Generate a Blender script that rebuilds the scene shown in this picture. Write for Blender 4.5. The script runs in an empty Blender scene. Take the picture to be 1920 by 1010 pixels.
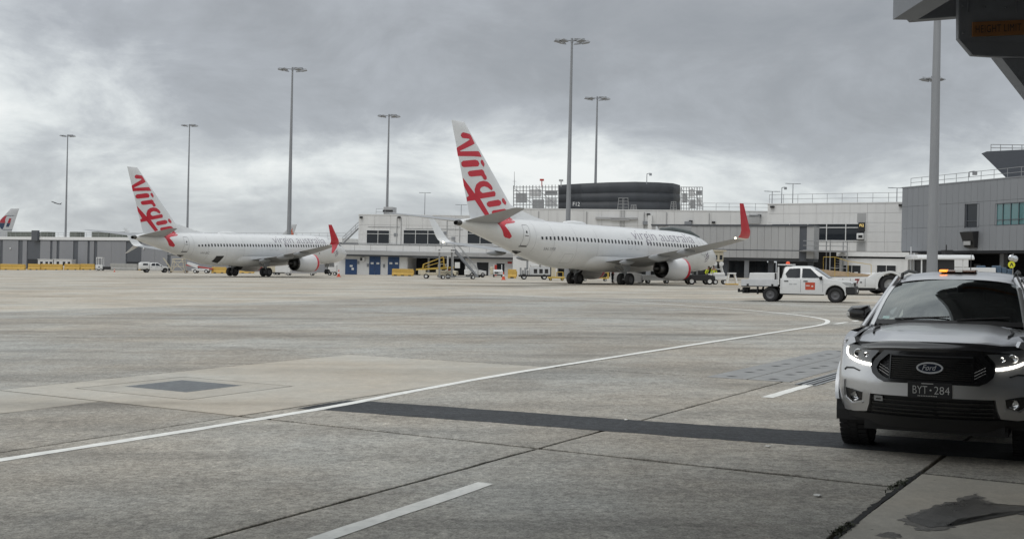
import bpy, bmesh, math, random
from math import radians as R, sin, cos, pi, sqrt
from mathutils import Vector, Matrix
import numpy as np
rnd = random.Random(7)
S = bpy.context.scene
C = S.collection

# ------------------------------------------------------------------ camera
F_PX, YC, ROLL, EYE, SLOPE = 2060.0, 496.0, R(1.25), 1.75, 0.0165   # SLOPE: the apron falls towards the left
cam_d = bpy.data.cameras.new('camera')
cam = bpy.data.objects.new('camera', cam_d)
C.objects.link(cam)
cam_d.sensor_width = 36.0
cam_d.lens = 36.0 * F_PX / 1920.0
cam_d.shift_y = -(505.0 - YC) / 1920.0
cam_d.clip_start = 0.1
cam_d.clip_end = 30000.0
_c, _s = cos(ROLL), sin(ROLL)
cam.matrix_world = Matrix(((_c, -_s, 0, 0), (0, 0, -1, 0), (_s, _c, 0, EYE), (0, 0, 0, 1)))
S.camera = cam

# ------------------------------------------------------------------ view, world, sun
S.view_settings.view_transform = 'Standard'
S.view_settings.look = 'None'
S.view_settings.exposure = 0.1
S.view_settings.gamma = 1.0
S.view_settings.use_curve_mapping = False
S.render.engine = 'CYCLES'
S.cycles.max_bounces = 6
S.cycles.use_denoising = True

SUN_EL, SUN_AZ = R(58), R(215)          # azimuth clockwise from +Y
world = bpy.data.worlds.new('World')
S.world = world
world.use_nodes = True


def N(nt, kind, **kw):
    n = nt.nodes.new(kind)
    for k, v in kw.items():
        if k.startswith('i_'):
            key = k[2:]
            n.inputs[int(key) if key.isdigit() else key].default_value = v
        else:
            setattr(n, k, v)
    return n


def build_world():
    nt = world.node_tree
    nt.nodes.clear()
    L = nt.links.new
    out = N(nt, 'ShaderNodeOutputWorld')
    bg = N(nt, 'ShaderNodeBackground')
    bg.inputs['Strength'].default_value = 0.1
    sky = N(nt, 'ShaderNodeTexSky', sky_type='NISHITA', sun_disc=False)
    sky.sun_elevation = SUN_EL
    sky.sun_rotation = SUN_AZ
    tc = N(nt, 'ShaderNodeTexCoord')
    sep = N(nt, 'ShaderNodeSeparateXYZ')
    L(tc.outputs['Generated'], sep.inputs[0])
    # cloud deck: the view direction meets a flat layer of cloud
    zc = N(nt, 'ShaderNodeMath', operation='MAXIMUM', i_1=0.0)
    L(sep.outputs['Z'], zc.inputs[0])
    zz = N(nt, 'ShaderNodeMath', operation='ADD', i_1=0.36)
    L(zc.outputs[0], zz.inputs[0])
    dx = N(nt, 'ShaderNodeMath', operation='DIVIDE')
    dy = N(nt, 'ShaderNodeMath', operation='DIVIDE')
    L(sep.outputs['X'], dx.inputs[0]); L(zz.outputs[0], dx.inputs[1])
    L(sep.outputs['Y'], dy.inputs[0]); L(zz.outputs[0], dy.inputs[1])
    pos = N(nt, 'ShaderNodeCombineXYZ')
    L(dx.outputs[0], pos.inputs['X']); L(dy.outputs[0], pos.inputs['Y'])

    def noise(scale, detail, rough, off, dist=0.0, sx=1.0, sy=1.0):
        m = N(nt, 'ShaderNodeMapping')
        m.inputs['Location'].default_value = off
        m.inputs['Scale'].default_value = (sx, sy, 1)
        L(pos.outputs[0], m.inputs[0])
        n = N(nt, 'ShaderNodeTexNoise')
        n.inputs['Scale'].default_value = scale
        n.inputs['Detail'].default_value = detail
        n.inputs['Roughness'].default_value = rough
        n.inputs['Distortion'].default_value = dist
        L(m.outputs[0], n.inputs['Vector'])
        return n.outputs['Fac']

    big = noise(1.0, 9.0, 0.54, SKY_OFF_A, 0.5)
    mid = noise(3.4, 9.0, 0.62, (3.1, 7.7, 2.0), 0.35)
    gap = noise(0.50, 5.0, 0.55, SKY_OFF_B, 0.3)
    a = N(nt, 'ShaderNodeMath', operation='MULTIPLY_ADD', i_1=0.66)
    L(big, a.inputs[0])
    b = N(nt, 'ShaderNodeMath', operation='MULTIPLY', i_1=0.36)
    L(mid, b.inputs[0]); L(b.outputs[0], a.inputs[2])
    # the deck thins to brighter cloud low over the airfield
    lo = N(nt, 'ShaderNodeValToRGB')
    el_ = lo.color_ramp.elements
    el_[0].position, el_[0].color = 0.0, (.5, .5, .5, 1)
    el_[1].position, el_[1].color = 1.0, (.5, .5, .5, 1)
    for p_, v_ in ((.03, .50), (.07, .62), (.10, .60), (.14, .45), (.2, .36), (.3, .40), (.5, .46)):
        e_ = el_.new(p_)
        e_.color = (v_, v_, v_, 1)
    L(zc.outputs[0], lo.inputs[0])
    ls = N(nt, 'ShaderNodeMath', operation='MULTIPLY_ADD', i_1=0.40, i_2=-0.20)
    L(lo.outputs[0], ls.inputs[0])
    a2 = N(nt, 'ShaderNodeMath', operation='ADD')
    L(a.outputs[0], a2.inputs[0])
    L(ls.outputs[0], a2.inputs[1])
    a = a2
    ct = N(nt, 'ShaderNodeMath', operation='MULTIPLY_ADD', i_1=1.55, i_2=-0.29)
    L(a.outputs[0], ct.inputs[0])
    a = ct
    ramp = N(nt, 'ShaderNodeValToRGB')
    e = ramp.color_ramp.elements
    e[0].position, e[0].color = 0.10, (0.225, 0.24, 0.258, 1)
    e[1].position, e[1].color = 0.68, (0.80, 0.82, 0.81, 1)
    m0 = e.new(0.30); m0.color = (0.295, 0.31, 0.328, 1)
    m1 = e.new(0.42); m1.color = (0.36, 0.38, 0.405, 1)
    m2 = e.new(0.51); m2.color = (0.48, 0.505, 0.525, 1)
    m3 = e.new(0.585); m3.color = (0.64, 0.67, 0.675, 1)
    L(a.outputs[0], ramp.inputs[0])
    # thin gaps where brighter cloud shows
    gr = N(nt, 'ShaderNodeMapRange')
    gr.inputs['From Min'].default_value = 0.56
    gr.inputs['From Max'].default_value = 0.72
    L(gap, gr.inputs['Value'])
    mg = N(nt, 'ShaderNodeMix', data_type='RGBA')
    L(gr.outputs[0], mg.inputs['Factor'])
    L(ramp.outputs[0], mg.inputs['A'])
    mg.inputs['B'].default_value = (0.78, 0.80, 0.79, 1)
    # lower sky: hazier and evener towards the horizon
    hz = N(nt, 'ShaderNodeMapRange')
    hz.inputs['From Min'].default_value = 0.0
    hz.inputs['From Max'].default_value = 0.12
    hz.inputs['To Min'].default_value = 0.38
    hz.inputs['To Max'].default_value = 0.0
    L(zc.outputs[0], hz.inputs['Value'])
    mh = N(nt, 'ShaderNodeMix', data_type='RGBA')
    L(hz.outputs[0], mh.inputs['Factor'])
    L(mg.outputs['Result'], mh.inputs['A'])
    mh.inputs['B'].default_value = (0.58, 0.62, 0.635, 1)
    # an overcast deck is brighter overhead than at the horizon
    up = N(nt, 'ShaderNodeMath', operation='MULTIPLY_ADD', i_1=0.55, i_2=1.04)
    L(zc.outputs[0], up.inputs[0])
    br = N(nt, 'ShaderNodeMath', operation='MULTIPLY', i_1=10.0)
    L(up.outputs[0], br.inputs[0])
    sc = N(nt, 'ShaderNodeVectorMath', operation='SCALE')
    L(mh.outputs['Result'], sc.inputs[0]); L(br.outputs[0], sc.inputs['Scale'])
    mx = N(nt, 'ShaderNodeMix', data_type='RGBA')
    mx.inputs['Factor'].default_value = 0.93
    L(sky.outputs[0], mx.inputs['A']); L(sc.outputs[0], mx.inputs['B'])
    L(mx.outputs['Result'], bg.inputs['Color'])
    L(bg.outputs[0], out.inputs[0])


SKY_OFF_A = (30.0, 3.0, 1.0)
SKY_OFF_B = (5.0, 30.0, 4.0)
build_world()
sun_d = bpy.data.lights.new('sun', 'SUN')
sun_d.energy = 1.0
sun_d.angle = R(35)
sun_d.color = (1.0, 0.97, 0.93)
sun = bpy.data.objects.new('sun', sun_d)
C.objects.link(sun)
_sd = Vector((sin(SUN_AZ) * cos(SUN_EL), cos(SUN_AZ) * cos(SUN_EL), sin(SUN_EL)))
sun.rotation_euler = _sd.to_track_quat('Z', 'Y').to_euler()


# ------------------------------------------------------------------ camera maths for reading distances
def ray(px, py):
    dx, dy = px - 960.0, YC - py
    return Vector(((_c * dx - _s * dy) / F_PX, 1.0, (_s * dx + _c * dy) / F_PX))


def at(px, py, Y):
    d = ray(px, py) * Y
    return Vector((d.x, d.y, d.z + EYE))


def gnd(px, py):
    d = ray(px, py)
    t = EYE / (SLOPE * d.x - d.z)
    return Vector((d.x * t, d.y * t, SLOPE * d.x * t))


def gz(x, y=0):
    return SLOPE * x


# ------------------------------------------------------------------ materials
MATS = {}


def mat(name, col, rough=0.6, metal=0.0, var=0.06, vscale=3.0, coat=0.0, emit=None, estr=0.0, bump=0.0, bscale=40.0,
        ior=1.5, dirt=0.0, streak=False):
    if name in MATS:
        return MATS[name]
    m = bpy.data.materials.new(name)
    m.use_nodes = True
    nt = m.node_tree
    L = nt.links.new
    p = nt.nodes['Principled BSDF']
    p.inputs['Roughness'].default_value = rough
    p.inputs['Metallic'].default_value = metal
    p.inputs['IOR'].default_value = ior
    p.inputs['Coat Weight'].default_value = coat
    p.inputs['Coat Roughness'].default_value = 0.06
    if emit:
        p.inputs['Emission Color'].default_value = (*emit, 1)
        p.inputs['Emission Strength'].default_value = estr
    tc = N(nt, 'ShaderNodeTexCoord')
    src = tc.outputs['Object']
    if streak:
        mp = N(nt, 'ShaderNodeMapping')
        mp.inputs['Scale'].default_value = (1.0, 1.0, 0.12)
        L(src, mp.inputs[0])
        src = mp.outputs[0]
    n = N(nt, 'ShaderNodeTexNoise')
    n.inputs['Scale'].default_value = vscale
    n.inputs['Detail'].default_value = 6
    n.inputs['Roughness'].default_value = 0.62
    L(src, n.inputs['Vector'])
    mr = N(nt, 'ShaderNodeMapRange')
    mr.inputs['From Min'].default_value = 0.3
    mr.inputs['From Max'].default_value = 0.7
    mr.inputs['To Min'].default_value = 1.0 - var
    mr.inputs['To Max'].default_value = 1.0 + var
    L(n.outputs['Fac'], mr.inputs['Value'])
    sc = N(nt, 'ShaderNodeVectorMath', operation='SCALE')
    sc.inputs[0].default_value = col
    L(mr.outputs[0], sc.inputs['Scale'])
    res = sc.outputs[0]
    if dirt > 0:
        n2 = N(nt, 'ShaderNodeTexNoise')
        n2.inputs['Scale'].default_value = vscale * 2.7
        n2.inputs['Detail'].default_value = 8
        n2.inputs['Roughness'].default_value = 0.7
        L(src, n2.inputs['Vector'])
        r2 = N(nt, 'ShaderNodeMapRange')
        r2.inputs['From Min'].default_value = 0.52
        r2.inputs['From Max'].default_value = 0.75
        r2.inputs['To Max'].default_value = dirt
        L(n2.outputs['Fac'], r2.inputs['Value'])
        mx = N(nt, 'ShaderNodeMix', data_type='RGBA')
        L(r2.outputs[0], mx.inputs['Factor'])
        L(res, mx.inputs['A'])
        mx.inputs['B'].default_value = (0.07, 0.062, 0.05, 1)
        res = mx.outputs['Result']
    L(res, p.inputs['Base Color'])
    rr = N(nt, 'ShaderNodeMapRange')
    rr.inputs['To Min'].default_value = max(0.02, rough * 0.85)
    rr.inputs['To Max'].default_value = min(1, rough * 1.15)
    L(n.outputs['Fac'], rr.inputs['Value'])
    L(rr.outputs[0], p.inputs['Roughness'])
    if bump > 0:
        nb = N(nt, 'ShaderNodeTexNoise')
        nb.inputs['Scale'].default_value = bscale
        nb.inputs['Detail'].default_value = 4
        L(tc.outputs['Object'], nb.inputs['Vector'])
        bp = N(nt, 'ShaderNodeBump')
        bp.inputs['Strength'].default_value = bump
        bp.inputs['Distance'].default_value = 0.01
        L(nb.outputs['Fac'], bp.inputs['Height'])
        L(bp.outputs[0], p.inputs['Normal'])
    MATS[name] = m
    return m


def ground_mat(name, col, speck=0.30, blotch=0.22, stain=0.35, rough=0.85, wet=0.0, warm=0.06):
    """concrete or asphalt seen close: aggregate, blotches, drawn-out stains, a different tone for each slab"""
    m = bpy.data.materials.new(name)
    m.use_nodes = True
    nt = m.node_tree
    L = nt.links.new
    p = nt.nodes['Principled BSDF']
    geo = N(nt, 'ShaderNodeNewGeometry')
    info = N(nt, 'ShaderNodeObjectInfo')

    def noise(scale, detail, rough_, stretch=None, rot=0.0, off=0.0):
        src = geo.outputs['Position']
        mp = N(nt, 'ShaderNodeMapping')
        mp.inputs['Rotation'].default_value = (0, 0, rot)
        mp.inputs['Location'].default_value = (off, off * 0.7, 0)
        mp.inputs['Scale'].default_value = (*(stretch or (1, 1)), 1)
        L(src, mp.inputs[0])
        n = N(nt, 'ShaderNodeTexNoise')
        n.inputs['Scale'].default_value = scale
        n.inputs['Detail'].default_value = detail
        n.inputs['Roughness'].default_value = rough_
        L(mp.outputs[0], n.inputs['Vector'])
        return n.outputs['Fac']

    def rng(sock, a, b, c, d):
        r = N(nt, 'ShaderNodeMapRange')
        r.inputs['From Min'].default_value = a
        r.inputs['From Max'].default_value = b
        r.inputs['To Min'].default_value = c
        r.inputs['To Max'].default_value = d
        L(sock, r.inputs['Value'])
        return r.outputs[0]

    def mul(a, b):
        x = N(nt, 'ShaderNodeMath', operation='MULTIPLY')
        L(a, x.inputs[0]); L(b, x.inputs[1])
        return x.outputs[0]

    fine = noise(60.0, 4, 0.8)
    grit = noise(16.0, 8, 0.85, off=3.0)
    mid = noise(2.2, 7, 0.68, off=9.0)
    big = noise(0.16, 6, 0.6, off=1.0)
    strk = noise(0.9, 6, 0.62, (0.10, 1.1), R(-12), 4.0)
    strk2 = noise(0.28, 6, 0.62, (0.16, 1.1), R(-6), 21.0)
    f = rng(fine, 0.3, 0.7, 1 - speck, 1 + speck)
    f = mul(f, rng(grit, 0.35, 0.65, 1 - speck * 0.9, 1 + speck * 0.9))
    f = mul(f, rng(mid, 0.3, 0.7, 1 - blotch, 1 + blotch))
    f = mul(f, rng(big, 0.3, 0.7, 1 - blotch, 1 + blotch))
    f = mul(f, rng(strk, 0.50, 0.72, 1.0, 1 - stain))
    f = mul(f, rng(strk2, 0.50, 0.66, 1.0, 1 - stain))
    f = mul(f, rng(info.outputs['Random'], 0, 1, 0.90, 1.08))
    patchy = noise(0.42, 9, 0.66, (0.55, 1.0), R(-30), 33.0)
    f = mul(f, rng(patchy, 0.53, 0.66, 1.0, 1 - stain * 0.8))
    clot = noise(7.0, 6, 0.7, off=51.0)
    f = mul(f, rng(clot, 0.32, 0.70, 1 - blotch * .9, 1 + blotch * .9))
    sc = N(nt, 'ShaderNodeVectorMath', operation='SCALE')
    wmix = N(nt, 'ShaderNodeMix', data_type='RGBA')
    L(rng(big, 0.4, 0.6, 0, 1), wmix.inputs['Factor'])
    wmix.inputs['A'].default_value = (col[0] * (1 + warm), col[1], col[2] * (1 - warm), 1)
    wmix.inputs['B'].default_value = (col[0] * (1 - warm * 0.3), col[1], col[2] * (1 + warm * 0.3), 1)
    L(wmix.outputs['Result'], sc.inputs[0])
    L(f, sc.inputs['Scale'])
    # small dark pits and rubber spots
    vor = N(nt, 'ShaderNodeTexVoronoi')
    vor.inputs['Scale'].default_value = 3.2
    L(geo.outputs['Position'], vor.inputs['Vector'])
    spot = rng(vor.outputs['Distance'], 0.015, 0.05, 1, 0)
    sm = N(nt, 'ShaderNodeMix', data_type='RGBA')
    L(mul(spot, rng(mid, 0.52, 0.6, 0, 0.8)), sm.inputs['Factor'])
    L(sc.outputs[0], sm.inputs['A'])
    sm.inputs['B'].default_value = (0.035, 0.035, 0.035, 1)
    L(sm.outputs['Result'], p.inputs['Base Color'])
    L(rng(mid, 0.3, 0.7, rough - 0.12 - wet, rough + 0.08), p.inputs['Roughness'])
    p.inputs['Specular IOR Level'].default_value = 0.35
    bp = N(nt, 'ShaderNodeBump')
    bp.inputs['Strength'].default_value = 0.35
    bp.inputs['Distance'].default_value = 0.012
    L(grit, bp.inputs['Height'])
    L(bp.outputs[0], p.inputs['Normal'])
    MATS[name] = m
    return m


# ------------------------------------------------------------------ mesh helpers
class MB:
    def __init__(s):
        s.v, s.f, s.mi = [], [], []

    def add(s, vs, fs, mi=0):
        o = len(s.v)
        s.v += [Vector(v) for v in vs]
        s.f += [tuple(i + o for i in f) for f in fs]
        s.mi += [mi] * len(fs)
        return s

    def box(s, x0, x1, y0, y1, z0, z1, mi=0, M=None):
        vs = [Vector((x, y, z)) for x in (x0, x1) for y in (y0, y1) for z in (z0, z1)]
        if M is not None:
            vs = [M @ v for v in vs]
        return s.add(vs, [(0, 1, 3, 2), (4, 6, 7, 5), (0, 4, 5, 1), (2, 3, 7, 6), (0, 2, 6, 4), (1, 5, 7, 3)], mi)

    def loft(s, rings, cap0=True, cap1=True, closed=True, mi=0):
        n = len(rings[0])
        vs = [p for r in rings for p in r]
        fs = []
        for i in range(len(rings) - 1):
            for j in range(n if closed else n - 1):
                k = (j + 1) % n
                fs.append((i * n + j, i * n + k, (i + 1) * n + k, (i + 1) * n + j))
        if cap0:
            fs.append(tuple(range(n)))
        if cap1:
            fs.append(tuple((len(rings) - 1) * n + j for j in range(n)))
        return s.add(vs, fs, mi)

    def tube(s, p0, p1, r0, r1=None, n=8, mi=0, cap=True):
        p0, p1 = Vector(p0), Vector(p1)
        r1 = r0 if r1 is None else r1
        d = (p1 - p0)
        if d.length < 1e-6:
            return s
        q = d.to_track_quat('Z', 'Y')
        rings = []
        for p, r in ((p0, r0), (p1, r1)):
            rings.append([p + q @ Vector((r * cos(2 * pi * j / n), r * sin(2 * pi * j / n), 0)) for j in range(n)])
        return s.loft(rings, cap, cap, True, mi)

    def pipe(s, pts, r, n=6, mi=0):
        for a, b in zip(pts[:-1], pts[1:]):
            s.tube(a, b, r, r, n, mi)
        return s

    def lathe(s, prof, origin=(0, 0, 0), axis='x', n=24, mi=0, cap0=False, cap1=False):
        """prof: (along axis, radius)"""
        o = Vector(origin)
        rings = []
        for a, r in prof:
            ring = []
            for j in range(n):
                t = 2 * pi * j / n
                u, w = r * cos(t), r * sin(t)
                ring.append(o + (Vector((a, u, w)) if axis == 'x' else Vector((u, a, w)) if axis == 'y' else Vector((u, w, a))))
            rings.append(ring)
        return s.loft(rings, cap0, cap1, True, mi)

    def grid(s, fn, us, vs_, mi=0):
        pts = [fn(u, v) for u in us for v in vs_]
        m = len(vs_)
        fs = [(i * m + j, (i + 1) * m + j, (i + 1) * m + j + 1, i * m + j + 1) for i in range(len(us) - 1) for j in range(m - 1)]
        return s.add(pts, fs, mi)

    def prism(s, poly, y0, y1, mi=0, axis='y'):
        """a polygon in (x, z) given thickness along y (or in (x, y) along z, (y, z) along x)"""
        def P(a, b, t):
            return (a, t, b) if axis == 'y' else (a, b, t) if axis == 'z' else (t, a, b)
        n = len(poly)
        vs = [P(a, b, y0) for a, b in poly] + [P(a, b, y1) for a, b in poly]
        fs = [tuple(range(n)), tuple(n + i for i in range(n))] + [(i, (i + 1) % n, n + (i + 1) % n, n + i) for i in range(n)]
        return s.add(vs, fs, mi)

    def build(s, name, mats, parent=None, smooth=None, bevel=0.0, seg=2, recalc=True):
        me = bpy.data.meshes.new(name)
        me.from_pydata(s.v, [], s.f)
        mats = mats if isinstance(mats, (list, tuple)) else [mats]
        for m in mats:
            me.materials.append(m)
        me.polygons.foreach_set('material_index', s.mi)
        bm = bmesh.new()
        bm.from_mesh(me)
        if recalc:
            bmesh.ops.recalc_face_normals(bm, faces=bm.faces)
        if bevel > 0:
            es = [e for e in bm.edges if len(e.link_faces) == 2 and e.calc_face_angle(0) > R(32)]
            bmesh.ops.bevel(bm, geom=es, offset=bevel, segments=seg, affect='EDGES', clamp_overlap=True, profile=0.5)
        bm.to_mesh(me)
        bm.free()
        if smooth:
            me.polygons.foreach_set('use_smooth', [True] * len(me.polygons))
            me.set_sharp_from_angle(angle=R(smooth))
        o = bpy.data.objects.new(name, me)
        C.objects.link(o)
        if parent is not None:
            o.parent = parent
        return o


def tag(o, label=None, cat=None, group=None, kind=None):
    for k, v in (('label', label), ('category', cat), ('group', group), ('kind', kind)):
        if v:
            o[k] = v
    return o


def thing(name, label, cat, M=None, group=None):
    o = bpy.data.objects.new(name, None)
    C.objects.link(o)
    o.empty_display_size = 0.5
    if M is not None:
        o.matrix_world = M
    return tag(o, label, cat, group)


def pose(X, Y, th, dz=0.0, pitch=0.0, flat=False):
    """x runs aft from the front, y to the thing's right, z up; th: heading from +Y towards +X"""
    th = R(th)
    aft = Vector((-sin(th), -cos(th), 0))
    rt = Vector((cos(th), -sin(th), 0))
    if not flat:
        aft.z = SLOPE * aft.x
        rt.z = SLOPE * rt.x
    up = aft.cross(rt).normalized()
    aft = (aft + up * math.tan(R(pitch))).normalized()
    up = aft.cross(rt).normalized()
    rt = up.cross(aft).normalized()
    return Matrix(((aft.x, rt.x, up.x, X), (aft.y, rt.y, up.y, Y), (aft.z, rt.z, up.z, gz(X) + dz), (0, 0, 0, 1)))


def copy_tree(o, parent=None):
    c = o.copy()
    C.objects.link(c)
    if parent is not None:
        c.parent = parent
    for ch in list(o.children):
        copy_tree(ch, c)
    return c


def share(src, name, parent, M):
    o = bpy.data.objects.new(name, src.data)
    C.objects.link(o)
    o.parent = parent
    o.matrix_local = M
    return o


def _fine(bm, maxlen, it=6):
    for _ in range(it):
        bmesh.ops.triangulate(bm, faces=bm.faces)
        es = [e for e in bm.edges if e.calc_length() > maxlen]
        if not es:
            break
        bmesh.ops.subdivide_edges(bm, edges=es, cuts=1)
    bmesh.ops.triangulate(bm, faces=bm.faces)


def patch(polys, fn, name, m, parent=None, off=0.004, thick=0.0, maxlen=0.2, smooth=30, tris=None):
    """flat outlines in (u, v) laid on a curved surface fn(u, v, off); thick gives them an edge going inwards"""
    bm = bmesh.new()
    if tris:
        vs = [bm.verts.new((a, b, 0)) for a, b in tris[0]]
        for f in tris[1]:
            try:
                bm.faces.new([vs[i] for i in f])
            except ValueError:
                pass
    for poly in polys or []:
        vs = [bm.verts.new((a, b, 0)) for a, b in poly]
        bm.faces.new(vs)
    bm.normal_update()
    _fine(bm, maxlen)
    uv = {v: (v.co.x, v.co.y) for v in bm.verts}
    if thick > 0:
        be = [e for e in bm.edges if len(e.link_faces) == 1]
        lower = {}
        for e in be:
            for v in e.verts:
                if v not in lower:
                    w = bm.verts.new((0, 0, 0))
                    w.co = fn(*uv[v], off - thick)
                    lower[v] = w
        for e in be:
            a, b = e.verts
            bm.faces.new((a, b, lower[b], lower[a]))
    for v, (a, b) in uv.items():
        v.co = fn(a, b, off)
    bmesh.ops.recalc_face_normals(bm, faces=bm.faces)
    me = bpy.data.meshes.new(name)
    bm.to_mesh(me)
    bm.free()
    me.materials.append(m)
    if smooth:
        me.polygons.foreach_set('use_smooth', [True] * len(me.polygons))
        me.set_sharp_from_angle(angle=R(smooth))
    o = bpy.data.objects.new(name, me)
    C.objects.link(o)
    if parent is not None:
        o.parent = parent
    return o


def text_tris(s, size=1.0, offset=0.0, shear=0.0, spacing=1.0):
    cu = bpy.data.curves.new('txt', 'FONT')
    cu.body = s
    cu.size = size
    cu.offset = offset
    cu.shear = shear
    cu.space_character = spacing
    cu.resolution_u = 5
    o = bpy.data.objects.new('txt', cu)
    C.objects.link(o)
    bpy.context.view_layer.update()
    me = bpy.data.meshes.new_from_object(o)
    vs = [(v.co.x, v.co.y) for v in me.vertices]
    fs = [tuple(p.vertices) for p in me.polygons]
    bpy.data.meshes.remove(me)
    bpy.data.objects.remove(o)
    bpy.data.curves.remove(cu)
    x0, x1 = min(v[0] for v in vs), max(v[0] for v in vs)
    y0, y1 = min(v[1] for v in vs), max(v[1] for v in vs)
    return vs, fs, (x0, x1, y0, y1)


def text_fit(s, w, h, **kw):
    """text scaled to a width and height, its lower left corner at the origin"""
    vs, fs, (x0, x1, y0, y1) = text_tris(s, **kw)
    return [((a - x0) / (x1 - x0) * w, (b - y0) / (y1 - y0) * h) for a, b in vs], fs


def lin(a, b, n):
    return [a + (b - a) * i / (n - 1) for i in range(n)]


def interp(x, xs, ys):
    return float(np.interp(x, xs, ys))


def rrect(cx, cy, w, h, r, n=4):
    p = []
    for sx, sy, a0 in ((1, 1, 0), (-1, 1, 90), (-1, -1, 180), (1, -1, 270)):
        for i in range(n + 1):
            a = R(a0 + 90 * i / n)
            p.append((cx + sx * (w / 2 - r) + r * cos(a), cy + sy * (h / 2 - r) + r * sin(a)))
    return p


def ellipse(cx, cy, a, b, n=20):
    return [(cx + a * cos(2 * pi * i / n), cy + b * sin(2 * pi * i / n)) for i in range(n)]

# ================================================================== MATERIALS
PAINT_W = mat('white_road_paint', (0.80, 0.80, 0.76), 0.75, var=0.12, vscale=6, dirt=0.22)
CONC = ground_mat('apron_concrete', (0.362, 0.350, 0.316), speck=0.50, blotch=0.17, stain=0.30)
CONC_L = ground_mat('pale_concrete', (0.47, 0.448, 0.395), speck=0.10, blotch=0.09, stain=0.14)
CONC_FAR = ground_mat('far_concrete', (0.440, 0.412, 0.356), speck=0.16, blotch=0.16, stain=0.34)
ASPH = ground_mat('asphalt_patch', (0.058, 0.062, 0.067), speck=0.55, blotch=0.22, stain=0.20, warm=0.0)
JOINT = mat('joint_sealant', (0.022, 0.022, 0.021), 0.9)
GRATE = mat('galvanised_grate', (0.30, 0.315, 0.325), 0.6, 0.1, var=0.15, vscale=9)
COVER = mat('steel_cover', (0.265, 0.268, 0.265), 0.7, 0.0, var=0.16, vscale=3, dirt=0.3)

# ================================================================== GROUND
# the slab grid: A runs away from the camera to the right, B across; origin at a joint crossing in the foreground
GA, GB = Vector((0.530, 0.848)), Vector((0.848, -0.530))
GO = Vector((0.29, 10.49))


def ab(a, b, z=0.0):
    p = GO + GA * a + GB * b
    return Vector((p.x, p.y, gz(p.x) + z))


A0, A1, B0, B1 = -14.6, 43.8, -30.1, 28.0
FAR = 3500.0
apron = MB()
cs = [ab(A0, B0), ab(A1, B0), ab(A1, B1), ab(A0, B1)]
os_ = [ab(-FAR, -FAR), ab(FAR, -FAR), ab(FAR, FAR), ab(-FAR, FAR)]
# the plane keeps its slope near by and flattens far out
for p in os_:
    p.z = max(-8.0, min(8.0, p.z))
ms = [ab(-320, -320), ab(320, -320), ab(320, 320), ab(-320, 320)]
apron.add(cs + ms + os_, [(0, 1, 5, 4), (1, 2, 6, 5), (2, 3, 7, 6), (3, 0, 4, 7), (4, 5, 9, 8), (5, 6, 10, 9), (6, 7, 11, 10), (7, 4, 8, 11)])
apron_o = tag(apron.build('apron_ground', CONC_FAR), kind='structure',
              label='wide concrete airport apron with jointed slabs')
jb = MB().add([ab(A0, B0, -.045), ab(A1, B0, -.045), ab(A1, B1, -.045), ab(A0, B1, -.045)], [(0, 1, 2, 3)])
jb.build('joint_bed', JOINT, apron_o)

GAP = 0.016
GAPA = 0.030


def slab(a0, a1, b0, b1, m=CONC, name='concrete_slab', zj=0.0):
    """a slab with worn, slightly uneven edges"""
    mb = MB()
    g, h = GAP, GAPA if a0 < 20 else GAP
    near = a0 < 15 and -10 < b0 < 10
    step = .22 if near else 2.0
    ring = []
    for (p, q) in (((a0 + h, b0 + g), (a1 - h, b0 + g)), ((a1 - h, b0 + g), (a1 - h, b1 - g)), ((a1 - h, b1 - g), (a0 + h, b1 - g)), ((a0 + h, b1 - g), (a0 + h, b0 + g))):
        n = max(1, int(max(abs(q[0] - p[0]), abs(q[1] - p[1])) / step))
        for k in range(n):
            t = k / n
            ring.append((p[0] + (q[0] - p[0]) * t, p[1] + (q[1] - p[1]) * t))
    ca, cb = (a0 + a1) / 2, (b0 + b1) / 2
    top, ed, lo = [], [], []
    for a, b in ring:
        w = (rnd.uniform(0, .010) if rnd.random() < .9 else rnd.uniform(.01, .035)) if near else 0
        sa, sb = (1 if a < ca else -1), (1 if b < cb else -1)
        ea, eb = a0 + h + .001 < a < a1 - h - .001, b0 + g + .001 < b < b1 - g - .001
        aa = a + (sa * w if not ea else 0)
        bb = b + (sb * w * .6 if not eb else 0)
        lo.append(ab(aa, bb, -.044))
        ed.append(ab(aa, bb, -.005))
        top.append(ab(aa + sa * .006, bb + sb * .006, 0))
    mb.loft([lo, ed, top], cap0=False, cap1=True)
    return mb.build(name, m, apron_o)


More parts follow.
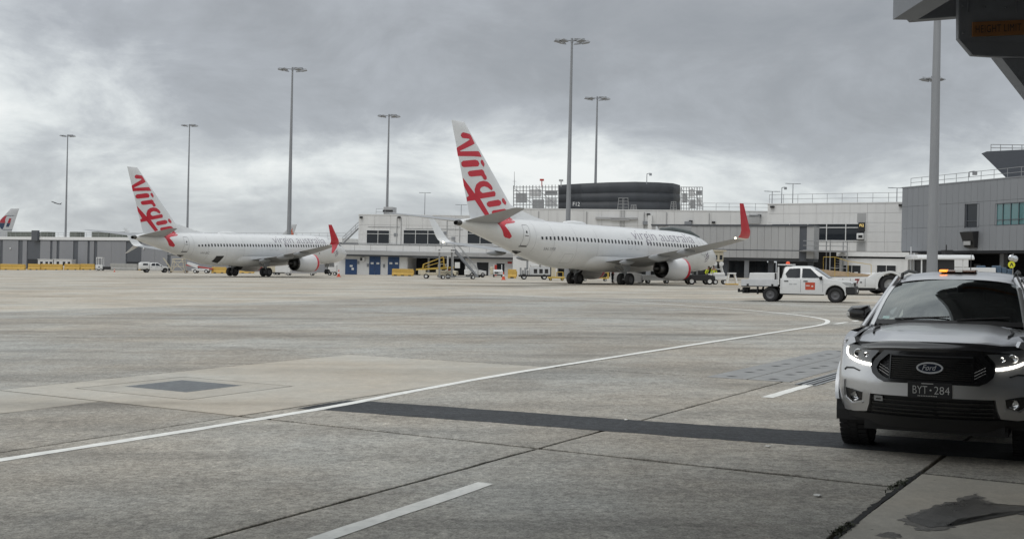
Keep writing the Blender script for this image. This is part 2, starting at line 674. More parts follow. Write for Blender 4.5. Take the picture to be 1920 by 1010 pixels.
b_edges = [-30.1, -25.8, -21.5, -17.2, -12.9, -8.6, -4.0, 0.0, 4.0, 8.0, 12.0, 16.0, 20.0, 24.0, 28.0]
a_edges = [-14.6, -7.3, 0.0, 7.3, 14.6, 21.9, 29.2, 36.5, 43.8]
PIT = (0.70, 2.64, -7.92, -5.62)
for i in range(len(a_edges) - 1):
    for j in range(len(b_edges) - 1):
        a0, a1, b0, b1 = a_edges[i], a_edges[i + 1], b_edges[j], b_edges[j + 1]
        if (a0, b0) == (0.0, -8.6):
            # pale slab with the grated pit let into it
            g = GAP
            pa0, pa1, pb0, pb1 = PIT
            o_ = [(a0 + g, b0 + g), (a1 - g, b0 + g), (a1 - g, b1 - g), (a0 + g, b1 - g)]
            i_ = [(pa0, pb0), (pa1, pb0), (pa1, pb1), (pa0, pb1)]
            mb = MB().loft([[ab(a, b, -.044) for a, b in o_], [ab(a, b) for a, b in o_], [ab(a, b) for a, b in i_], [ab(a, b, -.044) for a, b in i_]], False, False)
            tag(mb.build('concrete_slab', CONC_L, apron_o), label='pale concrete slab around the grated pit')
            g2 = .034
            gr = (1.26, 2.30, -7.56, -6.29)
            o_ = [(pa0 + g2, pb0 + g2), (pa1 - g2, pb0 + g2), (pa1 - g2, pb1 - g2), (pa0 + g2, pb1 - g2)]
            i_ = [(gr[0], gr[2]), (gr[1], gr[2]), (gr[1], gr[3]), (gr[0], gr[3])]
            MB().loft([[ab(a, b, -.044) for a, b in o_], [ab(a, b) for a, b in o_], [ab(a, b) for a, b in i_], [ab(a, b, -.044) for a, b in i_]], False, False).build('pit_surround', CONC_L, apron_o)
            # grate: bars both ways inside a frame
            gm = MB()
            for k in range(41):
                b = gr[2] + .02 + (gr[3] - gr[2] - .04) * k / 40
                gm.loft([[ab(gr[0] + .012, b - .006, zz), ab(gr[1] - .012, b - .006, zz), ab(gr[1] - .012, b + .006, zz), ab(gr[0] + .012, b + .006, zz)] for zz in (-.03, 0.002)])
            for k in range(33):
                a = gr[0] + .02 + (gr[1] - gr[0] - .04) * k / 32
                gm.loft([[ab(a - .006, gr[2] + .012, zz), ab(a + .006, gr[2] + .012, zz), ab(a + .006, gr[3] - .012, zz), ab(a - .006, gr[3] - .012, zz)] for zz in (-.034, -0.002)])
            tag(gm.build('pit_grate', GRATE, apron_o), kind='stuff')
            continue
        if (a0, b0) == (-7.3, -8.6):
            slab(a0, a1, b0, -6.4, CONC_L)
            slab(a0, a1, -6.4, b1)
            continue
        if a0 == -7.3 and b0 == 0.0:
            slab(a0, a1, b0, 3.34)
            slab(a0, .73, 3.34, 8.0, CONC_L)
            continue
        if a0 == -7.3 and b0 == 4.0:
            continue
        if a0 == 0.0 and b0 == 0.0:
            slab(a0, a1, b0, 3.34)
            continue
        if a0 == 0.0 and b0 == 4.0:
            slab(.73, a1, 3.34, b1)
            continue
        if a0 == -7.3 and b0 == 8.0:
            slab(a0, .73, b0, b1)
            continue
        if a0 == 0.0 and b0 == 8.0:
            slab(.73, a1, b0, b1)
            continue
        slab(a0, a1, b0, b1)

# painted lines, asphalt and covers lie as thin sheets on the slabs


def sheet(pts, name, m, z=.004, label=None, wav=0.0):
    """pts: list of (left, right) point pairs on the ground"""
    mb = MB()
    n = len(pts)
    vs = []
    for l, r in pts:
        vs += [Vector((l[0], l[1], gz(l[0]) + z)), Vector((r[0], r[1], gz(r[0]) + z))]
    mb.add(vs, [(2 * i, 2 * i + 1, 2 * i + 3, 2 * i + 2) for i in range(n - 1)])
    o = mb.build(name, m, None)
    tag(o, label, kind='structure')
    return o


def stripe(pts, w, name, label, jag=0.0, z=.004):
    out = []
    for i, p in enumerate(pts):
        a, b = Vector(pts[max(0, i - 1)]), Vector(pts[min(len(pts) - 1, i + 1)])
        d = (b - a).normalized()
        n = Vector((-d.y, d.x)) * w / 2
        q = Vector(p)
        out.append((q + n * (1 + rnd.uniform(-jag, jag)), q - n * (1 + rnd.uniform(-jag, jag))))
    return sheet(out, name, PAINT_W, z, label)


def smooth_line(pts, k=8):
    P_ = [Vector(p) for p in pts]
    out = []
    for i in range(len(P_) - 1):
        p0, p1, p2, p3 = P_[max(0, i - 1)], P_[i], P_[i + 1], P_[min(len(P_) - 1, i + 2)]
        for t in range(k):
            u = t / k
            out.append(0.5 * ((2 * p1) + (p2 - p0) * u + (2 * p0 - 5 * p1 + 4 * p2 - p3) * u * u + (3 * p1 - p0 - 3 * p2 + p3) * u ** 3))
    out.append(P_[-1])
    return out


stripe(smooth_line([(-9.2, 2.5), (-6.0, 7.4), (-4.48, 9.72), (-3.71, 10.90), (-2.74, 12.45), (-2.08, 13.62), (-0.45, 16.85), (1.4, 20.0), (4.03, 24.3), (8.1, 30.85), (9.3, 32.9), (9.88, 34.3),
                    (10.35, 36.3), (10.3, 39.1), (9.7, 42.3), (8.68, 45.7), (6.06, 51.7), (1.5, 60.5), (-4, 70)], 9), 0.15, 'road_marking',
       'long white road line curving back across the apron', 0.12)
stripe(smooth_line([(18.5, 44.5), (15.2, 47.6), (11.5, 51.2), (7.5, 55.2), (0, 63)], 5), 0.15, 'road_marking', 'faint white line beyond the curve by the white ute', 0.1)
for p, q in (((-1.62, 6.2), (-0.17, 8.80)), ((3.43, 14.63), (4.42, 16.2)), ((9.85, 33.4), (10.55, 34.5)), ((10.9, 35.0), (11.6, 36.1)), ((11.95, 36.6), (12.6, 37.6))):
    lab = {(-1.62, 6.2): 'broad white dash in the foreground', (3.43, 14.63): 'white dash beside the silver ute and slot drain'}.get(p, 'small white dash beyond the end of the curved line')
    stripe([Vector(p).lerp(Vector(q), k / 12) for k in range(13)], 0.155, 'road_marking', lab, 0.10)
# asphalt strip
up_e = [(-2.57, 13.32), (-2.08, 14.08), (-1.73, 13.98), (2.04, 12.13), (3.53, 11.56), (6.5, 10.2), (11, 8.0)]
lo_e = [(-2.55, 13.27), (-2.36, 13.20), (-2.15, 13.12), (1.88, 11.19), (3.24, 10.58), (6.0, 9.3), (10.6, 7.1)]
def rough(pts, k, jag):
    out = []
    for p, q in zip(pts[:-1], pts[1:]):
        for t in range(k):
            v = Vector(p).lerp(Vector(q), t / k)
            out.append((v.x + rnd.uniform(-jag, jag) * .5, v.y + rnd.uniform(-jag, jag)))
    return out + [pts[-1]]


up_e = [Vector(up_e[0]).lerp(Vector(up_e[1]), .4)[:], up_e[1]] + up_e[2:]
lo_e = lo_e[:1] + lo_e[1:]
sheet(list(zip(rough(up_e, 22, .02), rough(lo_e, 22, .02))), 'asphalt_strip', ASPH, .0022, 'dark asphalt repair strip crossing the concrete')
# steel covers in two rows beyond the dash, and the slot drain
for k in range(5):
    for r_ in range(2):
        a0 = 7.25 + k * 1.34
        b0 = -1.22 + r_ * .68
        mb = MB()
        mb.loft([[ab(a0 + i, b0 + i, z), ab(a0 + 1.31 - i, b0 + i, z), ab(a0 + 1.31 - i, b0 + .65 - i, z), ab(a0 + i, b0 + .65 - i, z)] for i, z in ((0, .0005), (.004, .008))], cap0=False)
        for q in (.25, 1.06):
            c = ab(a0 + q, b0 + .325, .008)
            mb.add([c + Vector((-.10, 0, .003)), c + Vector((0, -.05, .003)), c + Vector((.10, 0, .003)), c + Vector((0, .05, .003))], [(0, 1, 2, 3)], 1)
        mb.build('access_cover', [COVER, JOINT], apron_o)
dr = MB()
dr.loft([[ab(6.95, .28, z), ab(12.5, .28, z), ab(12.5, .60, z), ab(6.95, .60, z)] for z in (.0006, .003)], cap0=False, mi=1)
for b in (.30, .40, .48, .58):
    dr.loft([[ab(6.97, b - .02, z), ab(12.4, b - .02, z), ab(12.4, b + .02, z), ab(6.97, b + .02, z)] for z in (.003, .012)], cap0=False)
dr.build('drain_grate', [GRATE, JOINT], apron_o)

# damp stain on the corner slab
WET = ground_mat('damp_stain', (0.095, 0.092, 0.086), speck=0.25, blotch=0.25, stain=0.1, rough=0.42, wet=0.14)


def blob(pts, name, m, z, label, jag=0.03, dens=6):
    out = []
    P_ = smooth_line(pts + [pts[0]], dens)[:-1]
    vs = []
    for p in P_:
        x, y = p.x + rnd.uniform(-jag, jag), p.y + rnd.uniform(-jag, jag)
        vs.append((x, y, gz(x) + z))
    o = MB().add(vs, [tuple(range(len(vs)))]).build(name, m)
    return tag(o, label, kind='structure')


def gpts(px):
    return [tuple(gnd(*p)[:2]) for p in px]


DAMP = ground_mat('drying_stain', (0.185, 0.178, 0.165), speck=0.3, blotch=0.28, stain=0.2, rough=0.7)
main_ = [(1700, 972), (1740, 955), (1790, 942), (1830, 932), (1845, 941), (1880, 949), (1960, 953), (1960, 966), (1880, 962), (1850, 968), (1800, 975), (1775, 986), (1735, 987)]
cxm, cym = 1820, 960
blob(gpts([(cxm + (x - cxm) * 1.10, cym + (y - cym) * 1.22) for x, y in main_]), 'drying_patch', DAMP, .0025, 'half dry rim around the damp stain on the pale corner slab', .035, 10)
blob(gpts(main_), 'damp_patch', WET, .0042, 'dark damp stain on the pale corner slab', .022, 12)
blob(gpts([(1640, 1003), (1665, 997), (1690, 1004), (1670, 1008)]), 'drying_patch', DAMP, .0025, 'small damp spot at the corner slab edge', .02, 8)
# broken, dirt filled edge of the corner slab
for k, (a_, b_, lb) in enumerate((((1565, 1012), (1640, 950), 'broken black edge at the foot of the corner slab'), ((1640, 950), (1728, 885), 'broken black edge along the upper left of the corner slab'))):
    p, q = gnd(*a_)[:2], gnd(*b_)[:2]
    e1, e2 = [], []
    for t in lin(0, 1, 30):
        v = Vector(p).lerp(Vector(q), t)
        w_ = .010 + abs(rnd.gauss(0, .014)) * (1 if .3 < t < .9 else .5)
        e1.append((v.x - GB.x * w_ * 1.6, v.y - GB.y * w_ * 1.6))
        e2.append((v.x + GB.x * w_ * .7, v.y + GB.y * w_ * .7))
    sheet(list(zip(e1, e2)), 'joint_crack', JOINT, .0030, lb)
# weeds in the joint by the corner slab
LEAF = mat('weed_leaf', (0.050, 0.058, 0.030), 0.7, var=0.3, vscale=20)
wd = MB()
for (cx, cy), n in ((gnd(1690, 906)[:2], 90), (gnd(1674, 914)[:2], 60), (gnd(1583, 990)[:2], 80), (gnd(1571, 998)[:2], 50)):
    for k in range(n):
        t = rnd.gauss(0, .09)
        p = Vector((cx, cy)) + GA * t + GB * rnd.gauss(0, .022)
        h_ = rnd.uniform(.004, .022)
        d = Vector((rnd.uniform(-1, 1), rnd.uniform(-1, 1), 0)) * .022
        w = Vector((-d.y, d.x, 0)).normalized() * rnd.uniform(.004, .009)
        o = Vector((p.x, p.y, gz(p.x)))
        wd.add([o - w * .4, o + w * .4, o + d * .6 + w + Vector((0, 0, h_ * .8)), o + d + Vector((0, 0, h_)), o + d * .6 - w + Vector((0, 0, h_ * .8))], [(0, 1, 2, 3, 4)])
tag(wd.build('weeds', LEAF), 'low weeds growing in the joint by the corner slab', 'weeds', kind='stuff')
# bits of litter and chips
for px, py, s_ in ((1534, 930, .035), (1440, 838, .03), (1174, 788, .025)):
    p = gnd(px, py)
    mb = MB()
    pts = [(p.x + s_ * cos(a) * rnd.uniform(.5, 1.1), p.y + s_ * sin(a) * rnd.uniform(.5, 1.1)) for a in lin(0, 5.5, 7)]
    mb.loft([[Vector((x, y, gz(x) + z + rnd.uniform(0, .006))) for x, y in pts] for z in (.005, .012)])
    tag(mb.build('paper_scrap', PAINT_W), {1534: 'white paper scrap lying on the concrete left of the corner slab', 1440: 'white scrap lying just below the asphalt strip',
        1174: 'tiny white scrap lying on the asphalt strip edge'}[px], 'litter')

# ================================================================== AIRLINERS
ACW = mat('aircraft_white', (0.74, 0.75, 0.75), 0.32, var=0.04, vscale=0.55, coat=0.35, dirt=0.10)
ACB = mat('aircraft_belly_grey', (0.58, 0.59, 0.60), 0.4, var=0.05, vscale=0.8)
ACG = mat('wing_grey', (0.31, 0.32, 0.33), 0.42, var=0.06, vscale=1.2)
ACD = mat('wing_dark', (0.12, 0.125, 0.135), 0.5, var=0.15, vscale=2)
RED = mat('livery_red', (0.56, 0.014, 0.035), 0.35, var=0.04, coat=0.3)
VIO = mat('lettering_grey_violet', (0.25, 0.23, 0.275), 0.45)
TITAN = mat('exhaust_metal', (0.10, 0.098, 0.095), 0.38, 0.8, var=0.2)
NAC = mat('nacelle_white', (0.68, 0.68, 0.68), 0.3, var=0.05, vscale=1, coat=0.3)
CHROME = mat('polished_lip', (0.75, 0.76, 0.77), 0.18, 1.0)
TYRE = mat('tyre_rubber', (0.018, 0.018, 0.019), 0.8, var=0.2, vscale=8)
HUB = mat('wheel_hub', (0.10, 0.10, 0.105), 0.5, 0.3)
GEAR = mat('gear_grey', (0.30, 0.31, 0.32), 0.5, 0.3, var=0.15)
GLASSD = mat('dark_glass', (0.018, 0.021, 0.025), 0.08, ior=1.5)
SEAM = mat('panel_seam', (0.22, 0.22, 0.23), 0.6)
SEAML = mat('pale_seam', (0.46, 0.465, 0.47), 0.5)
BLACK = mat('black_plastic', (0.016, 0.016, 0.017), 0.5, var=0.15)
LAMP_W = mat('lit_wing_lamp', (0.9, 0.85, 0.7), 0.4, emit=(1.0, 0.86, 0.55), estr=9.0)

ST = [(0, 2.95, 2.75, .05), (.3, 3.25, 2.35, .5), (.8, 3.55, 2.05, .86), (1.5, 3.98, 1.8, 1.2), (2.2, 4.42, 1.65, 1.42), (3, 4.78, 1.55, 1.6), (4, 5.04, 1.46, 1.75),
      (5.5, 5.25, 1.4, 1.86), (7, 5.36, 1.4, 1.88), (9.5, 5.41, 1.4, 1.88), (25, 5.41, 1.4, 1.88), (27, 5.41, 1.55, 1.87), (29, 5.41, 1.95, 1.8), (31, 5.40, 2.5, 1.65), (33, 5.37, 3.1, 1.42),
      (35, 5.3, 3.68, 1.08), (36.5, 5.2, 4.1, .78), (37.4, 5.1, 4.38, .55), (38, 5.0, 4.55, .36)]
_sx = [s[0] for s in ST]


def _tab(i):
    xs, ys = _sx, [s[i] for s in ST]
    n = len(xs)
    d = [(ys[k + 1] - ys[k]) / (xs[k + 1] - xs[k]) for k in range(n - 1)]
    m = [d[0]] + [0 if d[k - 1] * d[k] <= 0 else 2 * d[k - 1] * d[k] / (d[k - 1] + d[k]) for k in range(1, n - 1)] + [d[-1]]

    def fn(x):
        x = min(max(x, xs[0]), xs[-1])
        k = min(n - 2, max(0, int(np.searchsorted(xs, x)) - 1))
        h = xs[k + 1] - xs[k]
        t = (x - xs[k]) / h
        return ((2 * t ** 3 - 3 * t * t + 1) * ys[k] + (t ** 3 - 2 * t * t + t) * h * m[k] + (-2 * t ** 3 + 3 * t * t) * ys[k + 1] + (t ** 3 - t * t) * h * m[k + 1])
    return fn


f_top, f_bot, f_wid = _tab(1), _tab(2), _tab(3)


def fus_y(x, z):
    t, b, w = f_top(x), f_bot(x), f_wid(x)
    k = (z - (t + b) / 2) / ((t - b) / 2)
    return w * sqrt(max(0.0, 1 - k * k))


def fus_pt(x, z, off, side=1):
    t, b, w = f_top(x), f_bot(x), f_wid(x)
    zc, hh = (t + b) / 2, (t - b) / 2
    k = max(-1, min(1, (z - zc) / hh))
    y = w * sqrt(max(0.0, 1 - k * k))
    n = Vector((0, y / (w * w), (z - zc) / (hh * hh)))
    n = n.normalized() if n.length > 1e-9 else Vector((0, 0, 1))
    return Vector((x, side * (y + n.y * off), z + n.z * off))


FIN_LE = [(5.0, 30.2), (6.38, 31.6), (6.57, 32.04), (12.68, 37.60)]
FIN_TE = [(5.0, 36.72), (5.22, 36.79), (12.71, 39.05)]


def fin_edges(z):
    return (interp(z, [p[0] for p in FIN_LE], [p[1] for p in FIN_LE]), interp(z, [p[0] for p in FIN_TE], [p[1] for p in FIN_TE]))


def foil(t):
    """half thickness of a symmetrical section at chord fraction t"""
    t = min(max(t, 0), 1)
    return 5 * (0.2969 * sqrt(t) - 0.1260 * t - 0.3516 * t * t + 0.2843 * t ** 3 - 0.1015 * t ** 4)


def fin_pt(x, z, off):
    le, te = fin_edges(z)
    c = te - le
    y = foil((x - le) / c) * c * 0.10
    return Vector((x, y + off, z))


def tail_pt(x, z, off):
    le, te = fin_edges(z)
    yf = fin_pt(x, z, 0).y if le <= x <= te and z > 4.9 else -1
    zt = f_top(x)
    yb = fus_y(x, z) if z < zt - .01 else 0
    if z > zt + .06 or yf > yb:
        return fin_pt(x, z, off) if yf > 0 else Vector((x, off, z))
    return fus_pt(x, z, off)


SECT = [1, .94, .85, .7, .5, .32, .16, .06, .015, 0]


def section(xle, chord, y, z, th, n=None, tilt=0.0):
    """a closed aerofoil ring lying along x, thickness along z (or y when tilt is 90)"""
    ring = []
    for t in SECT:
        ring.append((t, foil(t) * th))
    for t in SECT[-2:0:-1]:
        ring.append((t, -foil(t) * th * 0.75))
    out = []
    for t, h in ring:
        o = h * chord
        out.append(Vector((xle + t * chord, y - o * sin(tilt), z + o * cos(tilt))))
    return out


LIV = dict(
    V=[(38.02, 11.57), (37.97, 11.73), (37.8, 11.82), (37.05, 11.77), (36.93, 11.67), (36.52, 11.12), (36.76, 11.01), (38.08, 10.41), (38.09, 10.31), (36.08, 10.51), (35.95, 10.44), (35.72, 10.13),
       (36.59, 10.12), (38.26, 9.98), (38.40, 10.54), (38.30, 10.62), (37.03, 11.36), (37.18, 11.45), (37.86, 11.43)],
    i=[(37.88, 9.46), (37.71, 9.6), (36.43, 9.79), (36.14, 9.74), (36.0, 9.53), (36.13, 9.36), (37.64, 9.17), (37.83, 9.26)],
    d=[(35.81, 9.77), (35.7, 9.87), (35.55, 9.82), (35.40, 9.56), (35.46, 9.37), (35.57, 9.44), (35.77, 9.62)],
    r=[(37.18, 8.75), (37.02, 8.86), (35.67, 9.09), (35.49, 8.99), (35.37, 8.75), (35.17, 8.58), (35.15, 8.43), (35.28, 8.34), (35.47, 8.38), (35.58, 8.55), (35.77, 8.64), (36.83, 8.49), (37.05, 8.53)],
    slash=[(37.68, 8.29), (37.55, 8.15), (36.38, 7.1), (35.77, 6.7), (34.8, 5.61), (35.21, 5.5), (36.32, 6.64), (36.96, 6.95), (37.53, 7.72)],
    bar=[(37.20, 6.78), (36.88, 6.95), (36.34, 7.07), (34.25, 7.46), (34.11, 7.33), (34.16, 7.11), (36.32, 6.72), (36.4, 6.66), (37.14, 6.52)],
    bowl=[(36.34, 7.07), (36.39, 7.5), (36.24, 7.87), (35.93, 8.09), (35.49, 8.2), (35.01, 8.15), (34.63, 7.93), (34.45, 7.7), (34.54, 7.56), (34.71, 7.62), (34.99, 7.77), (35.4, 7.83), (35.72, 7.73),
          (35.89, 7.54), (35.83, 7.35), (35.54, 7.23)],
    i2=[(35.07, 6.44), (34.88, 6.59), (33.77, 6.8), (33.48, 6.71), (33.43, 6.54), (33.64, 6.39), (34.78, 6.2), (34.99, 6.28)],
    d2=[(33.28, 6.83), (33.2, 6.98), (33.03, 6.93), (32.77, 6.67), (32.85, 6.5), (33.02, 6.54), (33.23, 6.7)],
    nstem=[(34.48, 5.79), (34.36, 5.89), (33.04, 6.1), (32.75, 6.03), (32.44, 5.71), (32.52, 5.48), (32.95, 5.76), (34.39, 5.59)],
    nlow=[(32.75, 5.47), (32.41, 5.57), (32.38, 5.30), (32.48, 5.12), (32.71, 5.03), (33.72, 4.89), (34.02, 4.71), (33.25, 3.86), (33.33, 3.72), (33.79, 3.81), (34.0, 3.94), (34.62, 4.86), (34.23, 5.08), (33.33, 5.21), (32.93, 5.27)])


def grow2(poly, w):
    """the outline moved outwards by w"""
    n = len(poly)
    ar = sum(poly[i][0] * poly[(i + 1) % n][1] - poly[(i + 1) % n][0] * poly[i][1] for i in range(n))
    sg_ = 1 if ar > 0 else -1
    out = []
    for i in range(n):
        a, b, c_ = Vector(poly[i - 1]), Vector(poly[i]), Vector(poly[(i + 1) % n])
        n1 = Vector(((b - a).y, -(b - a).x)).normalized()
        n2 = Vector(((c_ - b).y, -(c_ - b).x)).normalized()
        m = (n1 + n2)
        m = m.normalized() if m.length > .2 else n1
        out.append(tuple(b + m * (w * sg_)))
    return out


def wheel(parent, x, y, r, w, name='wheel', tm=None, hm=None, n=24):
    mb = MB()
    h = w / 2
    mb.lathe([(-h * .7, r * .55), (-h, r * .72), (-h * .95, r * .88), (-h * .6, r * .985), (0, r), (h * .6, r * .985), (h * .95, r * .88), (h, r * .72), (h * .7, r * .55)], (0, 0, 0), 'y', n)
    mb.lathe([(-h * .7, .01), (-h * .45, r * .2), (-h * .5, r * .5), (-h * .7, r * .56)], (0, 0, 0), 'y', n, 1)
    mb.lathe([(h * .7, .01), (h * .45, r * .2), (h * .5, r * .5), (h * .7, r * .56)], (0, 0, 0), 'y', n, 1)
    o = mb.build(name, [tm or TYRE, hm or HUB], parent, smooth=50)
    o.location = (x, y, r)
    return o


def build_airliner(root, new_gen=False, reg='VH-YFR', livery=True):
    # fuselage
    mb = MB()
    xs = sorted(set([0, .05, .12, .2, .3, .45, .6, .8, 1.05, 1.3, 1.6, 1.9, 2.2, 2.6, 3, 3.5, 4, 4.7, 5.5] + lin(6.5, 25, 20) + lin(25.5, 38, 32)))
    nr = 48
    rings = []
    for x in xs:
        t, b, w = f_top(x), f_bot(x), f_wid(x)
        rings.append([Vector((x, w * sin(2 * pi * j / nr), (t + b) / 2 + (t - b) / 2 * cos(2 * pi * j / nr))) for j in range(nr)])
    mb.loft(rings, True, False)
    fus = mb.build('fuselage', ACW, root, smooth=60)
    # tail cone with the open exhaust
    mb = MB()
    mb.loft([[Vector((38.0 + a, r * .36 * sin(2 * pi * j / 20), 4.775 + .225 * r * cos(2 * pi * j / 20) - a * .05)) for j in range(20)] for a, r in ((0, 1.0), (.32, .82), (.34, .74), (.10, .70))], False, True)
    mb.build('exhaust_cone', TITAN, root, smooth=40)
    # belly fairing
    mb = MB()
    rings = []
    for i, x in enumerate(lin(11.6, 23.6, 25)):
        k = sin(pi * min(1, max(0, (x - 11.6) / 12.0))) ** .55
        ring = []
        for j in range(25):
            a = pi * j / 24 - pi / 2
            ring.append(Vector((x, (1.35 + .72 * k) * sin(a), 2.55 - (1.06 + .30 * k) * max(0, cos(a)) ** .8)))
        rings.append(ring)
    mb.loft(rings, False, False, closed=False)
    mb.build('belly_fairing', ACW, root, smooth=60)
    # wings
    for sd in (1, -1):
        W = [(1.2, 13.25, 7.95, 2.02, .125), (3.2, 14.35, 6.85, 2.23, .12), (5.8, 15.95, 5.15, 2.52, .115), (9.5, 18.05, 3.95, 2.98, .11), (13.3, 20.2, 2.72, 3.48, .105), (16.15, 21.82, 1.80, 3.88, .10)]
        mb = MB()
        mb.loft([section(x, c, sd * y, z, th) for y, x, c, z, th in W])
        wing = mb.build('wing', ACG, root, smooth=45)
        # winglet: blends up from the tip
        zt = 6.25 if new_gen else 6.55
        WL = [(16.15, 21.82, 1.80, 3.88, 0), (16.45, 22.05, 1.66, 3.97, 25), (16.70, 22.28, 1.52, 4.18, 55), (16.85, 22.52, 1.40, 4.5, 78), (17.18, 24.2, .60, zt, 82)]
        mb = MB()
        mb.loft([section(x, c, sd * y, z, .09, tilt=sd * R(t)) for y, x, c, z, t in WL])
        if new_gen:
            mb.loft([section(x, c, sd * y, z, .08, tilt=-sd * R(t)) for y, x, c, z, t in ((16.6, 22.3, 1.25, 4.06, 60), (16.95, 23.0, .85, 3.58, 65), (17.3, 24.1, .3, 2.95, 65))])
        wl = mb.build('winglet', [ACW, RED], wing, smooth=45)
        for p in wl.data.polygons:
            p.material_index = 1 if p.normal.y * sd > -.15 and (p.center.z > 4.02 or (new_gen and p.center.z < 3.98 and p.center.y * sd > 16.55)) else 0
        # trailing flap edge left dark underneath, flap track fairings
        for y0, L_, r_ in ((3.9, 2.3, .26), (7.4, 3.3, .33), (10.6, 2.9, .28)):
            te = interp(y0, [w[0] for w in W], [w[1] + w[2] for w in W])
            zz = interp(y0, [w[0] for w in W], [w[3] for w in W])
            mb = MB()
            mb.loft([[Vector((te - L_ * .62 + L_ * t, sd * y0 + r_ * .55 * q * sin(2 * pi * j / 16), zz - .20 - .10 * t + r_ * q * cos(2 * pi * j / 16)))
                      for j in range(16)] for t, q in ((0, .05), (.08, .5), (.25, .85), (.5, 1), (.75, .8), (.93, .4), (1, .06))])
            mb.build('flap_fairing', ACG, wing, smooth=60)
        # lit lamp at the tip
        if not new_gen:
            lm = MB()
            lm.lathe([(-.07, .005), (-.05, .05), (0, .07), (.05, .05), (.07, .005)], (23.58, sd * 16.15, 3.92), 'x', 10)
            lm.build('tip_lamp', LAMP_W, wing, smooth=60)
        # engine
        ey, ez = 4.83, (1.58 if not new_gen else 1.66)
        rs = 1.0 if not new_gen else 1.13
        ex = 13.4 if not new_gen else 12.7
        ln = 3.55 if not new_gen else 3.75
        n = 36
        mb = MB()
        prof = [(.55, .80), (.12, .80), (0, .90), (.05, .96)]
        mb.lathe([(ex + a, r * rs) for a, r in prof], (0, sd * ey, ez), 'x', n, 1)
        prof = [(.05, .96), (.14, .995)]
        mb.lathe([(ex + a, r * rs) for a, r in prof], (0, sd * ey, ez), 'x', n, 0)
        mb.lathe([(ex + a, r * rs) for a, r in ((.14, .995), (.62, 1.055))], (0, sd * ey, ez), 'x', n, 2)
        mb.lathe([(ex + a, r * rs) for a, r in ((.62, 1.055), (.9, 1.07), (1.5, 1.07), (2.3, 1.03), (3.0, .95), (ln, .85))], (0, sd * ey, ez), 'x', n, 0)
        eng = mb.build('engine', [NAC, CHROME, RED], root, smooth=50)
        mb = MB()
        mb.lathe([(ex + .5, .80 * rs), (ex + .56, .05)], (0, sd * ey, ez), 'x', n)
        mb.build('fan', ACD, eng, smooth=40)
        mb = MB()
        if new_gen:
            # serrated rear edge of the cowl
            rings = []
            for k, (a, r) in enumerate(((ln - .02, .853), (ln + .34, .80))):
                ring = []
                for j in range(72):
                    t = 2 * pi * j / 72
                    aa = a - (.30 if k == 1 and j % 4 == 2 else .15 if k == 1 and j % 2 == 1 else 0)
                    ring.append(Vector((ex + aa, sd * ey + r * rs * sin(t), ez + r * rs * cos(t))))
                rings.append(ring)
            mb.loft(rings, False, False)
        mb.lathe([(ex + ln - .25, .845 * rs), (ex + ln, .835 * rs), (ex + ln - .02, .80 * rs), (ex + ln - .5, .74 * rs), (ex + ln - .5, .56 * rs), (ex + ln + .35, .47 * rs), (ex + ln + .62, .40 * rs), (ex + ln + .60, .36 * rs),
                  (ex + ln + .1, .34 * rs), (ex + ln + .3, .30 * rs), (ex + ln + 1.15, .04)], (0, sd * ey, ez), 'x', 72)
        mb.build('exhaust_nozzle', TITAN, eng, smooth=40)
        mb = MB()
        mb.loft([[Vector((x0, sd * ey - w, z0)), Vector((x0, sd * ey + w, z0)), Vector((x1, sd * ey + w, z1)), Vector((x1, sd * ey - w, z1))] for x0, x1, w, z0, z1 in
                 ((ex + 1.2, ex + 1.3, .04, ez + .9, ez + 1.08 * rs), (ex + 2.2, ex + 2.0, .16, ez + .7, ez + 1.22 * rs), (ex + 4.2, ex + 4.6, .16, ez + .55, ez + 1.05), (ex + 5.8, ex + 5.6, .05, ez + .65, ez + .95))])
        mb.build('pylon', ACG, eng, smooth=40)
        # tailplane
        mb = MB()
        mb.loft([section(x, c, sd * y, z, th) for y, x, c, z, th in ((.45, 33.9, 4.05, 4.92, .10), (1.0, 34.25, 3.75, 4.98, .10), (6.7, 38.0, 1.35, 5.62, .09), (7.05, 38.4, .95, 5.66, .07))])
        mb.build('tailplane', ACG, root, smooth=45)
        # main gear
        g = MB()
        g.tube((19.6, sd * 2.86, .5), (19.5, sd * 2.75, 2.3), .13, .16, 10)
        g.tube((19.6, sd * 2.86, 1.0), (19.5, sd * 1.2, 1.9), .07, .07, 8)
        g.tube((19.6, sd * 2.86, .9), (20.4, sd * 2.8, 2.1), .05, .05, 8)
        g.tube((19.6, sd * 2.36, .56), (19.6, sd * 3.36, .56), .09, .09, 10)
        g.box(19.2, 20.1, sd * 3.05 - .03, sd * 3.05 + .03, 1.25, 2.35)
        gear = g.build('main_gear', GEAR, root, smooth=40)
        for dy in (-.43, .43):
            wheel(gear, 19.6, sd * (2.86 + dy), .565, .42)
    g = MB()
    g.tube((4.0, 0, .34), (3.9, 0, 1.7), .08, .11, 10)
    g.tube((4.0, -.32, .34), (4.0, .32, .34), .06, .06, 8)
    g.tube((4.0, 0, 1.0), (4.9, 0, 1.7), .05, .05, 8)
    g.box(3.0, 4.0, .42, .46, 1.0, 1.55)
    g.box(3.0, 4.0, -.46, -.42, 1.0, 1.55)
    ng = g.build('nose_gear', GEAR, root, smooth=40)
    for dy in (-.2, .2):
        wheel(ng, 4.0, dy, .345, .2)
    # fin with its dorsal fillet
    mb = MB()
    rings = []
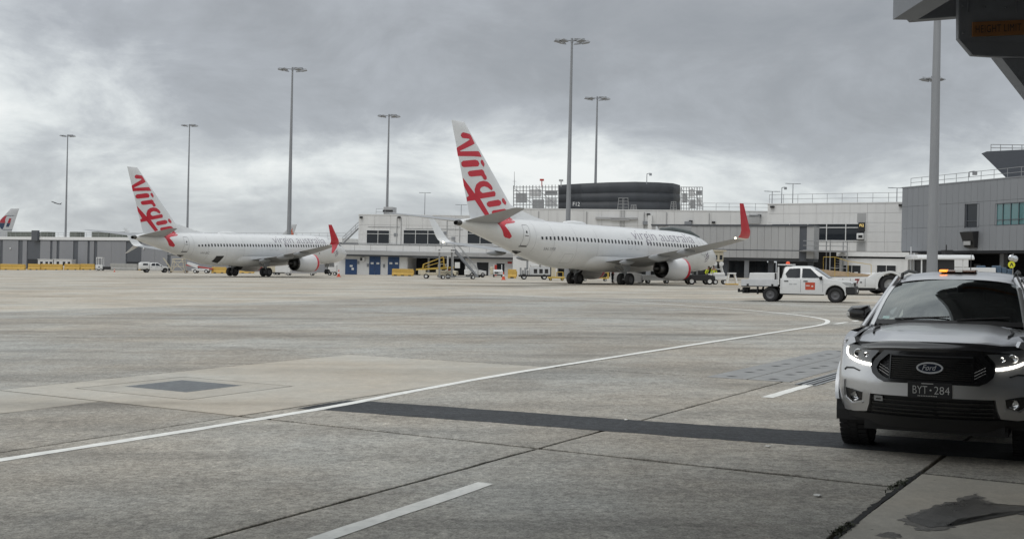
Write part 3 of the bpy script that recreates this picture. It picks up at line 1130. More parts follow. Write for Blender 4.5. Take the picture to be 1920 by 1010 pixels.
    for z in (4.9, 5.2, 5.6, 6.0, 6.38, 6.57, 7.5, 9, 10.5, 12, 12.62, 12.70):
        le, te = fin_edges(z)
        c = te - le
        k = .4 if z > 12.65 else 1
        if z < 6.3:
            le = min(le, 31.0)
            c = te - le
        ring = []
        for t in SECT:
            ring.append(Vector((le + t * c, foil(t) * c * .10 * k, z)))
        for t in SECT[-2:0:-1]:
            ring.append(Vector((le + t * c, -foil(t) * c * .10 * k, z)))
        rings.append(ring)
    mb.loft(rings)
    fin = mb.build('fin', ACW, root, smooth=45)
    mb = MB()
    mb.loft([[Vector((x, -w, z0)), Vector((x, 0, z1)), Vector((x, w, z0))] for x, w, z0, z1 in ((27.3, .02, 5.35, 5.42), (29.1, .14, 5.3, 5.76), (31.5, .3, 5.3, 6.38), (32.6, .34, 5.3, 6.5))])
    mb.build('dorsal_fillet', ACW, fin, smooth=50)
    # cockpit windows
    for sd in (1, -1):
        for q in ([(1.75, 3.85), (2.05, 4.22), (2.5, 4.36), (2.6, 3.92)], [(2.68, 3.93), (2.58, 4.38), (3.0, 4.40), (3.1, 4.0)]):
            patch([q], lambda u, v, o, s=sd: fus_pt(u, v, o, s), 'cockpit_window', GLASSD, fus, .006, maxlen=.15)
        patch([[(1.35, 3.72), (1.66, 3.82), (1.96, 4.18), (1.72, 4.02)]], lambda u, v, o, s=sd: fus_pt(u, v, o, s), 'cockpit_window', GLASSD, fus, .006, maxlen=.12)
    if not livery:
        return fus, fin
    side = lambda u, v, o: fus_pt(u, v, o, 1)
    # cabin windows, one mesh shared
    proto = patch([rrect(18.0, 3.92, .235, .36, .1)], side, 'cabin_window', GLASSD, fus, .006, maxlen=.12)
    x = 29.9
    k = 0
    skip = (15.4, 15.9)
    while x > 5.6:
        if not (15.05 < x < 15.45):
            o = proto if k == 0 else share(proto, 'cabin_window', fus, Matrix())
            w0, w1 = fus_y(18.0, 3.92), fus_y(x, 3.92)
            yaw = math.atan2(fus_y(x - .15, 3.92) - fus_y(x + .15, 3.92), .3)
            o.matrix_local = Matrix.Translation((x, w1, 3.92)) @ Matrix.Rotation(-yaw, 4, 'Z') @ Matrix.Translation((-18.0, -w0, -3.92))
            k += 1
        x -= .508
    # doors and exits as fine seams
    def seam(poly, w=.035, name='door_outline', m=SEAM):
        n = len(poly)
        cx = sum(p[0] for p in poly) / n
        cz = sum(p[1] for p in poly) / n
        qs = []
        for i in range(n):
            a, b = poly[i], poly[(i + 1) % n]
            f = lambda p: (p[0] + (cx - p[0]) / (abs(cx - p[0]) + .4) * w * 1.4, p[1] + (cz - p[1]) / (abs(cz - p[1]) + .4) * w * 1.4)
            qs.append([a, b, f(b), f(a)])
        return patch(qs, side, name, m, fus, .005, maxlen=.2)
    seam(rrect(31.68, 4.02, .72, 1.72, .14), .04, 'rear_door')
    patch([rrect(31.68, 3.12, .70, .07, .02)], side, 'door_sill', BLACK, fus, .012, maxlen=.2)
    patch([ellipse(31.68, 4.28, .09, .11, 10)], side, 'door_window', GLASSD, fus, .008, maxlen=.2)
    patch([rrect(31.68, 3.98, .40, .05, .02)], side, 'door_handle', BLACK, fus, .01, maxlen=.2)
    for cx in (17.52, 16.42):
        seam(rrect(cx, 3.80, .56, 1.0, .14), .02, 'overwing_exit')
    seam(rrect(4.9, 3.98, .80, 1.8, .14), .03, 'front_door')
    if new_gen:
        # open aft hold with its dark mouth
        patch([[(25.75, 2.62), (27.0, 2.62), (27.25, 1.95), (26.2, 1.75)]], side, 'hold_opening', BLACK, fus, .02, maxlen=.2)
    else:
        seam(rrect(26.3, 2.25, 1.2, .8, .1), .02, 'hold_door')
    patch([[(31.3, 2.72), (31.9, 2.78), (31.2, 2.50)]], side, 'drain_mast', BLACK, fus, .02, .02, maxlen=.3)
    # dome on the crown, aerials
    mb = MB()
    mb.loft([[Vector((23.4 + 1.7 * a, .34 * q * sin(pi * j / 10 - pi / 2), 5.38 + .27 * q * cos(pi * j / 10 - pi / 2))) for j in range(11)] for a, q in ((-1, .05), (-.85, .55), (-.5, .9), (0, 1), (.5, .9), (.85, .55), (1, .05))], closed=False)
    mb.build('antenna_dome', ACW, root, smooth=60)
    mb = MB()
    mb.loft([section(10.2, .5, 0, 5.38, .1, tilt=R(90)), section(10.45, .28, 0, 5.75, .1, tilt=R(90))])
    mb.build('aerial', ACW, root)
    for x_ in (8.4, 11.3, 14.6, 22.4, 25.4, 28.4, 30.6, 33.6):
        patch([[(x_, f_bot(x_) + .08), (x_ + .03, f_bot(x_ + .03) + .08), (x_ + .03, f_top(x_) - .08), (x_, f_top(x_) - .08)]], side, 'skin_seam', SEAML, fus, .004, maxlen=.25)
    # lettering
    patch([grow2(LIV[k], .035) for k in LIV], tail_pt, 'tail_lettering', RED, fin, .012, maxlen=.28)
    vs, fs, (tx0, tx1, ty0, ty1) = text_tris('virgin australia', 1.0, -0.013, 0.0, 0.97)
    zy = lambda b: interp(b, [ty0, 0, .50, ty1], [3.93, 4.24, 4.93, 5.12])
    tag(patch(None, side, 'side_lettering', VIO, fus, .008, maxlen=.3, tris=([(16.75 - (a - tx0) / (tx1 - tx0) * 10.5, zy(b)) for a, b in vs], fs)), kind='stuff')
    vs, fs = text_fit(reg, 1.35, .27, shear=.2)
    patch(None, side, 'registration', SEAM, fus, .008, maxlen=.3, tris=([(29.5 - a, 2.84 + b) for a, b in vs], fs))
    # small dark emblem by the nose, drawn as loose strokes
    strokes = [[(4.75, 3.02), (4.35, 2.93), (4.34, 2.87), (4.74, 2.96)], [(4.36, 3.10), (3.95, 3.42), (3.86, 3.32), (4.24, 2.98)], [(4.2, 2.92), (3.72, 3.18), (3.66, 3.06), (4.14, 2.80)],
               [(4.42, 2.72), (4.05, 2.86), (3.98, 2.76), (4.36, 2.62)], [(3.92, 2.74), (3.70, 2.98), (3.62, 2.90), (3.84, 2.64)], [(4.3, 2.5), (3.9, 2.62), (3.88, 2.54), (4.26, 2.42)]]
    patch(strokes, side, 'nose_emblem', VIO, fus, .008, maxlen=.2)
    patch([ellipse(7.9, 2.92, .10, .13, 10)], side, 'service_port', SEAM, fus, .008, maxlen=.2)
    return fus, fin


PL1 = pose(20.948, 114.367, 41.393, -.066, .9395)
PL2 = pose(-23.91, 157.632, 29.678, .088, -.7088)
# the pitch turns about the main gear


def pose_pitch(X, Y, th, dz, pitch):
    M0 = pose(X, Y, th, dz)
    return M0 @ Matrix.Translation((19.6, 0, 0)) @ Matrix.Rotation(-R(pitch), 4, 'Y') @ Matrix.Translation((-19.6, 0, 0))


a1 = thing('airliner', 'large white airliner with red tail lettering parked nearest, red winglet and lit wing tip lamp', 'airliner', pose_pitch(20.948, 114.367, 41.393, -.066, .9395), 'white airliners with red tail lettering')
build_airliner(a1)
a2 = thing('airliner', 'white airliner farther left with open dark hold door and red split winglet', 'airliner', pose_pitch(-23.91, 157.632, 29.678, .088, -.7088), 'white airliners with red tail lettering')
build_airliner(a2, True, 'VH-8IC')

# ================================================================== BUILDINGS
WALL = mat('white_concrete_wall', (0.64, 0.64, 0.632), 0.8, var=0.07, vscale=0.5, dirt=0.20, streak=True)
WALL2 = mat('painted_wall', (0.68, 0.68, 0.672), 0.75, var=0.05, vscale=0.6, dirt=0.12, streak=True)
GREYP = mat('grey_cladding', (0.232, 0.242, 0.258), 0.5, 0.1, var=0.05, vscale=0.4, streak=True)
GREYL = mat('pale_grey_panel', (0.37, 0.372, 0.372), 0.6, var=0.08, vscale=0.5, streak=True, dirt=0.12)
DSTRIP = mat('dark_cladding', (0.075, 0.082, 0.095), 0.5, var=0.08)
SLATE = mat('pier_panel', (0.235, 0.24, 0.255), 0.6, var=0.06, vscale=0.3, streak=True)
TRIM = mat('white_trim', (0.72, 0.725, 0.72), 0.6, var=0.05, dirt=0.12)
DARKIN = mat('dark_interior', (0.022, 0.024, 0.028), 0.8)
WINB = mat('window_glass_dark', (0.020, 0.024, 0.03), 0.06, ior=1.45)
TEAL = mat('teal_glass', (0.05, 0.16, 0.17), 0.05, ior=1.9, coat=0.5)
BLUE = mat('blue_door', (0.022, 0.060, 0.155), 0.5, var=0.08)
RAIL = mat('grey_rail', (0.33, 0.335, 0.34), 0.5, 0.4)
MAST = mat('mast_steel', (0.27, 0.28, 0.295), 0.55, 0.25, var=0.08, streak=True)
WRAP = mat('black_wrap', (0.040, 0.044, 0.050), 0.6, var=0.25, vscale=0.35, streak=True)
SCAFF = mat('scaffold_tube', (0.30, 0.30, 0.30), 0.5, 0.5)
HEDGE = mat('roof_plant_green', (0.11, 0.12, 0.10), 0.8, var=0.3, vscale=1.5)
SIGN_W = mat('sign_white', (0.7, 0.7, 0.68), 0.6)
YEL = mat('safety_yellow', (0.56, 0.36, 0.08), 0.6, var=0.10, vscale=2, dirt=0.35)
YEL2 = mat('machine_yellow', (0.55, 0.38, 0.07), 0.55, var=0.08, dirt=0.25)
CREAM = mat('machine_cream', (0.55, 0.50, 0.38), 0.55, var=0.08, dirt=0.25)
WHITE = mat('vehicle_white', (0.68, 0.685, 0.68), 0.3, var=0.03, coat=0.5, dirt=0.10)
ORANGE = mat('safety_orange', (0.62, 0.085, 0.035), 0.6, var=0.08)
REDM = mat('machine_red', (0.42, 0.035, 0.025), 0.5)
CREDB = mat('dull_red_block', (0.26, 0.04, 0.045), 0.7, var=0.1)
CBLOCK = mat('concrete_block', (0.36, 0.355, 0.335), 0.85, var=0.12, vscale=1.5, dirt=0.2)


class Fr:
    """an upright facade: u along it to the right, d outwards (towards the apron), z up in world metres"""

    def __init__(s, p0, p1):
        s.o = Vector((p0[0], p0[1], 0))
        s.L = (Vector((p1[0], p1[1], 0)) - s.o).length
        s.u = (Vector((p1[0], p1[1], 0)) - s.o) / s.L
        s.n = Vector((s.u.y, -s.u.x, 0))

    def p(s, u, d, z):
        return s.o + s.u * u + s.n * d + Vector((0, 0, z))

    def uz(s, px, py, d=0.0):
        r = ray(px, py)
        e = Vector((0, 0, EYE))
        o = s.o + s.n * d
        t = ((o - e).dot(s.n)) / r.dot(s.n)
        q = e + r * t
        return (q - s.o).dot(s.u), q.z

    def box(s, mb, u0, u1, z0, z1, d0, d1, mi=0):
        vs = [s.p(u, d, z) for u in (u0, u1) for d in (d0, d1) for z in (z0, z1)]
        return mb.add(vs, [(0, 1, 3, 2), (4, 6, 7, 5), (0, 4, 5, 1), (2, 3, 7, 6), (0, 2, 6, 4), (1, 5, 7, 3)], mi)

    def rect(s, x0, y0, x1, y1, d=0.0):
        """pixel corners of something on the facade -> u0, u1, z0, z1"""
        a, b = s.uz(x0, y0, d), s.uz(x1, y1, d)
        return min(a[0], b[0]), max(a[0], b[0]), min(a[1], b[1]), max(a[1], b[1])

    def part(s, name, m, par, u0, u1, z0, z1, d0, d1, bevel=0.0):
        o = s.box(MB(), u0, u1, z0, z1, d0, d1).build(name, m, par, bevel=bevel)
        return o

    def window(s, par, u0, u1, z0, z1, cols=2, rows=None, d=0.0, fm=None, gm=None, fw=.07, name='window'):
        """a frame with its own panes set back in the wall"""
        rows = rows or [0.0, 1.0]
        fr = MB()
        s.box(fr, u0, u1, z0, z0 + fw, d - .10, d + .03)
        s.box(fr, u0, u1, z1 - fw, z1, d - .10, d + .03)
        s.box(fr, u0, u0 + fw, z0 + fw, z1 - fw, d - .10, d + .03)
        s.box(fr, u1 - fw, u1, z0 + fw, z1 - fw, d - .10, d + .03)
        for k in range(1, cols):
            u = u0 + (u1 - u0) * k / cols
            s.box(fr, u - fw / 2, u + fw / 2, z0 + fw, z1 - fw, d - .10, d + .022)
        for r in rows[1:-1]:
            z = z0 + (z1 - z0) * r
            s.box(fr, u0 + fw, u1 - fw, z - fw / 2, z + fw / 2, d - .10, d + .016)
        f = fr.build(name, fm or TRIM, par)
        for k in range(cols):
            for a, b in zip(rows[:-1], rows[1:]):
                ua, ub = u0 + (u1 - u0) * k / cols, u0 + (u1 - u0) * (k + 1) / cols
                za, zb = z0 + (z1 - z0) * a, z0 + (z1 - z0) * b
                s.box(MB(), ua + fw * .6, ub - fw * .6, za + fw * .6, zb - fw * .6, d - .09, d - .06).build('pane', gm or WINB, f)
        return f

    def railing(s, name, par, u0, u1, z, h, d, step, m=None, rails=2, r=.03):
        mb = MB()
        n = max(1, int(round((u1 - u0) / step)))
        for i in range(n + 1):
            u = u0 + (u1 - u0) * i / n
            mb.tube(s.p(u, d, z), s.p(u, d, z + h), r, r, 5)
        for k in range(rails):
            zz = z + h * (k + 1) / rails
            mb.tube(s.p(u0, d, zz), s.p(u1, d, zz), r, r, 5)
        return mb.build(name, m or RAIL, par)


# ---- long low grey pier at the left
fp = Fr((-152.0, 300.0), (-33.0, 214.0))
pier = thing('pier_building', 'long low grey pier building behind the left airliner, with dark strips and white parapet', 'building')
zr = fp.uz(100, 444)[1]
zg = -2.9
fp.part('wall', SLATE, pier, 0, fp.L, zg, zr - .75, -14, -.3)
# panels between dark strips
cuts = [-14, 0, 5, 34, 42, 50, 75, 94, 98, 106, 111, 137, 146, 164, 168, 176, 182, 209, 236, 265, 290, 314, 320, 345, 372, 400, 430, 460, 490, 520, 550, 580, 610, 640]
dark = {0, 34, 50, 94, 106, 137, 164, 176, 236, 314}
us = [fp.uz(x, 470)[0] for x in cuts]
for k in range(len(cuts) - 1):
    if cuts[k] in dark:
        fp.part('dark_strip', DSTRIP, pier, us[k], us[k + 1], zg, zr - .75, -.3, -.16)
    else:
        fp.part('wall_panel', SLATE, pier, us[k] + .03, us[k + 1] - .03, zg + .25, zr - .78, -.3, -.02)
    if cuts[k] in (50, 236):
        o_ = fp.part('loading_door', DARKIN, pier, us[k] + .3, us[k + 1] - .3, zg, zg + 3.4, -.158, -.13)
fp.part('parapet', TRIM, pier, 0, fp.L, zr - .75, zr, -14, .15)
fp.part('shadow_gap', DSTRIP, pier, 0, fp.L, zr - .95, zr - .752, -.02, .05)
fp.railing('roof_railing', pier, 0, fp.L, zr, 1.05, -.6, 2.4)
u0, u1, z0, z1 = fp.rect(64, 432, 75, 446)
fp.part('roof_box', DSTRIP, pier, u0, u1, zr - 1.0, z1, .16, .7)
for x0, x1 in ((14, 62), (76, 90), (131, 145), (172, 203), (206, 228)):
    u0, u1, z0, z1 = fp.rect(x0, 434.5, x1, 444, -3)
    fp.part('roof_plant', HEDGE, pier, u0, u1, zr, z1, -5, -3)
for x in (20, 270):
    u, z = fp.uz(x, 466)
    MB().lathe([(-.1, .2), (.15, .25), (.2, .05)], fp.p(u, .1, z), 'x', 8).build('wall_lamp', TRIM, pier)

# ---- white terminal, three blocks
t1 = thing('terminal_building', 'white concrete terminal with blue doors and dark windows behind the nearest airliner', 'building')
fl = Fr((at(671, 480, 179).x, 179.0), (at(1010, 480, 172).x, 172.0))
zt = fl.uz(671, 403)[1]
zb = -1.4
zl1 = fl.uz(700, 458)[1]      # foot of the upper wall
zl0 = fl.uz(700, 470)[1]      # foot of the balcony band
zc0 = fl.uz(700, 480)[1]
# upper wall in cast panels with real joints
nu, nz = 11, 3
for i in range(nu):
    for j in range(nz):
        ua, ub = fl.L * i / nu, fl.L * (i + 1) / nu
        za, zb_ = zl1 + (zt - zl1) * j / nz, zl1 + (zt - zl1) * (j + 1) / nz
        fl.part('wall_panel', WALL, t1, ua + .012, ub - .012, za + .012, zb_ - .012, -.2, 0.0)
fl.part('wall', WALL, t1, .02, fl.L - .02, zl1 - .2, zt - .02, -16, -.19)
fl.part('coping', WALL2, t1, -.1, fl.L + .1, zt, zt + .14, -16, .06)
for x0, x1, c in ((687, 731, 2), (756, 826, 3), (876, 925, 2)):
    u0, u1, z0, z1 = fl.rect(x0, 457, x1, 431.5)
    fl.part('window_reveal', DARKIN, t1, u0, u1, z0, z1, -.05, .004)
    fl.window(t1, u0, u1, z0, z1, c, [0, .73, 1.0], d=.10)
for x in (678, 749):
    u, z = fl.uz(x, 407.5)
    fl.part('floodlight', BLACK, t1, u - .2, u + .2, z - .16, z + .14, .002, .4)
# balcony band and canopy
fl.part('balcony_wall', WALL2, t1, -3.2, fl.L, zl0, zl1 - .15, -1, .9)
for k in range(13):
    u = -3.0 + (fl.L + 3) * k / 12
    fl.part('band_joint', GREYL, t1, u - .03, u + .03, zl0, zl1 - .16, .9, .915)
fl.part('canopy', GREYL, t1, -3.4, fl.L, zc0 + .2, zl0 - .05, -1, 1.5)
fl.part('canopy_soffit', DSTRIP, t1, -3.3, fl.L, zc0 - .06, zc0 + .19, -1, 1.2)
fl.railing('balcony_railing', t1, -3.0, fl.L, zl1 - .15, .35, .7, 3.0)
# ground floor
fl.part('ground_wall', WALL2, t1, -4.2, fl.uz(764, 500)[0], zb, zc0 - .06, -12, 0)
fl.part('bay_back', DARKIN, t1, fl.uz(764, 500)[0], fl.uz(872, 500)[0], zb, zc0 - .06, -10, -4.5)
u0, u1 = fl.uz(764, 500)[0], fl.uz(872, 500)[0]
for q in (.33, .66):
    fl.part('bay_column', GREYL, t1, u0 + (u1 - u0) * q - .15, u0 + (u1 - u0) * q + .15, zb, zc0 - .07, -1.4, -1.1)
fl.part('ground_wall', WALL2, t1, fl.uz(872, 500)[0], fl.L, zb, zc0 - .06, -12, 0)
for x0, x1, lv in ((647, 670, 1), (692, 714, 2), (727, 749, 2)):
    u0, u1, z0, z1 = fl.rect(x0, 514, x1, 481 if lv == 2 else 486)
    z0 = zb
    for k in range(lv):
        ua, ub = u0 + (u1 - u0) * k / lv, u0 + (u1 - u0) * (k + 1) / lv
        dr_ = fl.part('blue_door', BLUE, t1, ua + .02, ub - .02, z0, z1, .002, .07)
        fl.part('door_notice', SIGN_W, dr_, (ua + ub) / 2 - .22, (ua + ub) / 2 + .28, z1 - 1.25, z1 - .95, .071, .08)
        if lv == 1:
            fl.part('door_notice', SIGN_W, dr_, (ua + ub) / 2 + .1, (ua + ub) / 2 + .5, z1 - 1.75, z1 - 1.4, .071, .08)
u0, u1, z0, z1 = fl.rect(676, 489.5, 685, 482)
ac = fl.part('air_conditioner', WALL2, t1, u0, u1, z0, z1, .002, .4, bevel=.03)
fl.part('fan_grille', BLACK, ac, u0 + .06, u0 + .45, z0 + .1, z1 - .1, .401, .43)
u0, u1, z0, z1 = fl.rect(749.5, 503, 763, 482)
fl.part('notice_board', SIGN_W, t1, u0, u1, z0, z1, .002, .06)
for x0, x1, y1, y0 in ((894, 916, 492, 511), (931, 946, 494, 507)):
    u0, u1, z0, z1 = fl.rect(x0, y0, x1, y1)
    fl.part('garage_opening', DARKIN, t1, u0, u1, zb, z1, .002, .03)
u0, u1, z0, z1 = fl.rect(952, 494, 960, 490.5)
fl.part('red_sign', REDM, t1, u0, u1, z0, z1, .01, .08)
# downpipes, conduits and vents
for x in (744, 752, 838, 862):
    u = fl.uz(x, 440)[0]
    MB().pipe([fl.p(u, .07, zt - .3), fl.p(u, .07, zl1 - .1)], .06, 6).build('downpipe', GREYL, t1)
for a, b, y in ((690, 750, 425), (760, 868, 428.5)):
    MB().pipe([fl.p(fl.uz(a, y)[0], .05, fl.uz(a, y)[1]), fl.p(fl.uz(b, y)[0], .05, fl.uz(a, y)[1])], .03, 5).build('conduit', SEAM, t1)
for x, y in ((742, 440), (835, 437), (850, 447)):
    u, z = fl.uz(x, y)
    fl.part('vent', GREYP, t1, u - .3, u + .3, z - .25, z + .25, .003, .08)
for x, y in ((672, 492), (690, 497), (720, 498), (754, 508)):
    u, z = fl.uz(x, y)
    fl.part('switch_box', GREYP, t1, u - .15, u + .15, z - .25, z + .25, .003, .15)
# stair on the left end of the roof, and roof gear
ms = MB()
p0, p1 = at(642, 456, 181), at(672, 427, 181)
for dy in (0, .9):
    ms.tube(p0 + Vector((0, dy, 0)), p1 + Vector((0, dy, 0)), .10, .10, 6)
    ms.tube(p0 + Vector((0, dy, 1.0)), p1 + Vector((0, dy, 1.0)), .03, .03, 5)
    ms.tube(p0 + Vector((0, dy, .5)), p1 + Vector((0, dy, .5)), .03, .03, 5)
for k in range(12):
    q = p0.lerp(p1, k / 11)
    ms.box(q.x - .14, q.x + .14, q.y, q.y + .9, q.z - .02, q.z + .02)
    if k % 3 == 0:
        ms.tube(q, q + Vector((0, 0, 1)), .03, .03, 5)
ms.build('roof_stair', RAIL, t1)
fl.railing('roof_railing', t1, fl.uz(697, 400)[0], fl.uz(731, 400)[0], zt + .14, 1.0, -2, 1.6)
u0, u1, z0, z1 = fl.rect(719, 402, 736, 388, -3)
fl.part('roof_plant', GREYL, t1, u0, u1, zt + .1, z1, -5, -3)
fl.part('roof_plant_frame', BLACK, t1, u0 - .1, u1 + .1, z1 - .9, z1 - .5, -2.99, -2.9)

fm = Fr((at(962, 450, 168).x, 168.0), (at(1440, 450, 160).x, 160.0))
zt2 = fm.uz(1000, 392.5)[1]
nu = 14
for i in range(nu):
    for j in range(3):
        ua, ub = fm.L * i / nu, fm.L * (i + 1) / nu
        za, zb_ = 3.3 + (zt2 - 3.3) * j / 3, 3.3 + (zt2 - 3.3) * (j + 1) / 3
        fm.part('wall_panel', WALL, t1, ua + .012, ub - .012, za + .012, zb_ - .012, -.2, 0)
fm.part('wall', WALL, t1, .02, fm.L - .02, 3.3, zt2 - .02, -25, -.19)
fm.part('coping', WALL2, t1, -.1, fm.L + .1, zt2, zt2 + .14, -25, .06)
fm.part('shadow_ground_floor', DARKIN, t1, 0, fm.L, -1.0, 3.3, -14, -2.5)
ug = MB()
for k in range(18):
    u = fm.uz(1300, 500)[0] + k * 1.5
    fm.box(ug, u, u + 1.42, -.8, 2.9, -2.49, -2.42)
    if k % 3 == 0:
        fm.box(ug, u, u + 1.42, 2.92, 3.25, -2.49, -2.40)
tag(ug.build('ground_glazing', WINB, t1), kind='stuff')
fm.part('ground_wall', WALL2, t1, 0, fm.uz(1010, 500)[0], -1.0, 3.25, -10, -.2)
for x in (995, 1040, 1090, 1150, 1215, 1280, 1340, 1400):
    u = fm.uz(x, 500)[0]
    fm.part('column', GREYP if x > 1200 else WALL2, t1, u - .35, u + .35, -1.0, 3.28, -1.2, -.5, bevel=.05)
fm.railing('roof_railing', t1, fm.uz(1318, 390)[0], fm.L, zt2 + .14, 1.1, -.7, 2.0)
for x, y in ((1216, 402), (1295, 415), (1338, 417), (1424, 404)):
    u, z = fm.uz(x, y)
    fm.part('floodlight', BLACK, t1, u - .25, u + .25, z - .14, z + .14, .002, .4)
for x in (1010, 1100, 1208, 1250, 1330, 1390):
    u = fm.uz(x, 400)[0]
    MB().pipe([fm.p(u, .08, zt2 - .25), fm.p(u, .08, 4.2)], .07, 6).build('downpipe', GREYL, t1)
for x, y, w_, h_ in ((1290, 421, .5, .9), (1410, 412, 1.1, 1.2), (1415, 405, .8, .3), (1212, 418, .5, .5)):
    u, z = fm.uz(x, y)
    fm.part('vent_box', GREYP if x != 1410 else GREYL, t1, u - w_, u + w_, z - h_ / 2, z + h_ / 2, .003, .5)
u0, u1, z0, z1 = fm.rect(1215, 430, 1223, 404)
fm.part('white_shaft', WALL2, t1, u0, u1, z0 - 3, z1, .004, .7)
# access ladders over the parapet
for x0, x1, y0, y1 in ((1157, 1179, 395, 371), (1181, 1194, 393, 384), (1256, 1269, 391, 378)):
    u0, u1, z0, z1 = fm.rect(x0, y0, x1, y1)
    lad = MB()
    for uu in (u0, (u0 * .55 + u1 * .45), (u0 * .45 + u1 * .55), u1):
        k = .3 if uu in (u0,) else -.3 if uu == u1 else 0
        lad.tube(fm.p(uu, -.4, zt2), fm.p(uu + k * .6, -.4, z1), .05, .05, 5)
    for t in (0.25, .5, .75, 1):
        lad.tube(fm.p(u0 + .1, -.4, zt2 + (z1 - zt2) * t), fm.p(u1 - .1, -.4, zt2 + (z1 - zt2) * t), .04, .04, 5)
    if x0 == 1157:
        for dy in (-.25, .25):
            lad.tube(fm.p((u0 + u1) / 2 + dy, .12, zt2), fm.p((u0 + u1) / 2 + dy, .12, zt2 - 3), .035, .035, 5)
        for t in range(9):
            lad.tube(fm.p((u0 + u1) / 2 - .25, .12, zt2 - .3 * t), fm.p((u0 + u1) / 2 + .25, .12, zt2 - .3 * t), .025, .025, 5)
    lad.build('roof_ladder', SCAFF, t1)
for a, b, y in ((1117, 1195, 409.5), (1146, 1180, 412)):
    u0, u1, z0, z1 = fm.rect(a, y + 1.5, b, y - 1.5)
    fm.part('wall_duct', GREYL, t1, u0, u1, z0, z1, .005, .35)

fr_ = Fr((at(1438, 450, 151).x, 151.0), (at(1692, 450, 141).x, 141.0))
zt3 = fr_.uz(1450, 383.5)[1]
zf3 = fr_.uz(1600, 471)[1]
nu = 8
for i in range(nu):
    for j in range(5):
        ua, ub = fr_.L * i / nu, fr_.L * (i + 1) / nu
        za, zb_ = zf3 + (zt3 - zf3) * j / 5, zf3 + (zt3 - zf3) * (j + 1) / 5
        fr_.part('wall_panel', WALL2, t1, ua + .012, ub - .012, za + .012, zb_ - .012, -.2, 0)
fr_.part('wall', WALL2, t1, .02, fr_.L - .02, zf3, zt3 - .02, -20, -.19)
fr_.part('coping', WALL2, t1, -.1, fr_.L + .1, zt3, zt3 + .14, -20, .06)
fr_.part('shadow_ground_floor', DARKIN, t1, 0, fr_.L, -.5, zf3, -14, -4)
u0, u1, z0, z1 = fr_.rect(1446, 451, 1623, 418.5)
fr_.part('window_reveal', DARKIN, t1, u0, u1, z0, z1, -.05, .004)
fr_.window(t1, u0, u1, z0, z1, 5, [0, .76, 1.0], d=.10, fw=.10)
u0, u1, z0, z1 = fr_.rect(1606, 471, 1624, 400)
fr_.part('grey_pier', GREYL, t1, u0, u1, zf3, z0 + (z1 - z0) * .28, .003, .05)
fr_.part('grey_pier', GREYL, t1, u0, u1, fr_.uz(1610, 417)[1], z1, .003, .05)
u0, u1, z0, z1 = fr_.rect(1611, 433.5, 1623, 417.5)
bs = fr_.part('bay_sign', BLACK, t1, u0, u1, z0, z1, .13, .5)
vs, fs = text_fit('F12', (u1 - u0) * .62, (z1 - z0) * .30)
GLOWY = mat('lit_yellow_figures', (0.7, 0.55, 0.2), 0.5, emit=(1.0, 0.72, 0.25), estr=1.1)
patch(None, lambda u, v, o, f=fr_: f.p(u, .5 + o, v), 'sign_figures', GLOWY, bs, .02, maxlen=9, tris=([(u0 + (u1 - u0) * .25 + a, z1 - (z1 - z0) * .48 + b) for a, b in vs], fs))
u0, u1, z0, z1 = fr_.rect(1609, 449, 1622, 437.5)
fr_.part('camera_box', TRIM, t1, u0, u1, z0, z1, .13, .8, bevel=.08)
fr_.part('camera_lens', BLACK, t1, u0 + .25, u1 - .1, z0 + .2, z1 - .25, .801, .83)
fr_.railing('roof_railing', t1, 0, fr_.L, zt3 + .14, 1.25, -.6, 2.1)
for x, y in ((1449, 388), (1690, 385)):
    u, z = fr_.uz(x, y)
    fr_.part('floodlight', BLACK, t1, u - .25, u + .25, z - .14, z + .14, .002, .4)
u0, u1, z0, z1 = fr_.rect(1404, 419, 1417, 404, -3)

# ---- white ground-floor office in front of the terminal's right end
fo = Fr((at(1574, 500, 131).x, 131.0), (at(1702, 500, 126).x, 126.0))
off = thing('site_office', 'low white office with two dark windows beneath the terminal, behind the white tractor', 'building')
zt4, zb4 = fo.uz(1600, 472)[1], gz(40)
fo.part('wall', WALL2, off, 0, fo.L, zb4, fo.uz(1600, 484)[1], -6, 0)
fo.part('shadow_gap', DARKIN, off, .05, fo.L - .05, fo.uz(1600, 484)[1], fo.uz(1600, 480.5)[1], -5.8, -.3)
fo.part('fascia', TRIM, off, -.3, fo.L + .2, fo.uz(1600, 480.5)[1], zt4, -6, .25)
for x0, x1 in ((1580, 1615), (1643.5, 1681)):
    u0, u1, z0, z1 = fo.rect(x0, 517, x1, 497)
    fo.part('window_reveal', DARKIN, off, u0, u1, z0, z1, -.05, .003)
    w_ = fo.window(off, u0, u1, z0, z1, 2, d=.06, fw=.05)
    for q, m_ in ((.2, TRIM), (.62, TRIM), (.1, GREYL)):
        fo.part('window_sticker', m_, w_, u0 + (u1 - u0) * q, u0 + (u1 - u0) * (q + .2), z0 + .1, z0 + .5, .001, .006)

# ---- wrapped scaffold on the terminal roof
sc_ = thing('wrapped_scaffold', 'black sheeted curved scaffold on the terminal roof, bare scaffolding at both ends', 'scaffold')
Ys = 184.0


def spt(x, y, dY=0.0):
    return at(x, y, Ys + dY)


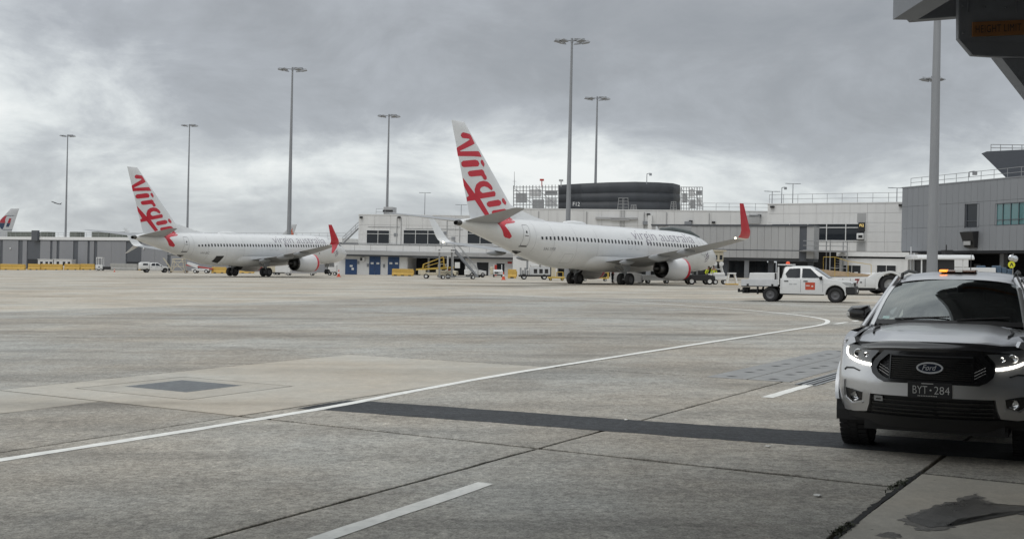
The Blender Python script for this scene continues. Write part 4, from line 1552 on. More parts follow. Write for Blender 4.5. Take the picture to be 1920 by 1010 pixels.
tops = [(1047, 347.5), (1090, 344.5), (1140, 342.3), (1190, 341.2), (1235, 342.3), (1262, 344), (1275, 347.5)]
dys = [5.0, 1.6, .3, 0, .3, 1.6, 5.5]
for k in range(len(tops) - 1):
    (xa, ya), (xb, yb) = tops[k], tops[k + 1]
    da, db = dys[k], dys[k + 1]
    levels = [0, .34, .64, 1.0]
    for li in range(3):
        mb = MB()
        q = []
        for x, y, d in ((xa, ya, da), (xb, yb, db)):
            top, bot = spt(x, y, d), spt(x, 398, d)
            q.append((top.lerp(bot, levels[li]), top.lerp(bot, levels[li + 1])))
        bul = Vector((0, -.35, 0))
        (t0, b0), (t1_, b1) = q
        rows = []
        for t in lin(0, 1, 6):
            rows.append([t0.lerp(b0, t) + bul * sin(pi * t), (t0.lerp(t1_, .5)).lerp(b0.lerp(b1, .5), t) + bul * (sin(pi * t) * 1.2 + .15), t1_.lerp(b1, t) + bul * sin(pi * t)])
        vs = [p for r in rows for p in r]
        mb.add(vs, [(i * 3 + j, i * 3 + j + 1, i * 3 + j + 4, i * 3 + j + 3) for i in range(5) for j in range(2)])
        back = [p + Vector((0, .12, 0)) for p in vs]
        mb.add(back, [(i * 3 + j, i * 3 + j + 3, i * 3 + j + 4, i * 3 + j + 1) for i in range(5) for j in range(2)])
        mb.build('black_sheet', WRAP, sc_, smooth=60, recalc=False)
mb = MB()
mb.loft([[spt(x, y - .4 + e, d + w) for x, y, d, w in [(t[0], t[1], dd, 0) for t, dd in zip(tops, dys)] + [(1272, 347, 12, 0), (1050, 347, 12, 0)]] for e in (0, 1.2)])
mb.build('roof_deck', WRAP, sc_)
for xa, xb, n in ((963, 1047, 14), (1277, 1317, 8)):
    mb = MB()
    for dd in (0, 3.0):
        for i in range(n + 1):
            x = xa + (xb - xa) * i / n
            yt = 348 + (2 if xa > 1200 else 0) + (x - xa) * (.02 if xa > 1200 else -.02)
            mb.tube(spt(x, 398, dd), spt(x, yt, dd), .085 if i % 3 == 0 else .055, None, 5)
        for k in range(7):
            y = 351 + k * 6.6
            mb.tube(spt(xa - 1, y, dd), spt(xb, y, dd), .06, None, 5)
        mb.tube(spt(xa, 352, dd), spt(xa + (xb - xa) * .5, 388, dd), .05, None, 5)
        mb.tube(spt(xa + (xb - xa) * .5, 352, dd), spt(xb, 388, dd), .05, None, 5)
    mb.build('scaffold_bay', SCAFF, sc_)
    for k, (q0, q1, ya, yb) in enumerate(((.05, .3, 362, 380), (.36, .62, 355, 369), (.7, .98, 358, 366), (.42, .68, 374, 390), (.72, .97, 372, 388))):
        x0, x1 = xa + (xb - xa) * q0, xa + (xb - xa) * q1
        mb = MB().loft([[spt(x0, ya, 1.4 + e), spt(x1, ya, 1.4 + e), spt(x1, yb, 1.4 + e), spt(x0, yb, 1.4 + e)] for e in (0, .15)])
        mb.build('site_panel', (GREYL, WALL, SCAFF)[k % 3], sc_)
mb = MB()
mb.tube(spt(964.5, 350, 0), spt(964.5, 322, 0), .06, .03, 5)
mb.tube(spt(961, 340, 0), spt(968, 340, 0), .025, None, 4)
mb.build('aerial_pole', SCAFF, sc_)
for x, y in ((1016, 339), (1052, 340)):
    mb = MB().tube(spt(x, 350, 1), spt(x, y, 1), .09, None, 6)
    c = spt(x, y, 1)
    mb.box(c.x - .35, c.x + .35, c.y - .3, c.y + .3, c.z, c.z + .3)
    mb.build('warning_lamp', REDM if x == 1016 else GREYL, sc_)
vs, fs = text_fit('F12', 1.15, .62)
c = spt(1074, 386.0, -1.0)
sg = MB().box(c.x - .15, c.x + 1.3, c.y - .10, c.y, c.z - .1, c.z + .75).build('bay_sign', WRAP, sc_)
patch(None, lambda u, v, o: Vector((c.x + u, c.y - .10 - o, c.z + v)), 'sign_figures', SIGN_W, sg, .02, maxlen=9, tris=(vs, fs))

# ---- grey airbridge and its docking head
jb_ = thing('airbridge', 'long grey ribbed airbridge in front of the terminal, docking behind the nearest airliner nose', 'airbridge')
fj = Fr((at(1222, 450, 139).x, 139.0), (at(1526, 450, 130).x, 130.0))
zj1 = fj.uz(1350, 421.5)[1]
zj0 = fj.uz(1350, 482)[1]
npan = 24
for i in range(npan):
    ua, ub = fj.L * i / npan, fj.L * (i + 1) / npan
    if abs((ua + ub) / 2 - fj.uz(1511, 450)[0]) < .4:
        fj.part('joint_bellows', DSTRIP, jb_, ua, ub, zj0 - .3, zj1, -.2, -.08)
        continue
    fj.part('side_panel', GREYL, jb_, ua + .012, ub - .012, zj0 + .98, zj1 - .14, -.2, 0)
    fj.part('lower_panel', GREYL, jb_, ua + .012, ub - .012, zj0, zj0 + .90, -.2, .03)
fj.part('tunnel', GREYL, jb_, .02, fj.L - .02, zj0, zj1 - .1, -3.2, -.19)
fj.part('roof_edge', DSTRIP, jb_, -.1, fj.L, zj1 - .13, zj1 + .05, -3.3, .12)
fj.part('side_rail', DSTRIP, jb_, 0, fj.L, zj0 + .905, zj0 + .975, -.19, .06)
fj.part('underside_beam', DSTRIP, jb_, 0, fj.L, zj0 - .35, zj0 - .003, -2.8, -.4)
for x in (1355, 1440, 1515):
    u = fj.uz(x, 490)[0]
    fj.part('support_column', DSTRIP, jb_, u - .3, u + .3, gz(30) - .2, zj0 - .35, -1.9, -1.3, bevel=.05)
# docking tunnel going to the far side of the nose, with the hooded cab
MB().box(17.2, 19.6, 120.6, 131.6, zj0 + .3, zj1 - .8).build('docking_tunnel', GREYL, jb_)
mb = MB()
mb.loft([[at(x, y, Y) for x, y in q] for q, Y in (([(1236, 428), (1262, 426.5), (1297, 434), (1313, 444), (1300, 462), (1240, 462)], 116.5), ([(1238, 427), (1262, 425.5), (1294, 432), (1309, 442), (1298, 462), (1240, 462)], 120.5))])
mb.build('docking_hood', mat('hood_fabric', (0.085, 0.10, 0.10), 0.7, var=0.2), jb_, bevel=.1)
pc = at(1345, 490, 122)
mb = MB()
mb.box(pc.x - .55, pc.x + .55, pc.y - .6, pc.y + .6, 2.6, 3.7)
mb.box(pc.x - .8, pc.x + .85, pc.y - .8, pc.y + .8, 3.7, 3.85)
cabj = mb.build('drive_cab', CREAM, jb_, bevel=.04)
for dx in (-.28, .28):
    MB().box(pc.x + dx - .16, pc.x + dx + .16, pc.y - .63, pc.y - .6, 2.8, 3.3).build('cab_window', WINB, cabj)
mb = MB()
for dx in (-.45, .45):
    for dy in (-.4, .4):
        mb.tube((pc.x + dx * .6, pc.y + dy, 2.6), (pc.x + dx * 1.9, pc.y + dy, .4), .08, None, 6)
mb.box(pc.x - .5, pc.x + .5, pc.y - .06, pc.y + .06, 1.7, 1.82)
mb.build('lift_frame', TRIM, jb_)
for dx in (-.4, .4):
    MB().lathe([(-.12, .02), (-.1, .25), (.1, .25), (.12, .02)], (pc.x + dx * .9, pc.y - .5, 2.35), 'y', 12).build('floodlight', TRIM, jb_)

# ---- steel stair tower by the airbridge end
st_ = thing('steel_stair', 'grey steel access stair between the airbridge end and the white office', 'stair')
ps = at(1556, 500, 129)
mb = MB()
for dx in (0, 2.0):
    for dy in (0, 1.6):
        mb.tube((ps.x + dx, ps.y + dy, gz(ps.x)), (ps.x + dx, ps.y + dy, 5.4), .07, None, 6)
for z in (2.2, 4.2, 4.75, 5.3):
    mb.tube((ps.x, ps.y, z), (ps.x + 2, ps.y, z), .045, None, 5)
    mb.tube((ps.x - 3.2 if z > 4 else ps.x, ps.y, z), (ps.x, ps.y, z), .045, None, 5)
mb.box(ps.x - 3.2, ps.x + 2.0, ps.y, ps.y + 1.6, 4.05, 4.18)
for k in range(12):
    mb.box(ps.x + .1 + k * .15, ps.x + .4 + k * .15, ps.y + .2, ps.y + 1.3, gz(ps.x) + .3 + k * .3, gz(ps.x) + .34 + k * .3)
mb.build('stair_frame', RAIL, st_)

# ---- grey clad building at the right
fg = Fr((at(1691, 400, 131).x, 131.0), (at(1925, 400, 112).x, 112.0))
gb = thing('grey_terminal', 'grey panel clad building at the right edge with teal glazing and open dark undercroft', 'building')
LG = fg.L * 1.9
zg1 = fg.uz(1691, 353)[1]
zg0 = fg.uz(1691, 471)[1]
rows = [zg0, fg.uz(1691, 428.6)[1], fg.uz(1691, 388)[1], zg1]
fg.part('wall', DSTRIP, gb, .02, LG, zg0, zg1 - .03, -22, -.16)
holes = [fg.rect(1811, 427, 1836.5, 381), fg.rect(1865, 423, 1990, 374)]
step = .98
nn = int(LG / step)
for i in range(nn):
    ua, ub = i * step, (i + 1) * step
    for j in range(3):
        za, zb_ = rows[j], rows[j + 1]
        um = (ua + ub) / 2
        segs = [(za, zb_)]
        for (h0_, h1_, hz0, hz1) in holes:
            if h0_ - .1 < um < h1_ + .1:
                ns = []
                for a, b in segs:
                    if hz1 <= a or hz0 >= b:
                        ns.append((a, b))
                    else:
                        if hz0 - a > .15:
                            ns.append((a, hz0))
                        if b - hz1 > .15:
                            ns.append((hz1, b))
                segs = ns
        for a, b in segs:
            fg.part('cladding_panel', GREYP, gb, ua + .012, ub - .012, a + .012, b - .012, -.15, 0)
u0, u1, z0, z1 = holes[0]
fg.window(gb, u0, u1, z0, z1, 1, [0, .28, 1], d=-.02, fm=DSTRIP, gm=WINB, fw=.06)
u0, u1, z0, z1 = holes[1]
fg.window(gb, u0, u1, z0, z1, 8, [0, .25, 1], d=-.02, fm=DSTRIP, gm=TEAL, fw=.06)
fg.part('coping', GREYP, gb, -.08, LG, zg1, zg1 + .12, -22, .05)
fg.railing('roof_railing', gb, .5, LG, zg1 + .12, 1.05, -.8, 2.0)
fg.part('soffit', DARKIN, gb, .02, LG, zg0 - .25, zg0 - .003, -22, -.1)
fg.part('undercroft_back', DARKIN, gb, 0, LG, -.5, zg0 - .25, -12, -9)
fg.part('end_wall', GREYP, gb, 0, .9, -.5, zg0 - .25, -9, -.3)
for x in (1745, 1835, 1920):
    u = fg.uz(x, 490)[0]
    fg.part('column', GREYP, gb, u - .3, u + .3, gz(45) - .3, zg0 - .25, -3.6, -3.0, bevel=.05)
for x, w_ in ((1714, .5), (1862, .4), (1878, .25)):
    u = fg.uz(x, 490)[0]
    fg.part('door_frame', GREYL, gb, u - w_, u + w_, gz(45), gz(45) + 2.3, -8.99, -8.9)
# docking display box below the dark window
u0, u1, z0, z1 = fg.rect(1811, 465, 1836, 433)
mb = MB()
mb.loft([[fg.p(a, d, z) for a, d, z in ((u0 + .05, .02, z1), (u1 - .05, .02, z1), (u1 - .15, .02, z0), (u0 + .35, .02, z0))], [fg.p(a, d, z) for a, d, z in ((u0, .9, z1 - .1), (u1, .9, z1 - .1), (u1 - .1, .5, z0 + .05), (u0 + .35, .5, z0 + .05))]])
dd_ = mb.build('docking_display', BLACK, gb, bevel=.03)
fg.part('display_face', GREYL, dd_, u0 + .6, u1 - .35, z0 + .3, z1 - 1.1, .80, .86)
# dark upswept roof behind
mb = MB()
Yr = 118.0
mb.loft([[at(x, y, Yr + e) for x, y in ((1840, 288), (1850, 284), (1990, 277), (1990, 335), (1888, 335))] for e in (0, 24)])
up_ = mb.build('upswept_roof', DSTRIP, gb)
mb = MB()
for x in (1858, 1876, 1898, 1916, 1940, 1965):
    mb.tube(at(x, 284 - (x - 1858) * .05, Yr + .5), at(x, 271 + (x - 1858) * .02, Yr + .5), .04, None, 5)
for y in (271, 277):
    mb.tube(at(1858, y, Yr + .5), at(1985, y + 2, Yr + .5), .04, None, 5)
mb.build('roof_railing', RAIL, up_)

# ================================================================== MASTS
def flood(par, M):
    mb = MB()
    mb.loft([[Vector((x * w, y * d, z)) for x, y in ((-1, -1), (1, -1), (1, 1), (-1, 1))] for z, w, d in ((.16, .16, .18), (.02, .38, .42), (-.16, .46, .5))])
    o = mb.build('floodlight', MAST, par, bevel=.03, seg=1)
    o.matrix_local = M
    return o


def mast(px, py, D, top, label, group='tall floodlight masts', H=None, rb=.36, rt=.13):
    q = at(px, py, D)
    x, y = q.x, q.y
    z0 = gz(x)
    H = q.z - z0
    t = thing('light_mast', label, 'light mast', Matrix.Translation((x, y, z0)), group)
    mb = MB()
    mb.lathe([(0, rb * 1.25), (.04, rb * 1.25), (.05, rb), (H * .5, (rb + rt) / 2), (H - .2, rt)], (0, 0, 0), 'z', 14, cap1=True)
    mb.build('pole', MAST, t, smooth=40)
    mb = MB()
    k = top
    for a in (R(8), R(8) + pi):
        d = Vector((cos(a), sin(a), 0))
        mb.tube(Vector((0, 0, H - .1)), d * 1.45 * k + Vector((0, 0, H + .05)), .07, .06, 6)
    mb.tube((0, 0, H - .35), (0, 0, H + .22), .16, .16, 8)
    mb.box(.2 * k, 1.1 * k, -.22, .22, H - .06, H + .20)
    mb.build('head_frame', MAST, t)
    for a, r in ((R(8), 1.25), (R(50), .95), (R(-38), .95), (R(188), 1.25), (R(215), .9), (R(150), 1.0)):
        c = Vector((cos(a) * r * k, sin(a) * r * k, H - .16))
        tilt = Matrix.Rotation(R(20), 4, Vector((-sin(a), cos(a), 0)))
        flood(t, Matrix.Translation(c) @ Matrix.Rotation(a, 4, 'Z') @ Matrix.Rotation(R(-12), 4, 'Y'))
    return t


mast(127, 254, 312, 1.35, 'leftmost floodlight mast, standing behind the long grey pier')
mast(355.5, 234.5, 285, 1.35, 'floodlight mast rising behind the left airliner fuselage')
mast(548.5, 129, 178, 1.5, 'thick floodlight mast right behind the front of the left airliner', rb=.42)
mast(729.5, 216.5, 214, 1.4, 'floodlight mast behind the roof plant box between the two airliners')
mast(1072.5, 75.5, 139, 1.45, 'tallest floodlight mast, crossing the black wrapped scaffold')
mast(1120, 183.5, 198, 1.5, 'shorter floodlight mast standing behind the black wrapped scaffold')
mast(1762, -160, 62, .9, 'thick grey mast at right running up out of the picture', rb=.31, rt=.15)
mast(1748, 146.5, 135, .85, 'floodlight mast hidden behind the thick grey mast, only lamps showing', rb=.12, rt=.08)
for px, py, D, lb in ((797, 361.5, 230, 'small twin-arm lamp post beyond the white terminal roof, left of the tail'), (865, 384, 235, 'tiny lamp post just left of the nearest tail fin'),
                      (1448, 359, 172, 'small twin-arm lamp at the corner of the white roof'), (1466, 352, 180, 'single lamp post above the white roof corner'),
                      (1487, 344.5, 176, 'taller thin lamp post above the white roof railing'), (1682, 352.5, 150, 'small twin-arm lamp beside the grey clad building'),
                      (1213, 326, 182, 'hooked camera post on the black wrapped scaffold'), (1817, 323, 114, 'hooked camera post on the grey clad roof')):
    q = at(px, py, D)
    zb_ = {797: 3, 865: 3, 1213: spt(1213, 343).z - .3, 1817: zg1}.get(px, 8.0)
    t = thing('lamp_post', lb, 'lamp post', Matrix.Translation((q.x, q.y, zb_)), 'small lamp posts on the roofs')
    hh = q.z - zb_
    MB().tube((0, 0, 0), (0, 0, hh), .09 if px != 1213 else .07, .06, 6).build('pole', MAST, t)
    mb = MB()
    if px in (1213, 1817, 1466):
        mb.tube((0, 0, hh), (.55, 0, hh + .12), .06, None, 5)
        mb.box(.4, .8, -.14, .14, hh - .28, hh + .12)
    else:
        mb.tube((-.9, 0, hh), (.9, 0, hh), .05, None, 5)
        mb.loft([[Vector((x0 * .6 + dx, y_, z_)) for dx, y_, z_ in ((-.3, -.2, hh - .05), (.3, -.2, hh - .05), (.3, .2, hh + .08), (-.3, .2, hh + .08))] for x0 in (-1.6, -1.2)])
        mb.loft([[Vector((x0 * .6 + dx, y_, z_)) for dx, y_, z_ in ((-.3, -.2, hh - .05), (.3, -.2, hh - .05), (.3, .2, hh + .08), (-.3, .2, hh + .08))] for x0 in (1.2, 1.6)])
    mb.build('lamp_head', MAST, t)
    if zb_ == 8.0 or px in (797, 865):
        pass

# ================================================================== OVERHEAD STRUCTURE (the camera stands at its edge)
DECK = mat('deck_steel_dark', (0.21, 0.222, 0.242), 0.6, var=0.12, vscale=1.2, dirt=0.2)
DECK2 = mat('deck_steel', (0.17, 0.178, 0.192), 0.6, var=0.12, vscale=0.8, streak=True)
OCHRE = mat('faded_sign_orange', (0.27, 0.12, 0.04), 0.7, var=0.12, vscale=3, dirt=0.3)
ov = thing('overhead_walkway', 'dark steel overhead walkway at the top right corner with an orange height limit sign', 'walkway')
Yg = 14.0


def op(px, py, Y=Yg):
    return at(px, py, Y)


# girder facing the apron
gp = [op(1797, -230), op(1797, 73), op(1823, 104), op(1862, 106.5), op(2700, 121), op(2700, -230)]
mb = MB().loft([[p + Vector((0, e, 0)) for p in gp] for e in (0, .09)])
gird = mb.build('girder', DECK, ov, bevel=.012)
# lighter lower flange on the face
mb = MB().loft([[op(1800, 77) + Vector((0, -.012 + e, 0)), op(1823, 103) + Vector((0, -.012 + e, 0)), op(1862, 105.5) + Vector((0, -.012 + e, 0)), op(2700, 120) + Vector((0, -.012 + e, 0)), op(2700, 98) + Vector((0, -.012 + e, 0)), op(1850, 78) + Vector((0, -.012 + e, 0))] for e in (0, .011)])
mb.build('girder_flange', DECK2, gird)
for k in range(9):
    x_ = 1806 + k * 40
    for y_ in (-22, 12, 62):
        c = op(x_, y_ + k * 1.4)
        MB().lathe([(-.018, .004), (-.016, .014), (0, .016)], c, 'y', 6).build('bolt', DECK2, gird)
for x_ in (1815, 1905, 2000):
    a_, b_ = op(x_, 24), op(x_, -200)
    MB().box(a_.x - .008, a_.x + .008, a_.y - .022, a_.y - .001, a_.z, b_.z).build('stiffener', DECK2, gird)
# sign board with its lettering
s0, s1, s2, s3 = op(1821, 70), op(2080, 60), op(2080, 31), op(1822, 43)
mb = MB().loft([[p + Vector((0, -e, 0)) for p in (s0, s1, s2, s3)] for e in (.014, .035)])
sgn = mb.build('height_sign', OCHRE, gird)
vs, fs = text_fit('HEIGHT LIMIT', 1.0, 1.0, spacing=1.12)
b0, b1, t0 = op(1827, 63.5), op(1912, 59.5), op(1827, 49.5)
ux, uz_ = (b1 - b0), (t0 - b0)
patch(None, lambda u, v, o: b0 + ux * u + uz_ * v + Vector((0, -.035 - o, 0)), 'sign_lettering', BLACK, sgn, .004, maxlen=9, tris=(vs, fs))
# cantilever beam end left of the girder
mb = MB().loft([[p + Vector((0, e, 0)) for p in (op(1694, -230), op(1694, 5), op(1719, 34), op(1812, 27), op(1812, -230))] for e in (.10, .28)])
cant = mb.build('cantilever_beam', DECK2, ov, bevel=.01)
mb = MB().loft([[p + Vector((0, e, 0)) for p in (op(1700, -60), op(1700, 7), op(1741, 3.5), op(1744, -60))] for e in (.07, .095)])
mb.build('light_panel', mat('pale_panel', (0.42, 0.42, 0.42), 0.6), cant)
# inclined brace under the girder
mb = MB().loft([[p + Vector((0, e, 0)) for p in (op(1880, 100), op(2037, 300), op(2400, 300), op(2400, 116))] for e in (.10, .34)])
mb.build('brace', DECK, ov)
# deck above and behind; unseen return over the camera, sized to shade the foreground
mb = MB()
zd = 5.35
mb.box(4.75, 30, -14, 13.9, zd, zd + .5)
mb.box(4.75, 5.05, -14, 13.9, 4.95, zd - .003)
for y in (9.5, 5.5):
    mb.box(5.06, 30, y - .15, y + .15, 4.9, zd - .003)
mb.build('deck', DECK, ov)
mb = MB()
mb.box(-7.5, 4.7, -14, 5.5, zd, zd + .5)
mb.box(-1.2, 4.7, 5.503, 8.4, zd, zd + .5)
mb.build('shading_deck', DECK, ov)
MB().box(8.6, 9.0, -14, 13.0, -.1, 4.9).build('light_blocking_wall', DECK, ov)  # unseen wall, added to block light coming from the right
bw = thing('unseen_shade_wall', 'added unseen wall behind the viewpoint, darkening the silver ute front', 'wall')
MB().box(-7.5, 30, -14.4, -14.05, -1, zd + 3).build('wall', DECK, bw)  # out of view, added so the ute front faces something dark

# ================================================================== SILVER UTE (close, at right)
SILVER = mat('silver_paint', (0.62, 0.625, 0.635), 0.31, 0.82, var=0.02, vscale=2, coat=0.7)
GLOSSB = mat('gloss_black', (0.012, 0.012, 0.013), 0.16, coat=0.5)
MATTB = mat('matt_black_trim', (0.018, 0.018, 0.019), 0.55)
LENS = mat('headlamp_smoked', (0.15, 0.153, 0.155), 0.09, 0.25, coat=1.0)
REFL = mat('lamp_reflector', (0.7, 0.71, 0.72), 0.12, 1.0)
DRL = mat('lit_running_lamp', (0.9, 0.9, 0.85), 0.3, emit=(1.0, 0.95, 0.86), estr=5.0)
AMBER = mat('lit_amber_beacon', (0.7, 0.2, 0.02), 0.3, emit=(1.0, 0.25, 0.02), estr=2.2)
AMBER0 = mat('amber_lens_off', (0.10, 0.035, 0.012), 0.2, coat=0.5)
WSCR = mat('windscreen_glass', (0.010, 0.012, 0.013), 0.03, ior=2.9, coat=0.6)
BADGEW = mat('badge_bright', (0.62, 0.63, 0.64), 0.3, 0.35)
PLATE = mat('plate_black', (0.012, 0.012, 0.014), 0.45)
PLATEW = mat('plate_white', (0.62, 0.62, 0.60), 0.5)
CLEAR = mat('indicator_lens', (0.62, 0.62, 0.60), 0.15, coat=0.6)


def fx(y, z):
    a = min(abs(y), .93)
    return .40 * (a / .9) ** 2.6 + interp(z, [.3, .45, .6, .72, .85, 1.0, 1.1], [.12, .04, 0, 0, .04, .09, .15])


def front(y, z, o):
    """the nose surface; o pushes forward"""
    e = .01
    dy = (fx(y + e, z) - fx(y - e, z)) / (2 * e)
    n = Vector((-1, dy, 0)).normalized()
    return Vector((fx(y, z), y, z)) + n * o


def mir(poly):
    return [(-a, b) for a, b in poly][::-1]


def both(poly, *args, **kw):
    return [patch([p], *args, **kw) for p in (poly, mir(poly))]


ran = thing('dual_cab_ute', 'silver dual cab ute close at the right edge, running lamps lit, black bonnet guard', 'ute', pose(3.754, 9.779, 207.354, -.012))

# body sides: one skin from the bumper corner to the tail, with wheel arches cut out
AX1, AX2, WZ, WR = .92, 4.12, .375, .455


def side_xy(t, z):
    """t 0..1 along the flank"""
    pts_x = [fx(.80, z), fx(.80, z) + .045, fx(.80, z) + .12, .62, .92, 1.4, 2.4, 3.6, 4.4, 5.05, 5.26, 5.33]
    pts_y = [.80, .838, .868, .90, .918, .915, .908, .905, .903, .893, .86, .78]
    s = [0, .04, .08, .13, .19, .28, .45, .66, .8, .94, .98, 1]
    ins = interp(z, [.40, .50, .62, .78, .95, 1.05, 1.10, 1.14], [.045, .012, 0, 0, .012, .035, .06, .10])
    return interp(t, s, pts_x), interp(t, s, pts_y) - ins


for sd in (1, -1):
    ts = sorted(set(lin(0, .13, 8) + lin(.13, .28, 22) + lin(.28, .66, 14) + lin(.66, .94, 34) + lin(.94, 1, 5)))
    zs = lin(.40, 1.14, 34)
    mb = MB()
    V = {}
    for i, t in enumerate(ts):
        for j, z in enumerate(zs):
            x, y = side_xy(t, z)
            zt_ = z
            for ax in (AX1, AX2):
                dx, dz = x - ax, z - WZ
                r = sqrt(dx * dx + dz * dz)
                if WR - .035 < r < WR + .02 and z > WZ - .05:
                    x, zt_ = ax + dx / r * WR, WZ + dz / r * WR
            V[i, j] = (x, sd * y, zt_, min(sqrt((x - a) ** 2 + (zt_ - WZ) ** 2) for a in (AX1, AX2)))
    idx = {}
    fs = []
    vs = []
    for k_, v in V.items():
        idx[k_] = len(vs)
        vs.append(v[:3])
    for i in range(len(ts) - 1):
        for j in range(len(zs) - 1):
            q = [(i, j), (i + 1, j), (i + 1, j + 1), (i, j + 1)]
            if any(V[p][3] < WR - .002 for p in q):
                continue
            fs.append(tuple(idx[p] for p in q))
    mb.add(vs, fs)
    mb.build('body_side', SILVER, ran, smooth=40)
    # arch flare and dark wheel housing
    for ax in (AX1, AX2):
        mb = MB()
        rings = []
        for k in range(25):
            a = R(14 + 166 * k / 24)
            c_, s_ = cos(a), sin(a)
            ring = []
            yb = side_xy(.19 if ax < 2 else .75, WZ + WR * s_)[1]
            for r, dy in ((WR - .01, -.05), (WR - .012, .004), (WR + .012, .009), (WR + .035, .004), (WR + .04, -.03)):
                ring.append(Vector((ax - c_ * r, sd * (yb + dy), WZ + s_ * r)))
            rings.append(ring)
        mb.loft(rings, True, True)
        mb.build('arch_flare', SILVER, ran, smooth=50)
        mb = MB()
        mb.loft([[Vector((ax - cos(R(200 * k / 16 - 10)) * WR, sd * y, WZ + sin(R(200 * k / 16 - 10)) * WR)) for k in range(17)] for y in (.90, .45)], False, True, closed=False)
        mb.build('wheel_housing', MATTB, ran)

# black backing behind everything on the nose
patch([[(-.80, .34), (.80, .34), (.80, 1.06), (-.80, 1.06)]], front, 'front_backing', MATTB, ran, -.035, .0, maxlen=.12)
# bumper skin in body colour with openings left out
bump = [(0, .722), (.40, .716), (.455, .745), (.505, .785), (.525, .845), (.64, .868), (.745, .912), (.80, .955), (.80, .415), (.70, .408), (.57, .425), (.545, .50), (.53, .598), (0, .602)]
patch([bump], front, 'bumper', SILVER, ran, .0, .05, maxlen=.05)
patch([mir(bump)], front, 'bumper', SILVER, ran, .0, .05, maxlen=.05)
# headlamp sides above the bumper corner: fender top edge
both([(.745, 1.03), (.775, 1.005), (.785, .95), (.80, .955), (.80, 1.09), (.72, 1.10), (.70, 1.05)], front, 'fender_nose', SILVER, ran, .0, .05, maxlen=.05)
# fog lamp recess, its bright surround, lamp
fogp = [(.778, .628), (.693, .619), (.605, .601), (.614, .523), (.706, .498), (.768, .540)]
for f_, q in ((1, fogp), (-1, mir(fogp))):
    fg_ = patch([q], front, 'fog_recess', GLOSSB, ran, .004, .03, maxlen=.05)
    c = front(.665 * f_, .562, .012)
    mb = MB().lathe([(0, .002), (.004, .030), (-.006, .043), (-.016, .046), (.02, .05)], c, 'x', 18)
    mb.build('fog_lamp', REFL, fg_, smooth=50)
    tr = [(.800, .70), (.785, .70), (.786, .545), (.712, .486), (.60, .512), (.60, .498), (.715, .468), (.805, .535)]
    q2 = tr if f_ > 0 else mir(tr)
    patch([q2], front, 'fog_surround', REFL if False else SILVER, ran, .014, .02, maxlen=.05)
    cr = [(.80, .795), (.775, .818), (.70, .822), (.63, .800), (.64, .79), (.70, .808), (.77, .803), (.79, .785)]
    patch([cr if f_ > 0 else mir(cr)], front, 'bumper_crease', MATTB, ran, .004, .01, maxlen=.06)
# lower intake: recessed mesh and bars, lower valance
patch([[(.52, .595), (-.52, .595), (-.56, .42), (.56, .42)]], front, 'lower_intake', MATTB, ran, -.03, maxlen=.1)
for z in (.555, .515, .475, .44):
    patch([[(.52, z - .006), (.52, z + .006), (-.52, z + .006), (-.52, z - .006)]], front, 'intake_bar', GLOSSB, ran, -.012, .02, maxlen=.1)
patch([[(.50, .585), (.42, .585), (.42, .535), (.50, .535)]], front, 'intake_plate', GREYL, ran, -.012, .01, maxlen=.1)
patch([[(.72, .408), (-.72, .408), (-.62, .36), (-.45, .30), (.45, .30), (.62, .36)]], front, 'valance', MATTB, ran, -.005, .05, maxlen=.08)
# grille
go = [(.52, .842), (.485, .915), (.405, 1.0), (-.405, 1.0), (-.485, .915), (-.52, .842), (-.505, .79), (-.455, .745), (-.40, .722), (.40, .722), (.455, .745), (.505, .79)]
gi = [(.468, .842), (.44, .90), (.365, .968), (-.365, .968), (-.44, .90), (-.468, .842), (-.45, .80), (-.41, .77), (-.37, .752), (.37, .752), (.41, .77), (.45, .80)]
gr_ = patch([go], front, 'grille', MATTB, ran, -.025, maxlen=.08)
for k in range(12):
    patch([[go[k], go[(k + 1) % 12], gi[(k + 1) % 12], gi[k]]], front, 'grille_surround', GLOSSB, gr_, .014, .04, maxlen=.08)
bars = MB()
for k in range(11):
    z = .765 + k * .0185
    if .94 < z:
        continue
    pts = [front(y, z, .0) for y in lin(-.345, .345, 13)]
    for a, b in zip(pts[:-1], pts[1:]):
        bars.loft([[a + Vector((0, 0, h)) + Vector((d, 0, 0)) for h, d in ((-.005, 0), (.005, 0), (.005, .02), (-.005, .02))], [b + Vector((0, 0, h)) + Vector((d, 0, 0)) for h, d in ((-.005, 0), (.005, 0), (.005, .02), (-.005, .02))]])
tag(bars.build('grille_bars', GLOSSB, gr_), kind='stuff')
for f_ in (1, -1):
    q = [(.352 * f_, .752), (.342 * f_, .752), (.342 * f_, .965), (.352 * f_, .965)]
    patch([q if f_ < 0 else q[::-1]], front, 'grille_divider', GLOSSB, gr_, .010, .03, maxlen=.1)
    net = MB()
    for k in range(7):
        for m_ in (0, 1):
            z0_ = .775 + k * .026
            a, b = (front(.36 * f_, z0_, 0), front(.45 * f_, z0_ + (.05 if m_ else -.05), 0))
            if b.z > .9 or b.z < .79:
                continue
            net.tube(a, b, .003, None, 4)
    tag(net.build('grille_mesh', GLOSSB, gr_), kind='stuff')
patch([[(.345, .985), (.345, .958), (-.345, .958), (-.345, .985)]], front, 'grille_top_bar', mat('dark_satin', (0.06, 0.063, 0.068), 0.35), gr_, .012, .03, maxlen=.08)
